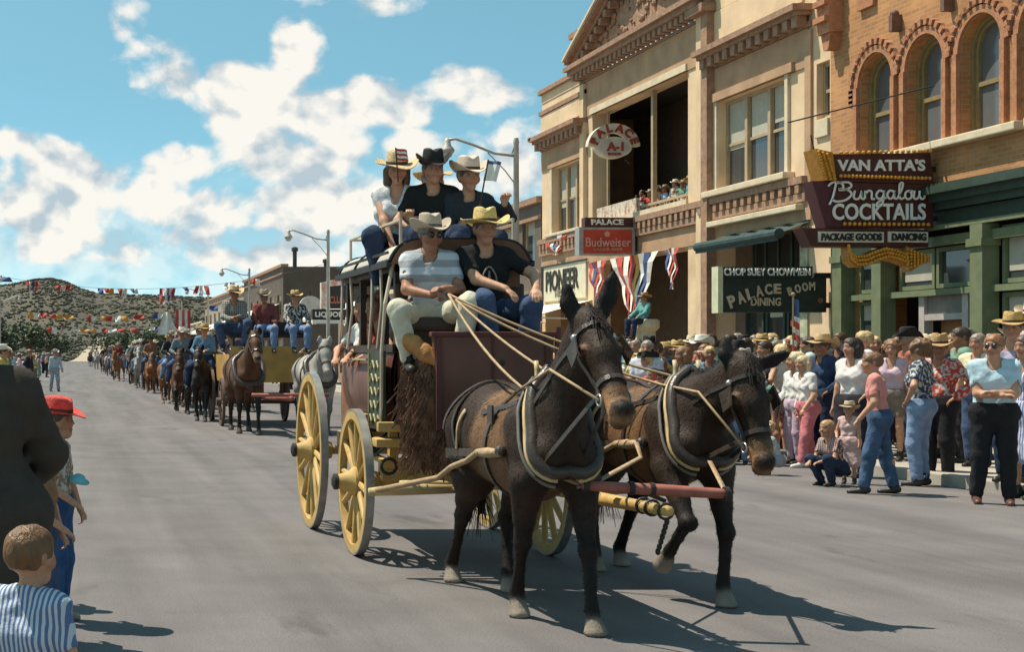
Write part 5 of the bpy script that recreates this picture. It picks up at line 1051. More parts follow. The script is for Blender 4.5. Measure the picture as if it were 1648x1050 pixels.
def trace(mu, s, sg, x, y, z): 
    a = [Wd(mu, ray(s, (px, 0, pz), (0, sg, 0))[0] + Vector((0, sg*.03, 0))) for px, pz in ((.05, .95), (-.25, .88), (-.5, .82))]; return a + [Wd(mu, (-.86, sg*.30, .72)), Vector((x, y, z))]
line('trace', 'long leather traces running from the mule collars back to the singletrees', 'trace', [trace(MU1, m1, -1, 2.10, FA-1.05, .59), trace(MU1, m1, 1, 2.64, FA-1.05, .6), trace(MU2, m2, -1, 3.48, FA-1.0, .6), trace(MU2, m2, 1, 4.03, FA-1.0, .6)], mtan, r=.02)
REINHAND = P(722, 474, 9.78); RH2 = P(733, 482, 9.76)
def hamering(mu, s, sg): return Wd(mu, ray(s, (.42, 0, 1.24), (0, sg, .45))[0] + Vector((0, sg*.03, .05)))
rb = lambda mu, bb: [Wd(mu, q) for q in bb]
r1, r2 = rb(MU1, bits1), rb(MU2, bits2)
def side_neck(mu, s, sg, f=.62): q, d = ray(s, s.nb.lerp(s.nk, f) + Vector((0, 0, -.03)), (0, sg, 0)); return Wd(mu, q + d*.02)
def sag(a, c, d, n=8): return [a.lerp(c, i/n) - Vector((0, 0, 4*d*(i/n)*(1-i/n))) for i in range(n+1)]
line('reins', 'pair of long pale leather reins from the driver to the bits of both mules', 'reins', [sag(REINHAND, hamering(MU1, m1, -1), .06) + [side_neck(MU1, m1, -1), r1[1]], sag(RH2, hamering(MU1, m1, 1), .04) + [side_neck(MU1, m1, 1), r1[0]], sag(RH2, hamering(MU2, m2, -1), .05) + [side_neck(MU2, m2, -1), r2[1]], sag(REINHAND, hamering(MU2, m2, 1), .06) + [side_neck(MU2, m2, 1), r2[0]]], mtan, r=.009)
# hide and fur slung from the near side of the boot
t = thing('fur_hide', 'shaggy red brown fur hide hanging from the near side of the driver box', 'hide', (2.33, 10.26, 1.34)); rr = random.Random(4)
b = MB(); b.sheet(lambda u, v: (.0+.26*v-.03*math.sin(u*6), -.30-.16*v+.03*math.sin(v*9+u*4), .18-.6*u*(1-.15*math.sin(v*7))), 14, 10); b.build('hide', mat('fur_brown', (.15, .065, .035), amt=.6, scale=14, col2=(.24, .12, .065), thr=.55), t); b = MB()
for k in range(800):
    v, u = .75*rr.random(), .8*rr.random(); p = Vector((.34*v-.03*math.sin(u*6), -.32-.20*v+.03*math.sin(v*9+u*4), .16-.72*u)); b.strap([p, p + Vector((rr.gauss(-.01, .025), -.03, -.05)), p + Vector((rr.gauss(-.01, .05), -.03, -.17-.1*rr.random()))], (0, -1, 0), .009, .003)
b.build('fur', mat('fur_brown'), t)['kind'] = 'stuff'
s_ = SDF(.014, .04); s_.chain([(-.03, -.32, .33), (.03, -.38, .27), (.11, -.44, .20), (.17, -.48, .15)], [.035, .055, .055, .03], 0); s_.chain([(.17, -.48, .15), (.22, -.52, .16)], [.03, .02]); s_.wob = .006; s_.wf = 60
link('rolled_pelt', s_.mesh('rolled_pelt', mat('pelt_ochre', (.42, .18, .05), amt=.4, scale=12, bump=.4)), t)
# ------------------------------------------------------------------ people
mskin = mat('skin', src='attr', rough=.55, amt=.17, scale=30, spec=.35)
mcloth = mat('cloth', src='obj', rough=.9, amt=.16, scale=14, bump=.6, bscale=13, spec=.2); mdenim = mat('denim', src='obj', rough=.95, amt=.32, scale=9, bump=.6, bscale=14, spec=.15)
mplaid = pattern_mat('plaid_cloth', 'plaid', 9, [(.5, .45, .4), (.08, .06, .07)]); mstripe = pattern_mat('striped_cloth', 'stripes', 11, [(.10, .16, .30)]); mhstripe = pattern_mat('banded_knit', 'hstripes', 2.6, [(.30, .30, .31)]); mprint = pattern_mat('printed_cloth', 'dots', 26, [(.5, .48, .42)])
mhair = mat('hair', src='obj', rough=.42, amt=.4, scale=40, bump=.5, bscale=70, spec=.5, stretch=(1, 1, .12)); mfelt = mat('hat_felt', src='obj', rough=.9, amt=.15, scale=16, bump=.2, bscale=60); mstraw = mat('hat_straw', src='obj', rough=.8, amt=.28, scale=45, bump=.7, bscale=90); mshoe = mat('shoe_leather', src='obj', rough=.45, amt=.2, scale=12)
mlens = mat('dark_lens', (.012, .012, .014), rough=.15, spec=.8)
SKIN = [(.48, .25, .15), (.015, .010, .008), (.36, .12, .09), (.38, .18, .105)]
SKIN2 = [(.33, .15, .085), (.012, .009, .008), (.26, .085, .06), (.27, .115, .065)]
UP = Vector((0, 0, 1))
class Pose:
    """joints of a figure facing -Y; hands, feet and knees are placed, elbows and knees solved"""
    def __init__(s, hip=(0, 0, .93), up=(0, 0, 1), fwd=(0, -1, 0), look=(0, -1, 0), hl=(.27, -.05, .80), hr=(-.27, -.05, .80), el=(.5, .9, -.2), er=(-.5, .9, -.2), fl=(.10, 0, .085), fr=(-.10, 0, .085), kl=(.1, -1, 0), kr=(-.1, -1, 0), toe=(0, -1, -.15), toer=None, fem=0, hs=1.0, fat=1.0, curl=.5, thin=1.0, hd=None, hdr=None):
        s.__dict__.update({k: v for k, v in locals().items() if k != 's'}); s.hip = Vector(hip); s.up = Vector(up).normalized(); f = Vector(fwd); s.fwd = (f - s.up*f.dot(s.up)).normalized(); s.side = s.fwd.cross(s.up) * -1
        if s.side.x*1 < 0 and abs(s.fwd.y) > .5 and s.fwd.y < 0: s.side = -s.side
        H, U, Sd = s.hip, s.up, s.side; sw = .150 if fem else .168
        s.shl, s.shr = H + U*.475 + Sd*sw, H + U*.475 - Sd*sw; s.neck = H + U*.52; lk = Vector(look).normalized(); s.lk = lk
        s.head = H + U*.567 + (U*.5 + UP*.5)*.115*hs + lk*.018
        s.hl, s.hr = Vector(hl), Vector(hr); s.elb, s.err = ik(s.shl, s.hl, .285, .26, el), ik(s.shr, s.hr, .285, .26, er)
        s.hl = s.elb + (s.hl - s.elb).normalized()*min(.26, (s.hl - s.elb).length + .02); s.hr = s.err + (s.hr - s.err).normalized()*min(.26, (s.hr - s.err).length + .02)
        s.hjl, s.hjr = H + Sd*.09, H - Sd*.09; s.fl, s.fr = Vector(fl), Vector(fr); s.knl, s.knr = ik(s.hjl, s.fl, .43, .42, kl), ik(s.hjr, s.fr, .43, .42, kr)
        s.hf = lk; s.hside = (UP.cross(lk)).normalized(); s.hup = lk.cross(s.hside); 
        if s.hup.z < 0: s.hup = -s.hup
    def headM(s):
        m = Matrix((( s.hside.x, -s.hf.x, s.hup.x, s.head.x), (s.hside.y, -s.hf.y, s.hup.y, s.head.y), (s.hside.z, -s.hf.z, s.hup.z, s.head.z), (0, 0, 0, 1))); return m @ Matrix.Scale(s.hs, 4)
def torso(sd, p, g, col=0, lo=True):
    H, U, Sd, Fw = p.hip, p.up, p.side, p.fwd
    for sh in (p.shl, p.shr): sd.cap(H + U*.535, sh + U*.01, .046+g, .052+g, col, k=.05)
    f = p.fat; wr = .088 if p.fem else .102
    if lo: sd.cap(H - Sd*.075*f + Fw*-.01, H + Sd*.075*f + Fw*-.01, .118*f+g, col=col, k=.06)
    sd.cap(H + U*.16 - Sd*.055*f + Fw*.005*f, H + U*.16 + Sd*.055*f + Fw*.005*f, wr*f+g, col=col, k=.07); sd.cap(H + U*.33 - Sd*.08, H + U*.33 + Sd*.08, .108*(f*.5+.5)+g, col=col, k=.07)
    sd.cap(H + U*.435 - Sd*.10, H + U*.435 + Sd*.10, .070+g, col=col, k=.06)
    if p.fem == 1:
        for q in (1, -1): sd.ball(H + U*.335 + Sd*.075*q + Fw*.075, .062+g*.8, col, k=.05)
def arm(sd, p, L, g0, g1, frac=2.0, col=0):
    sh, e, w = (p.shl, p.elb, p.hl) if L else (p.shr, p.err, p.hr); t = p.thin
    if frac <= 1: sd.cap(sh, sh.lerp(e, frac), .058*t+g0, .048*t+g1, col, k=.04)
    else: sd.cap(sh, e, .057*t+g0, .043*t+g1, col, k=.04); sd.cap(e, e.lerp(w, min(1, frac-1)), .043*t+g1, .040*t+g1 if frac < 2 else .029*t+g1, col, k=.025)
def hand(sd, p, L):
    e, w = (p.elb, p.hl) if L else (p.err, p.hr); t = .9 if p.fem or p.hs > 1.1 else 1.0; d = p.hd if L else p.hdr
    d = Vector(d).normalized() if d else (w - e).normalized(); out = p.side*(1 if L else -1)
    pn = d.cross(UP if abs(d.z) < .8 else p.fwd).normalized()                       # across the knuckles
    if pn.dot(p.side) < 0: pn = -pn
    palmn = d.cross(pn).normalized(); palmn = palmn if palmn.dot(Vector((0, 0, -1)) - out) > 0 else -palmn
    sd.cap(w, w + d*.06*t, .026*t, .030*t, 0, tuple(palmn), 1.7, k=.02); c = p.curl
    for i, ln in enumerate((.066, .078, .073, .056)):
        o = (i-1.5)*.0195*t; b0 = w + d*.075*t + pn*o; a1 = c*.7; a2 = c*1.9; d1 = (d*math.cos(a1) + palmn*math.sin(a1)); d2 = (d*math.cos(a2) + palmn*math.sin(a2)); b1 = b0 + d1*ln*.5*t + pn*o*.12; b2 = b1 + d2*ln*.5*t
        sd.cap(w + d*.05*t + pn*o*.9, b0, .0125*t, .0118*t, 0, k=.006); sd.cap(b0, b1, .0115*t, .0105*t, 0, k=.003); sd.cap(b1, b2, .0105*t, .009*t, 0, k=.003)
    th = pn*(-1 if L else 1)*(1 if out.dot(pn) > 0 else 1); th = -out - pn*0 if abs(d.z) > .8 else th; th = (th - d*th.dot(d)).normalized()
    th = Vector(p.fwd) - d*Vector(p.fwd).dot(d) if d.z < -.8 else th; th = th.normalized() if th.length > .1 else pn
    t0 = w + d*.02*t + th*.022*t; t1 = t0 + (d*.6 + th*.6 + palmn*.4).normalized()*.04*t; sd.cap(t0, t1, .015*t, .0125*t, 0, k=.01); sd.cap(t1, t1 + (d*.9 + th*.1 + palmn*.4).normalized()*.034*t, .0125*t, .0105*t, 0, k=.004)
def body_mesh(p, vox, skin):
    s = SDF(vox, .03); torso(s, p, -.012); H, U, Sd, Fw = p.hip, p.up, p.side, p.fwd; t = p.thin
    s.cap(p.neck - U*.05, p.head - p.hup*.05*p.hs + Fw*-.012, .062*t, .054*t if not p.fem else .046*t, 0, k=.04)
    M = p.headM(); h = lambda x, y, z: np.array(M @ Vector((x, -y, z))); q = p.hs; sx = tuple(p.hside)          # h(side, forward, up)
    s.cap(h(0, -.022, .028), h(0, .012, .03), .098*q, .094*q, 0, sx, 1.2, k=.03); s.cap(h(0, .03, -.02), h(0, .052, -.082), .070*q, .045*q, 0, sx, 1.1, k=.035); s.ball(h(0, .072, -.098), .022*q, 0, k=.02)
    s.cap(h(0, .094, .02), h(0, .112, -.022), .010*q, .0155*q, 3, k=.012); s.ball(h(.014, .1, -.026), .010*q, 3, k=.008); s.ball(h(-.014, .1, -.026), .010*q, 3, k=.008)
    for g in (1, -1):
        s.ball(h(.033*g, .105, .014), .017*q, k=.02, sub=True); s.ball(h(.032*g, .080, .014), .016*q, 0, k=.008); s.ball(h(.032*g, .0885, .013), .0125*q, 1, k=.003); s.cap(h(.014*g, .097, .034), h(.052*g, .083, .034), .0105*q, .009*q, 1, k=.005)
        s.ball(h(.045*g, .062, -.03), .03*q, 3, k=.03); s.cap(h(.081*g, -.01, .012), h(.083*g, -.006, -.02), .020*q, .013*q, 3, sx, 1.8, k=.01)
    s.cap(h(-.022, .093, -.063), h(.022, .093, -.063), .0095*q, .0095*q, 2, k=.005); s.cap(h(-.014, .09, -.073), h(.014, .09, -.073), .0085*q, .0085*q, 2, k=.005)
    for L in (1, 0): arm(s, p, L, -.006, 0); hand(s, p, L)
    for hj, kn, an, tv in ((p.hjl, p.knl, p.fl, p.toe), (p.hjr, p.knr, p.fr, p.toer or p.toe)):
        tv = Vector(tv).normalized(); s.cap(hj, kn, .084*p.fat*t, .055*t, 0, k=.04); bk = -(tv - (an-kn).normalized()*tv.dot((an-kn).normalized())); m = kn.lerp(an, .3) + bk*.02; s.chain([kn, m, an], [.054*t, .056*t, .034*t], 0, k=.03); s.cap(an + Vector((0, 0, -.03)) - tv*.03, an + tv*.13 + Vector((0, 0, -.04)), .034, .028, 0, k=.03)
    return s.mesh('person', mskin, skin, 1)
def top_mesh(p, vox, kind, m):
    s = SDF(vox, .04); torso(s, p, .010); H, U, Sd = p.hip, p.up, p.side; s.wob = .0065 if kind == 'coat' else .0055; s.wf = 19 if kind == 'coat' else 38
    if kind != 'sleeveless':
        fr = {'tee': .62, 'long': 1.92, 'rolled': 1.25, 'coat': 1.95}[kind]; g = .034 if kind == 'coat' else .013
        for L in (1, 0):
            arm(s, p, L, g*.8, g, fr); sh, e, w = (p.shl, p.elb, p.hl) if L else (p.shr, p.err, p.hr)
            if fr <= 1: a = sh.lerp(e, fr-.06); d = (e-sh).normalized(); s.cap(a, a + d*.2, .046*p.thin+g*.1, .046*p.thin, sub=True, k=.004)
            else: a = e.lerp(w, fr-1-.04); d = (w-e).normalized(); s.cap(a, a + d*.16, .036*p.thin+g*.3, .034*p.thin, sub=True, k=.004)
    else: s.p = [q for q in s.p]; 
    s.cap(p.neck - U*.06, p.neck + U*.0, .072, .062, k=.03); s.cap(p.neck - U*.035 + p.fwd*.035, p.neck + U*.16 + p.fwd*.01, .06, .075, sub=True, k=.004)
    if kind == 'sleeveless': s.cap(p.neck - U*.10 + p.fwd*.09, p.neck + U*.1 + p.fwd*.05, .035, .06, sub=True, k=.01)
    if kind == 'coat':
        for kn, hj in ((p.knl, p.hjl), (p.knr, p.hjr)): s.cap(hj, hj.lerp(kn, .55), .14, .14, k=.05)
        s.cap(H - Sd*.09*p.fat, H + Sd*.09*p.fat, .152*p.fat, k=.05); s.cap(H - Sd*.08 - UP*.2, H + Sd*.08 - UP*.2, .155*p.fat, k=.08)
        def srf(o, d):
            o, d = np.array(o, float), np.array(d, float)/np.linalg.norm(d); t = np.linspace(0, .5, 250); v = s.at(o + d*t[:, None]); k = np.where(v < 0)[0]; return o + d*(t[k[-1]] if len(k) else .1)
        bk = -p.fwd; pts = [srf(H + U*h, bk) for h in (.46, .34, .22, .10, -.02, -.14, -.26)]
        for i in range(len(pts)-1): s.cap(pts[i], pts[i+1], .006 if i < 4 else .016, k=.012, sub=True)     # back seam and vent
        for L in (1, 0):
            sh, e, w = (p.shl, p.elb, p.hl) if L else (p.shr, p.err, p.hr); ax = (e-sh).normalized(); o1 = ax.orthogonal().normalized()
            for f, tilt in ((.80, .03), (.92, -.035), (.68, -.02)):                                           # elbow folds
                c = sh.lerp(e, f); ring_ = [c + (o1*math.cos(q) + ax.cross(o1)*math.sin(q))*.098 + ax*tilt*math.cos(q) for q in [6.283*i/10 for i in range(11)]]
                for i in range(10): s.cap(ring_[i], ring_[i+1], .010, k=.022, sub=True)
        s.chain([p.neck + U*.03 + p.side*.085 + p.fwd*.03, p.neck + U*.045 + p.side*.06 - p.fwd*.065, p.neck + U*.045 - p.side*.06 - p.fwd*.065, p.neck + U*.03 - p.side*.085 + p.fwd*.03], [.026]*4, k=.012)
    else: s.cut = [(p.hip - U*(.085 if kind == 'rolled' else .03), -U)]
    return s.mesh('shirt', m, None, 1)
def bottom_mesh(p, vox, kind, m):
    s = SDF(vox, .045); H, U, Sd, Fw = p.hip, p.up, p.side, p.fwd; f = p.fat; s.wob = .0055; s.wf = 30
    s.cap(H - Sd*.075*f - Fw*.012, H + Sd*.075*f - Fw*.012, .138*f, k=.06); s.cap(H + U*.07 - Sd*.065*f, H + U*.07 + Sd*.065*f, .118*f, k=.06)
    for hj, kn, an in ((p.hjl, p.knl, p.fl), (p.hjr, p.knr, p.fr)):
        if kind == 'skirt': s.cap(hj, kn + (kn-hj).normalized()*.03 + (hj-H)*.15, .12*f, .125*f, k=.12)
        elif kind == 'shorts': s.cap(hj, hj.lerp(kn, .62), .102*f, .09*f, k=.04); a = hj.lerp(kn, .58); d = (kn-hj).normalized(); s.cap(a, a + d*.2, .08, .075, sub=True, k=.004)
        else: s.cap(hj, kn, .108*f, .083, k=.04); e = kn.lerp(an, .93); s.cap(kn, e, .083, .066, k=.03); d = (an-kn).normalized(); s.cap(e - d*.02, e + d*.14, .05, .05, sub=True, k=.004)
    if min(p.knl.z, p.knr.z) < p.hip.z - .1: s.cut = [(p.hip + U*.115, U)]
    if p.fem == 2: s.wob = .006
    return s.mesh('skirt' if kind == 'skirt' else 'shorts' if kind == 'shorts' else 'trousers', m, None, 1)
def shoe_mesh(p, vox):
    s = SDF(vox, .02)
    for an, tv in ((p.fl, p.toe), (p.fr, p.toer or p.toe)):
        tv = Vector(tv).normalized(); s.cap(an - tv*.04 + Vector((0, 0, -.04)), an + tv*.15 + Vector((0, 0, -.045)), .043, .036, k=.03); s.cap(an + Vector((0, 0, .03)), an + Vector((0, 0, -.03)), .046, .046)
    zs = min(p.fl.z, p.fr.z)
    if p.toe[2] > -.3: s.cut = [((0, 0, zs - .085), (0, 0, -1))]
    return s.mesh('shoes', mshoe, None, 1)
# head-frame pieces (x side, -y forward, z up)
def hair_mesh(kind):
    s = SDF(.011, .02); sx = (1, 0, 0); rr = random.Random(3)
    s.cap((0, .026, .034), (0, -.010, .038), .108, .102, 0, sx, 1.2)
    if kind == 'bob':
        for g in (1, -1): s.cap((.075*g, .01, .0), (.075*g, .02, -.10), .045, .04)
        s.cap((0, .08, 0), (0, .07, -.10), .07, .06)
    if kind == 'curly':
        for k in range(34): a, b_ = rr.uniform(0, 6.28), rr.uniform(-.6, 1.2); s.ball((.095*math.cos(a)*math.cos(b_), .03+.10*math.sin(a)*math.cos(b_), .03+.105*math.sin(b_)), rr.uniform(.026, .04))
    if kind == 'pony': s.chain([(0, .11, .05), (0, .17, .03), (0, .175, -.06), (0, .15, -.13)], [.03, .036, .034, .01])
    s.cap((0, -.10, -.035), (0, -.11, -.10), .076, .09, sub=True, k=.015); s.cap((0, -.105, .0), (0, -.13, -.0), .058, .06, sub=True, k=.02)
    if kind == 'short': s.cap((0, .05, -.105), (0, .1, -.12), .075, .09, sub=True, k=.015); s.cap((.1, -.02, -.05), (-.1, -.02, -.05), .034, sub=True, k=.01)
    s.wob = .003; s.wf = 70; return s.mesh('hair', mhair, None, 1)
def hat_mesh(kind):
    b = MB(); z0 = .062
    if kind == 'cap':
        b.sheet(lambda u, v: (.104*math.cos(v*6.2832)*math.cos(u*1.5), .012+.116*math.sin(v*6.2832)*math.cos(u*1.5), z0-.01+.095*math.sin(u*1.5)), 8, 28); b.sheet(lambda u, v: (.10*math.sin((v-.5)*2.4)*(1+.1*u), -.085*math.cos((v-.5)*2.2)-.085*u*math.cos((v-.5)*2.2), z0+.0-.02*u), 4, 14); b.sheet(lambda u, v: (.10*math.sin((v-.5)*2.4)*(1+.1*u), -.085*math.cos((v-.5)*2.2)-.085*u*math.cos((v-.5)*2.2), z0-.006-.02*u), 4, 14)
        return b.mesh('hat', mfelt, True)
    br, cu, hh, wob = {'cowboy': (.182, .085, .12, .004), 'straw': (.185, .03, .105, .012), 'wide': (.208, .045, .12, .020), 'stetson': (.172, .095, .13, .004)}[kind]
    def brim(r, q, dz=0):
        f = max(0, (r-.1)/(br-.1)); c, s_ = math.cos(q), math.sin(q); return (r*c*(.94 - .10*f*(cu/.1)), .012 + r*s_*1.14, z0 + dz + cu*f**1.6*c*c - .022*f*f*abs(s_)**3 + wob*f*math.sin(3*q+1))
    b.sheet(lambda u, v: brim(.094+(br-.094)*u, v*6.28319), 8, 44); b.sheet(lambda u, v: brim(.094+(br-.094)*u, v*6.28319, -.007), 8, 44); b.sheet(lambda u, v: brim(br, v*6.28319, -.007*u), 1, 44)
    def crown(u, v):
        q = v*6.28319; t = u; r = .098*(1 - .16*t**2) if t < .82 else .098*(.892 - (t-.82)/.18*.75); zz = hh*min(1, t/.82) if t < .82 else hh*(1 + .05*math.sin((t-.82)/.18*3.1))
        x, y = r*math.cos(q)*.93, r*math.sin(q)*1.15; zz -= .045*max(0, t-.45)*math.exp(-(x/.03)**2)*(1 + .6*(y < 0)); x *= 1 - .22*max(0, t-.35)*(1 if y < 0 else .35)*abs(math.sin(q)); return (x, .012 + y, z0 + zz)
    b.sheet(crown, 14, 44); m = mstraw if kind in ('straw', 'wide') else mfelt; b.mi = 1
    b.sheet(lambda u, v: (.1005*math.cos(v*6.28319)*.93, .012+.1005*math.sin(v*6.28319)*1.15, z0+.002+.024*u), 1, 44); return b.mesh('hat', [m, mat('hat_band', (.05, .03, .02))], True)
HEADBITS = {}
def headbit(k):
    if k not in HEADBITS: HEADBITS[k] = hair_mesh(k[5:]) if k.startswith('hair_') else hat_mesh(k[4:])
    return HEADBITS[k]
POSES, PARTS = {}, {}
def part(pk, kind, vox, m=None, skin=0):
    key = (pk, kind, m.name if m else '', skin)
    if key not in PARTS:
        p = POSES[pk]
        PARTS[key] = body_mesh(p, vox, (SKIN, SKIN2)[skin]) if kind == 'body' else shoe_mesh(p, vox) if kind == 'shoes' else top_mesh(p, vox, kind, m) if kind in ('tee', 'long', 'rolled', 'sleeveless', 'coat') else bottom_mesh(p, vox, kind, m)
    return PARTS[key]
def person(pk, loc, rz, label, group=None, top=('tee', (.5, .5, .5)), bot=('trousers', (.1, .12, .2)), hair=('short', (.05, .03, .02)), hat=None, shoes=(.03, .025, .02), sc=1.0, vox=.0125, skin=0, glasses=False, specs=None):
    o = link('person', part(pk, 'body', vox, None, skin), None, loc, rot=(0, 0, R(rz)), scale=(sc,)*3); tag(o, label, 'person', group); p = POSES[pk]; M = p.headM()
    tm = top[2] if len(top) > 2 else mcloth; a = link('coat' if top[0] == 'coat' else 'shirt', part(pk, top[0], vox, tm), o, color=top[1]); bm_ = bot[2] if len(bot) > 2 else (mdenim if bot[0] == 'trousers' else mcloth); link({'trousers': 'trousers', 'shorts': 'shorts', 'skirt': 'skirt'}[bot[0]], part(pk, bot[0], vox, bm_), o, color=bot[1])
    link('shoes', part(pk, 'shoes', vox), o, color=shoes)
    if hair: h = link('hair', headbit('hair_' + hair[0]), o, color=hair[1]); h.matrix_local = M
    if hat: h = link('hat', headbit('hat_' + hat[0]), o, color=hat[1]); h.matrix_local = M @ Matrix.Rotation(R(hat[2] if len(hat) > 2 else 0), 4, 'X')
    if glasses:
        if 'gl' not in HEADBITS:
            b = MB()
            for g in (1, -1): b.lathe([(0, -.006), (.025, -.004), (.025, .0), (0, .002)], 14, 'y', (.033*g, -.102, .012), 1.1, .85); b.tube([(.06*g, -.098, .018), (.085*g, -.06, .016), (.088*g, .01, .012)], .003, 5)
            b.tube([(-.01, -.106, .018), (.01, -.106, .018)], .003, 5); HEADBITS['gl'] = b.mesh('sunglasses', mlens, True)
        link('sunglasses', HEADBITS['gl'], o).matrix_local = M
    return o
Q = Pose
POSES.update(
    stand=Q(), standf=Q(fem=1, thin=.86, hl=(.24, -.06, .82), hr=(-.22, -.10, .84)),
    folded=Q(hl=(-.03, -.26, 1.15), hr=(.05, -.25, 1.12), el=(.8, .5, -.6), er=(-.8, .5, -.6), curl=1.0, look=(-.35, -1, -.02), fl=(.13, -.02, .085), fr=(-.15, .03, .085), hd=(-1, -.2, .1), hdr=(1, -.2, .1), fat=1.08),
    step=Q(hip=(0, 0, .92), up=(0, -.1, 1), hl=(.26, -.22, .92), hr=(-.25, .02, .82), fl=(.11, -.17, .085), fr=(-.12, .16, .085), look=(.25, -1, .02), curl=.9),
    akimbo=Q(fem=1, thin=.86, hl=(.19, -.08, 1.02), hr=(-.22, -.08, .85), el=(.9, .5, .1), look=(-.3, -1, .05)), akimbom=Q(hl=(.20, -.06, 1.02), hr=(-.2, -.08, 1.02), el=(.9, .5, .1), er=(-.9, .5, .1), look=(.2, -1, .0), hd=(-.6, -.5, -.5), hdr=(.6, -.5, -.5)),
    shade=Q(hl=(.05, -.20, 1.62), hr=(-.24, -.08, .84), el=(.8, -.3, -.6), look=(.1, -1, .06), hd=(-1, .1, .2)), hold=Q(hl=(.12, -.28, 1.08), hr=(-.12, -.28, 1.10), el=(.6, .6, -.6), er=(-.6, .6, -.6), curl=1.0, look=(.2, -1, .05)),
    holdf=Q(fem=1, thin=.84, hl=(.10, -.25, 1.12), hr=(-.10, -.26, 1.02), el=(.6, .6, -.6), er=(-.6, .6, -.6), curl=1.0, look=(-.25, -1, .0), fl=(.12, -.12, .085)),
    kid=Q(hs=1.18, thin=.9, hl=(.22, -.15, .88), hr=(-.20, -.22, .98), look=(-.2, -1, .08), curl=.8), kidup=Q(hs=1.18, thin=.9, hl=(.24, -.05, .82), hr=(-.16, -.24, 1.5), er=(-.8, -.2, -.6), look=(.2, -1, .15)),
    squat=Q(hip=(0, .06, .30), up=(0, -.32, 1), hs=1.18, thin=.9, hl=(.10, -.42, .42), hr=(-.12, -.42, .40), fl=(.13, -.18, .085), fr=(-.13, -.14, .085), kl=(.25, -1, .6), kr=(-.25, -1, .6), look=(.1, -1, .05), curl=.9),
    ride=Q(hip=(0, 0, 0), up=(0, -.06, 1), hl=(.08, -.33, .20), hr=(-.16, -.24, .14), el=(.7, .6, -.5), er=(-.7, .6, -.5), fl=(.37, -.24, -.60), fr=(-.37, -.24, -.60), kl=(.5, -1, .5), kr=(-.5, -1, .5), curl=1.0),
    sit=Q(hip=(0, 0, .10), up=(0, .04, 1), hl=(.18, -.36, .22), hr=(-.18, -.36, .22), el=(.7, .6, -.3), er=(-.7, .6, -.3), fl=(.14, -.46, -.30), fr=(-.14, -.46, -.30), kl=(.2, -1, .6), kr=(-.2, -1, .6)),
    driver=Q(hip=(0, 0, .10), up=(0, -.06, 1), look=(.28, -1, -.16), hl=(.06, -.38, .33), hr=(-.02, -.36, .28), el=(.75, .5, -.5), er=(-.85, .35, -.45), curl=1.15, fl=(.20, -.36, -.20), fr=(-.20, -.34, -.24), kl=(.5, -1, .7), kr=(-.6, -1, .6), fat=1.04, hd=(-.8, -.5, 0), hdr=(.6, -.7, .1)),
    guard=Q(hip=(0, 0, .10), up=(0, -.05, 1), look=(-.12, -1, .04), hl=(.27, -.40, .30), hr=(.02, -.42, .30), el=(.95, .3, -.1), er=(-.9, .35, -.35), fl=(.22, -.34, -.24), fr=(-.06, -.40, -.20), kl=(.35, -1, .75), kr=(-.25, -1, .8), curl=.35, hd=(-.2, -.7, -.5), hdr=(.45, -.7, -.55)),
    roofw=Q(fem=1, thin=.88, hip=(0, 0, .10), up=(.02, -.10, 1), look=(.12, -1, -.02), hl=(.13, -.30, .34), hr=(-.02, -.33, .12), el=(.8, .5, -.3), er=(-.9, .4, -.2), fl=(.12, -.48, -.22), fr=(-.12, -.44, -.22), kl=(.2, -1, .7), kr=(-.3, -1, .6), curl=.9, hd=(.0, -.5, .8)),
    roofb=Q(thin=.85, hip=(0, 0, .10), up=(0, -.06, 1), look=(.02, -1, .03), hl=(.12, -.30, .16), hr=(-.16, -.26, .22), el=(.8, .4, -.2), er=(-.8, .4, -.2), fl=(.12, -.46, -.22), fr=(-.14, -.46, -.22), kl=(.2, -1, .7), kr=(-.3, -1, .6), curl=.8),
    roofg=Q(thin=.85, hs=1.1, hip=(0, 0, .10), up=(0, -.06, 1), look=(.05, -1, .0), hl=(.27, -.26, .52), hr=(-.10, -.30, .14), el=(.8, .2, -.6), er=(-.8, .4, -.2), fl=(.12, -.44, -.22), fr=(-.14, -.44, -.22), kl=(.2, -1, .7), kr=(-.3, -1, .6), curl=1.1, hd=(.1, -.2, 1)),
    kneel=Q(fem=1, thin=.86, hip=(0, 0, .16), up=(0, -.32, 1), look=(.3, -1, -.05), hl=(.16, -.42, .34), hr=(-.14, -.44, .34), el=(.9, .2, -.2), er=(-.9, .2, -.2), fl=(.10, .34, -.20), fr=(-.10, .34, -.20), kl=(.05, -.6, -1), kr=(-.05, -.6, -1), toe=(0, .3, -1), curl=.6),
    stoop=Q(fat=1.15, up=(0, -.38, 1), look=(-.1, -1, -.2), hl=(.20, -.12, 1.00), hr=(-.28, -.05, 1.00), el=(.6, 1, .1), er=(-.5, 1, .25), hd=(-.3, -.9, -.3), hdr=(.4, -.8, -.4)),
    coat=Q(fat=1.28, hl=(.18, -.14, 1.0), hr=(-.10, -.27, 1.02), el=(.7, .6, .1), er=(-1, .25, -.1), look=(-.1, -1, 0), hdr=(.5, -.6, -.5)),
)
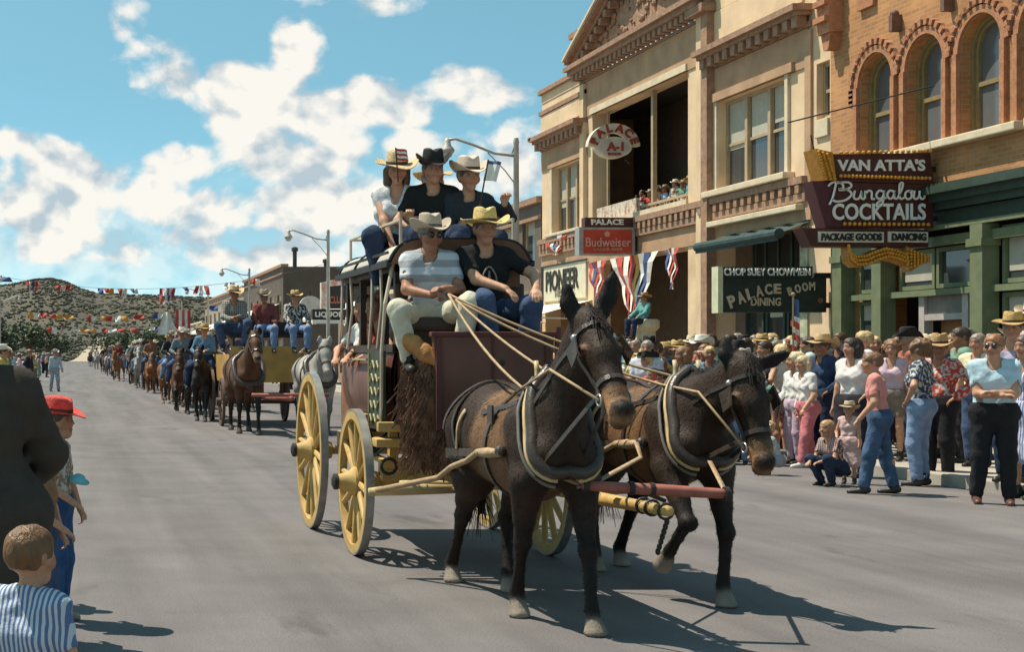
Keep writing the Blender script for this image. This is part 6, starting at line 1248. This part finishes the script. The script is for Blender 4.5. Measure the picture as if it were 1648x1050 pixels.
# ------------------------------------------------------------------ riders of the stagecoach
STRAW, FELT, BLACKF, GREYF, WHITEF = (.52, .36, .15), (.34, .26, .18), (.02, .018, .017), (.34, .31, .27), (.66, .62, .54)
DEN, DEND, DENL = (.06, .085, .15), (.03, .042, .075), (.16, .23, .36)
HV = .0085
def at(px, py, Y): return P(px, py, Y)
person('driver', (2.56, 10.24, 1.70), -6, 'coach driver in a banded grey shirt, pale trousers and grey hat holding reins', None, ('tee', (.52, .53, .54), mhstripe), ('trousers', (.58, .53, .40), mcloth), ('short', (.12, .1, .08)), ('cowboy', (.42, .34, .25), -6), vox=HV, skin=1, glasses=True, sc=.88)
person('guard', (2.95, 10.24, 1.72), 4, 'young man in a black tee shirt, blue jeans and yellow straw hat beside the driver', None, ('tee', (.016, .016, .017)), ('trousers', DEN), ('short', (.06, .03, .015)), ('wide', (.62, .46, .17), 4), vox=HV, sc=.90)
b = MB(); b.tube([(.055*math.sin(q)*(1-.35*math.cos(q)), 0, .085*math.cos(q)) for q in [i*.3142 for i in range(21)]], .007, 6, cap=False); b.tube([(0, 0, -.03), (0, 0, .05)], .008, 6); e = b.build('shirt_emblem', mat('faded_print', (.25, .2, .16)), [o for o in COL.objects if o.get('label', '').startswith('young man in a black tee')][0]); e.location = (-.01, -.165, .40); e.rotation_euler = (R(-4), 0, 0)
rw = person('roofw', (2.55, 11.25, 2.27), -14, 'woman in a white sleeveless blouse and straw hat sitting on the coach roof', 'riders on the coach roof', ('sleeveless', (.60, .60, .62), mprint), ('trousers', DEND), ('bob', (.08, .04, .02)), ('wide', (.60, .45, .24), 12), sc=.90, vox=HV)
person('roofb', (2.81, 11.15, 2.27), -3, 'boy in a black shirt and black felt hat on the coach roof', 'riders on the coach roof', ('tee', (.017, .017, .016)), ('trousers', DEND), ('short', (.05, .03, .02)), ('stetson', BLACKF, 8), sc=.89, vox=HV)
person('roofg', (3.07, 11.1, 2.25), 2, 'child in dark jacket and pale hat raising a small pale flag on the coach roof', 'riders on the coach roof', ('long', (.03, .035, .04)), ('trousers', DEND), ('short', (.06, .03, .02)), ('cowboy', (.58, .46, .36), 6), sc=.83, vox=HV)
person('roofb', (2.95, 11.75, 2.26), 12, 'rider half hidden behind the two children on the coach roof in a yellow straw hat', 'riders on the coach roof', ('tee', (.3, .2, .1)), ('trousers', DEN), ('short', (.1, .05, .03)), ('straw', STRAW, 2), sc=.89, vox=HV)
def handflag(loc, rz, label, cols, h=.34, w=.24, tilt=.3):
    t = thing('hand_flag', label, 'flag', loc, R(rz)); b = MB(); b.tube([(0, 0, -.12), (tilt*h*1.2, 0, h*1.6)], .006, 6); b.build('stick', mat('dark_stick', (.04, .03, .02)), t); b = MB(); n = len(cols)
    for i in range(n):
        for j in range(n if n == 4 else 1):
            b.mi = (i + j) % 2 if n == 4 else cols[i]; m_ = n if n == 4 else 1
            b.sheet(lambda p, q: (tilt*h*1.2*(.4+.6*(1-(i+q)/n)) + w*(j+p)/m_, .02*math.sin(8*(j+p)/m_), h*1.55 - h*(i+q)/n - .1*w*(j+p)/m_), 3, 1)
    b.build('cloth', mflag if n != 4 else [mat('flag_black', (.02, .02, .025)), mat('flag_pale', (.6, .6, .56))], t); return t
q = P(641, 268, 10.95); handflag(q, 10, 'small striped hand flag held up by the woman on the roof', [0, 1, 0, 1, 0], .09, .10, -.2)
q = P(772, 308, 10.85); handflag(q, -8, 'small dark edged pale hand flag held by the child on the roof', [2, 1, 1, 1, 1, 1], .15, .10, .35)
# passengers inside and leaning out of the near windows
GI = 'passengers inside the coach'
person('sit', (2.74, 11.25, 1.33), -22, 'passenger with a white cap at the forward window of the coach', GI, ('tee', (.16, .28, .40)), ('trousers', DEN), ('short', (.05, .03, .02)), ('cap', (.62, .62, .6)), sc=.93, vox=.011)
person('kneel', (2.66, 11.72, 1.22), -80, 'passenger in a red shirt at the middle window of the coach', GI, ('tee', (.40, .09, .05)), ('trousers', DEN), ('curly', (.2, .09, .04)), None, sc=.85, vox=.011)
person('sit', (3.2, 11.3, 1.33), -10, 'passenger in a dark shirt deep inside the coach', GI, ('tee', (.06, .06, .07)), ('trousers', DEND), ('bob', (.1, .05, .02)), None, sc=.93, vox=.011)
person('kneel', (2.62, 12.08, 1.20), -62, 'woman in a white blouse leaning out of the rear coach window', GI, ('tee', (.66, .64, .6)), ('trousers', DEN), ('bob', (.08, .04, .02)), None, sc=.88, vox=.011)
# ------------------------------------------------------------------ people along the right-hand kerb
GK = 'spectators along the right kerb'
def px_person(px, Y, *a, z=0, **k): return person(a[0], ((px-VX)*Y/F_PX, Y, z), *a[1:], **k)
px_person(1600, 14.66, 'folded', -28, 'man in pale blue shirt and sunglasses standing with hands together at the kerb end', GK, top=('tee', (.42, .55, .60)), bot=('trousers', (.018, .017, .019), mcloth), hair=('short', (.28, .12, .05)), glasses=True, vox=.0095, sc=1.0, shoes=(.10, .04, .025))
px_person(1512, 17.2, 'akimbom', -55, 'man in a red printed western shirt, black trousers and brown straw hat', GK, top=('long', (.52, .06, .045), mprint), bot=('trousers', (.02, .018, .02), mcloth), hat=('wide', (.42, .27, .12), 4), skin=1, vox=.011)
px_person(1482, 16.7, 'akimbo', -140, 'curly haired woman in pale blue jeans and dark patterned top seen from behind', GK, top=('tee', (.035, .05, .10), mprint), bot=('trousers', (.22, .29, .42)), hair=('curly', (.16, .075, .03)), sc=.98, vox=.011)
px_person(1415, 15.75, 'step', -118, 'boy in a pink tee shirt and rolled blue jeans stepping away along the kerb', GK, top=('tee', (.60, .24, .20)), bot=('trousers', (.06, .10, .17)), hair=('short', (.17, .08, .035)), sc=.90, vox=.0095)
px_person(1374, 17.9, 'akimbo', -62, 'dark haired woman in a white blouse and black skirt', GK, top=('tee', (.70, .60, .55)), bot=('skirt', (.03, .025, .03)), hair=('bob', (.03, .018, .012)), sc=1.0, vox=.011)
px_person(1367, 16.95, 'kid', -40, 'small child in a pale pink dress and round straw hat', GK, top=('sleeveless', (.60, .40, .36)), bot=('skirt', (.60, .40, .36)), hair=('short', (.35, .18, .08)), hat=('straw', (.55, .42, .25)), sc=.54, vox=.0125)
px_person(1342, 16.75, 'squat', -72, 'small boy squatting in a plaid shirt with very short fair hair', GK, top=('tee', (.50, .24, .17), mplaid), bot=('trousers', DEND), hair=('short', (.40, .22, .10)), sc=.68, vox=.0125)
px_person(1324, 19.8, 'akimbom', -78, 'heavy man in dark blue denim jacket and straw hat', GK, top=('long', (.035, .055, .105), mdenim), bot=('trousers', DEND), hat=('wide', (.52, .36, .18), -4), vox=.011, sc=1.02, skin=1)
px_person(1300, 19.5, 'step', -85, 'fair haired girl in a white blouse and red pink trousers', GK, top=('tee', (.70, .64, .58)), bot=('trousers', (.52, .16, .17), mcloth), hair=('bob', (.60, .42, .22)), sc=.88, vox=.0125, shoes=(.6, .57, .5))
px_person(1281, 20.0, 'kid', -80, 'teenager in pale lilac trousers and white top behind the fair haired girl', GK, top=('long', (.68, .66, .62)), bot=('trousers', (.48, .38, .45), mcloth), hair=('bob', (.66, .52, .32)), sc=.88, vox=.0125)
px_person(1258, 21.0, 'akimbo', -150, 'woman in a white sleeveless top and plaid shorts with one hand on her hip', GK, top=('sleeveless', (.70, .66, .58)), bot=('shorts', (.22, .10, .10), mplaid), hair=('bob', (.55, .38, .18)), sc=.97, vox=.0125)
px_person(1246, 18.2, 'squat', -100, 'fair curly haired girl crouching on the road in pale blue', GK, top=('tee', (.38, .42, .44), mprint), bot=('shorts', (.3, .3, .34)), hair=('curly', (.52, .34, .17)), sc=.60, vox=.0125)
px_person(1652, 15.2, 'standf', -70, 'woman in a lilac and white dress cut by the picture edge', GK, top=('sleeveless', (.62, .55, .60), mstripe), bot=('skirt', (.60, .54, .60), mstripe), hair=('bob', (.1, .05, .03)), vox=.0125)
px_person(1232, 21.6, 'stand', -70, 'person in dark shorts behind the far mule head', GK, top=('tee', (.04, .04, .05)), bot=('shorts', (.03, .03, .035)), vox=.0125, hair=('short', (.05, .03, .02)))
person('hold', (10.38, 15.75, .13), -60, 'man in a lilac grey shirt and wide straw hat behind the man with sunglasses', GK, sc=1.05, top=('tee', (.36, .33, .42)), bot=('trousers', DEND), hat=('wide', (.50, .32, .12), 4), vox=.011)
person('hold', (10.72, 15.9, .13), -80, 'tall onlooker in a cream felt hat at the picture edge', GK, sc=1.12, top=('long', (.4, .34, .30)), bot=('trousers', (.08, .06, .05)), hat=('cowboy', (.60, .48, .34)), vox=.011)
rc = random.Random(11)
TOPS = [(.68, .63, .55), (.60, .57, .52), (.50, .08, .05), (.15, .26, .38), (.05, .06, .09), (.62, .44, .40), (.55, .45, .14), (.16, .28, .20), (.40, .50, .56), (.33, .12, .08), (.66, .55, .40), (.03, .03, .035), (.60, .28, .16), (.28, .2, .3)]
TN = ['white', 'cream', 'red', 'blue', 'navy', 'pale pink', 'mustard', 'green', 'light blue', 'rust', 'tan', 'black', 'orange', 'purple']
HCOL = [(.04, .022, .012), (.09, .045, .02), (.18, .085, .035), (.5, .33, .15), (.25, .2, .16)]; HN = ['black', 'dark brown', 'brown', 'fair', 'grey']
HATS = [('straw', STRAW), ('wide', (.56, .42, .2)), ('cowboy', FELT), ('cowboy', WHITEF), ('stetson', BLACKF), ('cowboy', GREYF), ('straw', (.62, .52, .34))]; HTN = ['straw hat', 'broad yellow straw hat', 'brown cowboy hat', 'white cowboy hat', 'black felt hat', 'grey cowboy hat', 'pale straw hat']
SEEN = set()
BOTN = ['jeans', 'dark trousers', 'skirt', 'shorts']
def crowd(px, Y, where, group=GK, z=.13, sc=None, face=None, hatp=.45, poses=None, X=None):
    fem = rc.random() < .45; ti = rc.randrange(len(TOPS)); hi = rc.randrange(5); tk = rc.choice(['tee', 'tee', 'long', 'sleeveless' if fem else 'rolled']); pk = rc.choice(poses or (['standf', 'akimbo', 'holdf'] if fem else ['stand', 'hold', 'shade', 'akimbom']))
    bi = rc.choice([2, 0, 3] if fem else [0, 1]); bot = [('trousers', rc.choice([DEN, DEND, DENL])), ('trousers', (.03, .028, .03)), ('skirt', TOPS[rc.randrange(14)]), ('shorts', (.2, .15, .12))][bi]; hat = None; hn = HN[hi] + ' hair'
    ht = rc.choice(['bob', 'curly', 'pony', 'bob'] if fem else ['short'])
    if rc.random() < hatp: k = rc.randrange(7); hat = HATS[k]; hn = HTN[k]
    lab = f"{'woman' if fem else 'man'}, {TN[ti]} {'blouse' if fem else 'shirt'}, {hn}, {BOTN[bi]}, {where}"
    for extra in ('', ' arms low', ' turned aside', ' half hidden', ' further back', ' further forward'):
        l2 = (lab + extra)
        if l2 not in SEEN: break
    SEEN.add(l2); cl = tuple(c*rc.uniform(.85, 1.1) for c in TOPS[ti])
    return person(pk, ((px-VX)*Y/F_PX if X is None else X, Y, z), (rc.uniform(-110, -25) if face is None else face + rc.uniform(-25, 25)), l2, group, (tk, cl), bot, (ht, HCOL[hi]), hat, sc=sc or rc.uniform(.94, 1.03)*(.95 if fem else 1.0), skin=rc.randrange(2))
# second and third rows under the hats
for px, Y in ((1630, 17.6), (1575, 17.9), (1548, 18.6), (1520, 19.4), (1552, 20.2), (1495, 20.4), (1462, 19.6), (1436, 18.9), (1440, 21.6), (1408, 20.6), (1385, 21.8), (1392, 19.4), (1352, 21.4), (1340, 23.0), (1302, 22.6), (1278, 23.6), (1243, 23.2), (1216, 24.2), (1196, 23.4), (1185, 25.6), (1158, 24.6), (1600, 19.2), (1470, 22.5), (1315, 24.8), (1262, 25.4), (1225, 26.4), (1643, 19.0), (1420, 23.4)):
    crowd(px, Y, 'under the dining room sign' if px < 1340 else 'by the green shopfront', z=.13 if (px-VX)*Y/F_PX > KR else 0)
for i in range(66):
    Y = 21.0 + 15.5*(i/66) + rc.uniform(-.5, .5); X = rc.uniform(10.3, 12.9) if i % 3 else rc.uniform(9.1, 10.1); sc = None if i % 3 else rc.uniform(.62, .8)
    crowd(0, Y, 'by the saloon entrance' if sc is None else 'small, fronting the saloon crowd', z=.13 if X > KR else 0, sc=sc, X=X, hatp=.35, face=-60)
for i in range(30):
    px = rc.uniform(1000, 1245); Y = max(rc.uniform(19.5, 25), 8.7*F_PX/(px-VX)); sc = rc.choice([None, None, .75]); crowd(px, Y, 'between the mule heads and the saloon' if sc is None else 'child sized between the mule heads', z=.13 if (px-VX)*Y/F_PX > KR else 0, sc=sc, hatp=.4, face=-55)
for i in range(16): Y = 38 + 3.6*i; crowd(0, Y, 'far along the right kerb', X=rc.uniform(8.9, 11.5), z=.0 if rc.random() < .5 else .13, group='spectators far along the right kerb')
person('sit', (12.1, 30.2, 2.16), -75, 'child in a teal shirt sitting on a ledge above the saloon crowd', None, ('long', (.12, .30, .28)), ('trousers', DEND), ('short', (.1, .05, .03)), ('straw', (.40, .26, .12)), sc=.74)
b = MB(); b.lathe([(.26, 0), (.26, .08), (.2, .12), (.2, 1.9), (.28, 1.98), (.28, 2.12), (.24, 2.16)], 16, o=(12.15, 30.25, .13)); tag(b.build('stone_post', mstone), 'pale stone post under the perched child', 'post')
for i, y in enumerate((32.75, 33.1, 33.45, 33.8, 34.15, 34.6, 35.2, 35.6, 36.1, 36.6)):
    crowd(0, y, 'at the balcony rail', group='onlookers on the balcony', z=4.76 - (.0 if i % 2 else .06), X=FX+.62, sc=.56, face=-75, poses=['kid', 'kidup'], hatp=.5)
crowd(0, 29.0, 'leaning at the open upper window', group=None, z=4.55, X=FX+.75, sc=.72, face=-60, poses=['kid'], hatp=0)
# ------------------------------------------------------------------ left-hand kerb, near and far
person('coat', ((-46-VX)*5.3/F_PX, 5.3, 0), 168, 'broad man in a dark suit jacket with his back turned and elbow out', 'spectators at the near left kerb', ('coat', (.055, .043, .033)), ('trousers', (.03, .026, .022), mcloth), ('short', (.1, .06, .03)), vox=.0095, sc=1.0)
for i, (px, Y, lab, c, s_) in enumerate(((48, 8.75, 'boy in a dark red shirt hidden behind the broad jacketed man', (.3, .05, .04), .6), (70, 7.6, 'child in a brown shirt beside the child in the red hat', (.25, .14, .07), .62))):
    person('kid' if s_ < .9 else 'standf', ((px-VX)*Y/F_PX, Y, 0), 85, lab, 'spectators at the near left kerb', ('tee', c), ('trousers', DEN), ('short', (.08, .04, .02)), sc=s_)
person('kid', ((90-VX)*8.2/F_PX, 8.2, 0), 75, 'child in a tan top, blue jeans and red brimmed hat beside the jacketed man', 'spectators at the near left kerb', ('tee', (.30, .19, .12), mprint), ('trousers', (.035, .085, .19)), ('short', (.06, .03, .02)), ('straw', (.62, .07, .05), 10), vox=.0095, sc=.705, shoes=(.3, .22, .15))
boy = person('kid', ((46-VX)*4.1/F_PX, 4.1, 0), 148, 'boy with smooth brown hair and striped shirt watching close to the lens', 'spectators at the near left kerb', ('tee', (.52, .53, .55), mstripe), ('trousers', DEND), ('short', (.15, .068, .022)), vox=.0085, sc=.58)
b = MB(); rd = random.Random(8)                                     # combed strands over the boy's head
for k in range(2600):
    a, e = rd.uniform(0, 6.283), rd.random()**.8*1.75; pts = []; nn = []
    for i in range(4):
        q = e + .16*i; aa = a + .10*i*math.sin(a*2); d = Vector((math.sin(q)*math.cos(aa)*.088, .026 + math.sin(q)*math.sin(aa)*.112, .036 + math.cos(q)*.109)); pts.append(d*(1.008 + .004*rd.random())); nn.append(d)
    if pts[-1].z < -.075 or (pts[-1].y < -.055 and pts[-1].z < .05): continue
    b.strap(pts, nn, .0042, .0012)
h = [c for c in boy.children if c.name.startswith('hair')][0]; o = b.build('hair_strand', mat('hair_strand_brown', (.19, .085, .028), rough=.4, amt=.5, scale=60, spec=.5), boy); o.matrix_local = h.matrix_local.copy(); o['kind'] = 'stuff'
b = MB(); b.lathe([(0, .05), (.05, .045), (.085, .01), (.13, -.01), (.128, -.016), (.08, .0)], 20, sy=.8); o = tag(b.build('sun_visor', mat('turquoise_cloth', (.16, .42, .46)), None, True), 'turquoise cap held at the waist by the child in jeans', 'cap'); o.scale = (.5, .5, .6); o.location = P(127, 772, 8.15); o.rotation_euler = (R(20), R(15), 0)
for i in range(34):
    Y = 17.5 + (i*1.15)**1.38; edge = -.35 if Y < 40 else -.7
    if Y > 175: break
    crowd(0, Y, 'left crowd ' + ('just past the jacketed man' if Y < 40 else 'midway down' if Y < 90 else 'at the far end'), X=edge - (i % 3)*.8 - rc.uniform(.9, 1.3) - (.6 if Y < 30 else 0), z=0, group='spectators down the left side', face=75)
px_person(88, 60, 'step', 20, 'lone man in pale blue walking in the street beside the left crowd', 'spectators down the left side', ('long', (.40, .46, .5)), ('trousers', (.3, .32, .36)), ('short', (.05, .03, .02)), ('cowboy', GREYF))
# ------------------------------------------------------------------ the parade behind the stagecoach
HC = {'bay': [(.085, .036, .016), (.13, .055, .024), (.02, .014, .01), (.24, .15, .10), (.1, .08, .06), (.012, .009, .008)], 'grey': [(.30, .28, .25), (.38, .355, .31), (.18, .16, .14), (.22, .19, .17), (.15, .13, .11), (.3, .27, .23)],
      'black': [(.022, .016, .013), (.035, .025, .019), (.016, .012, .01), (.03, .02, .016), (.1, .08, .06), (.01, .008, .007)], 'sorrel': [(.22, .085, .03), (.28, .12, .045), (.16, .06, .025), (.4, .33, .28), (.3, .26, .22), (.25, .12, .05)], 'dun': [(.11, .065, .035), (.15, .09, .05), (.03, .02, .014), (.08, .05, .035), (.12, .1, .08), (.02, .014, .01)]}
W1 = {'fl': (.86, .13, 0, 0), 'fr': (.36, -.13, 0, 0), 'hl': (-.40, .12, 0, 0), 'hr': (-.86, -.14, 0, 0)}; W2 = {'fl': (.50, .13, 0, 0), 'fr': (.66, -.13, .12, 1), 'hl': (-.80, .12, 0, 0), 'hr': (-.52, -.14, 0, 0)}
HM = {}
def horse_me(col, w):
    if (col, w) not in HM:
        pl, mz = ((1.08, .02, 1.62), (1.48, .03, 1.25)) if w == 0 else ((1.08, -.03, 1.50), (1.42, -.05, 1.06)); pl_ = Vector(pl)
        s = beast((W1, W2)[w], pl, mz, [pl_ + Vector((.0, .09, .17)), pl_ + Vector((.0, -.09, .17))], HC[col], .024, .17); HM[(col, w)] = (s.mesh('horse', mcoat, HC[col], 2), s, {})
    return HM[(col, w)]
def horse(col, w, x, y, label, group, sc=1.06, rz=-90, saddle=True, team=False):
    me, s, ex = horse_me(col, w); o = tag(link('horse', me, None, (x, y, 0), rot=(0, 0, R(rz)), scale=(sc,)*3), label, 'horse', group)
    if not ex:
        b = MB(); hd = s.head; A, hdv, side, dn = hd[5], hd[1], hd[3], hd[4]
        for f in (.15, .66): b.strap(*ring(s, A(f, .03), hdv, 0, 360, 14, .006, up=dn), .026, .008)
        for sg in (1, -1):
            p, n = [], []
            for i in range(8): q, d = ray(s, A(.05 + .65*i/7, .03), side*sg, .3); p.append(q + d*.006); n.append(d)
            b.strap(p, n, .024, .008)
        ex['bridle'] = b.mesh('bridle', mlea); b = MB(); b.strap(*ring(s, (.10, 0, 1.0), (1, 0, 0), 0, 360, 26), .06, .01)
        b.sheet(lambda u, v: tuple(ring(s, (-.25+.55*u, 0, 1.05), (1, 0, 0), -75+150*v, 0, 1, .015)[0][0]), 6, 10); b.ball((.22, 0, 1.36), (.05, .06, .07), 8, 6); b.sheet(lambda u, v: (-.22+.05*u, -.17+.34*v, 1.36+.10*math.sin(math.pi*v)), 2, 8); ex['saddle'] = b.mesh('saddle', mat('saddle_leather', (.14, .06, .025), amt=.3))
        b = MB(); pts, _ = ring(s, (.52, 0, 1.08), Vector((.75, 0, .6)), 0, 360, 26, .03); b.tube(pts, .055, 8, cap=False); ex['collar'] = b.mesh('collar', mlea, True); b = MB(); b.strap(*ring(s, (-.45, 0, 1.0), (1, 0, .1), -100, 100, 16), .05, .01); b.strap(*ring(s, (.1, 0, 1.0), (1, 0, 0), 0, 360, 26), .05, .01); ex['harness'] = b.mesh('harness_strap', mlea)
    link('bridle', ex['bridle'], o)
    if saddle: link('saddle', ex['saddle'], o)
    if team: link('collar', ex['collar'], o); link('harness_strap', ex['harness'], o)
    return o
# wagon with three riders and its team
GT = 'wagon team horses'
horse('bay', 0, 3.42, 28.2, 'tall pale-nosed team horse on the left of the yellow wagon', GT, 1.16, saddle=False, team=True); horse('grey', 1, 4.78, 28.0, 'pale grey team horse on the right of the yellow wagon', GT, 1.14, saddle=False, team=True)
b = MB(); 
wag = thing('farm_wagon', 'yellow brown buckboard wagon carrying three hatted riders behind the stagecoach', 'wagon', (4.1, 32.2, 0)); o_ = Vector((4.1, 32.2, 0))
b.box(-.75, .75, -1.9, 1.6, .95, 1.03); b.box(-.75, -.70, -1.9, 1.6, 1.03, 1.55); b.box(.70, .75, -1.9, 1.6, 1.03, 1.55); b.box(-.70, .70, -1.9, -1.85, 1.03, 1.72); b.box(-.7, .7, 1.55, 1.6, 1.03, 1.55); b.build('box', mat('ochre_wagon', (.42, .24, .06), amt=.25, scale=3), wag)
b = MB(); b.box(-.72, .98, -1.6, -1.2, 1.90, 1.97); b.box(-.72, .98, -1.24, -1.19, 1.97, 2.25); b.box(-.65, -.6, -1.6, -1.2, 1.55, 1.9); b.box(.65, .7, -1.6, -1.2, 1.55, 1.9); b.build('seat', mcoachd, wag); b = MB(); b.tube([(0, -1.5, .62), (.0, -5.6, .72)], .05, 8); b.tube([(-.72, -5.4, .78), (.72, -5.4, .78)], .035, 8); b.build('tongue', mat('red_yoke_paint'), wag, True)
for (x, y, r) in ((-.85, -1.3, .52), (.85, -1.3, .52), (-.85, 1.0, .62), (.85, 1.0, .62)):
    h = MB(); h.lathe([(.09, -.12), (.1, .12)], 12, 'x'); h.lathe([(r-.07, -.03), (r-.07, .03), (r, .03), (r, -.03), (r-.07, -.03)], 32, 'x')
    for i in range(12): q = 2*math.pi*i/12; d = Vector((0, math.cos(q), math.sin(q))); h.tube([d*.08, d*(r-.05)], .024, 6)
    h.build('wheel', mat('dark_wheel', (.10, .06, .04)), wag).location = (x, y, r)
b = MB(); b.tube([(-.85, -1.3, .52), (.85, -1.3, .52)], .04, 6); b.tube([(-.85, 1.0, .62), (.85, 1.0, .62)], .04, 6); b.box(-.06, .06, -1.3, 1.0, .62, .95); b.build('axle', mcoachd, wag)
GW = 'riders on the yellow wagon'
person('driver', (3.5, 30.75, 1.97), -8, 'wagon driver in a green plaid shirt and straw hat', GW, ('long', (.10, .13, .09), mplaid), ('trousers', DEN), hat=('wide', (.55, .38, .2)), skin=1, sc=1.12); person('sit', (4.15, 30.8, 1.97), 0, 'wagon rider in a dark red shirt and brown hat', GW, ('long', (.18, .05, .045)), ('trousers', DENL), hat=('cowboy', FELT), skin=1, sc=1.02); person('sit', (4.82, 30.8, 1.97), 6, 'wagon rider in a black patterned shirt and straw hat', GW, ('long', (.03, .03, .035), mprint), ('trousers', DENL), hat=('straw', STRAW), sc=1.02)
GR, GH = 'mounted riders of the parade', 'saddle horses of the parade'
CN = ['bay', 'black', 'sorrel', 'dun', 'grey']; spots = [(330, 33.5), (296, 38.5), (362, 39), (268, 44.5), (318, 47), (246, 52), (285, 56), (340, 58), (212, 66), (250, 70), (300, 69), (192, 84), (222, 88), (262, 90), (178, 104), (205, 110), (240, 112), (166, 128), (188, 136), (215, 138), (155, 155), (175, 165), (148, 190), (163, 200), (312, 36), (287, 41.5), (256, 48.5), (234, 57.5), (223, 62), (204, 72), (199, 79), (186, 92), (173, 114), (161, 143), (352, 43), (300, 43), (330, 52), (308, 59), (276, 64), (292, 76), (236, 78), (266, 80), (210, 78), (248, 98), (198, 95), (228, 100)]
order = ['front-most on the open side', 'second beside the wagon', 'hidden beyond the wagon team']
for i, (px, Y) in enumerate(spots):
    col = ['black', 'bay', 'dun', 'sorrel', 'black', 'dun', 'bay', 'black', 'grey', 'dun', 'bay', 'sorrel'][i % 12]; x = (px-VX)*Y/F_PX + (rc.uniform(-.15, .7) if i else 0); w = i % 2; ti = (i*5+3) % 14; hk = (i*3) % 7; place = ('behind the wagon' if Y < 40 else 'after the wagon' if Y < 60 else 'midway down' if Y < 92 else 'far down' if Y < 140 else 'at the tail')
    side_ = ('by the open road', 'mid rank', 'on the shop side')[0 if i in (0, 1, 3, 5, 8, 11, 14, 17, 20, 22) else 1 if i in (4, 6, 9, 12, 15, 18, 21) else 2]
    hcol = 'plain' if False else col
    horse(col, w, x, Y, f'{hcol} saddle horse {side_}, {place}', GH, 1.05 + .05*((i*7) % 3 - 1), rz=-90 + ((i*37) % 29) - 14); person('ride', (x, Y + .02, 1.43), ((i*37) % 29) - 14, f'rider in {TN[ti]} shirt and {HTN[hk]} {side_}, {place}', GR, ('long', tuple(c*(.35 if i % 5 else .8) for c in TOPS[ti])), ('trousers', rc.choice([DEN, DEND, DENL])), hat=HATS[hk], skin=i % 2)
# two open wagons further back
for k, (x, Y, c, lab) in enumerate(((4.6, 51, (.25, .08, .04), 'small red farm wagon among the mounted riders'), (4.2, 77, (.3, .22, .1), 'tan buckboard far back among the riders'))):
    d = dup(wag, (x, Y, 0), 0, lab, 'wagons of the parade')
# white pennant carried by a rider
t = thing('banner', 'white pointed banner carried on a pole above the riders', 'banner', (3.15, 47, 0)); b = MB(); b.tube([(0, 0, .6), (0, 0, 3.05)], .02, 6); b.build('pole', mat('pole_wood'), t); b = MB(); b.sheet(lambda u, v: (-.35*(1-v*.75)+.7*u*(1-v*.75), .06*math.sin(u*9), 2.2+.75*v), 8, 6); b.build('cloth', mat('flag_white'), t)
t = thing('banner', 'red and white striped banner on a pole beside the white one', 'banner', (3.75, 48, 0)); b = MB(); b.tube([(0, 0, .6), (0, 0, 3.2)], .02, 6); b.build('pole', mat('pole_wood'), t); b = MB()
for k in range(5): b.mi = k % 2; b.sheet(lambda u, v: (-.25+.1*(k+u), .05*math.sin(v*6+k), 1.9+1.15*v), 2, 6)
b.build('cloth', mflag, t)
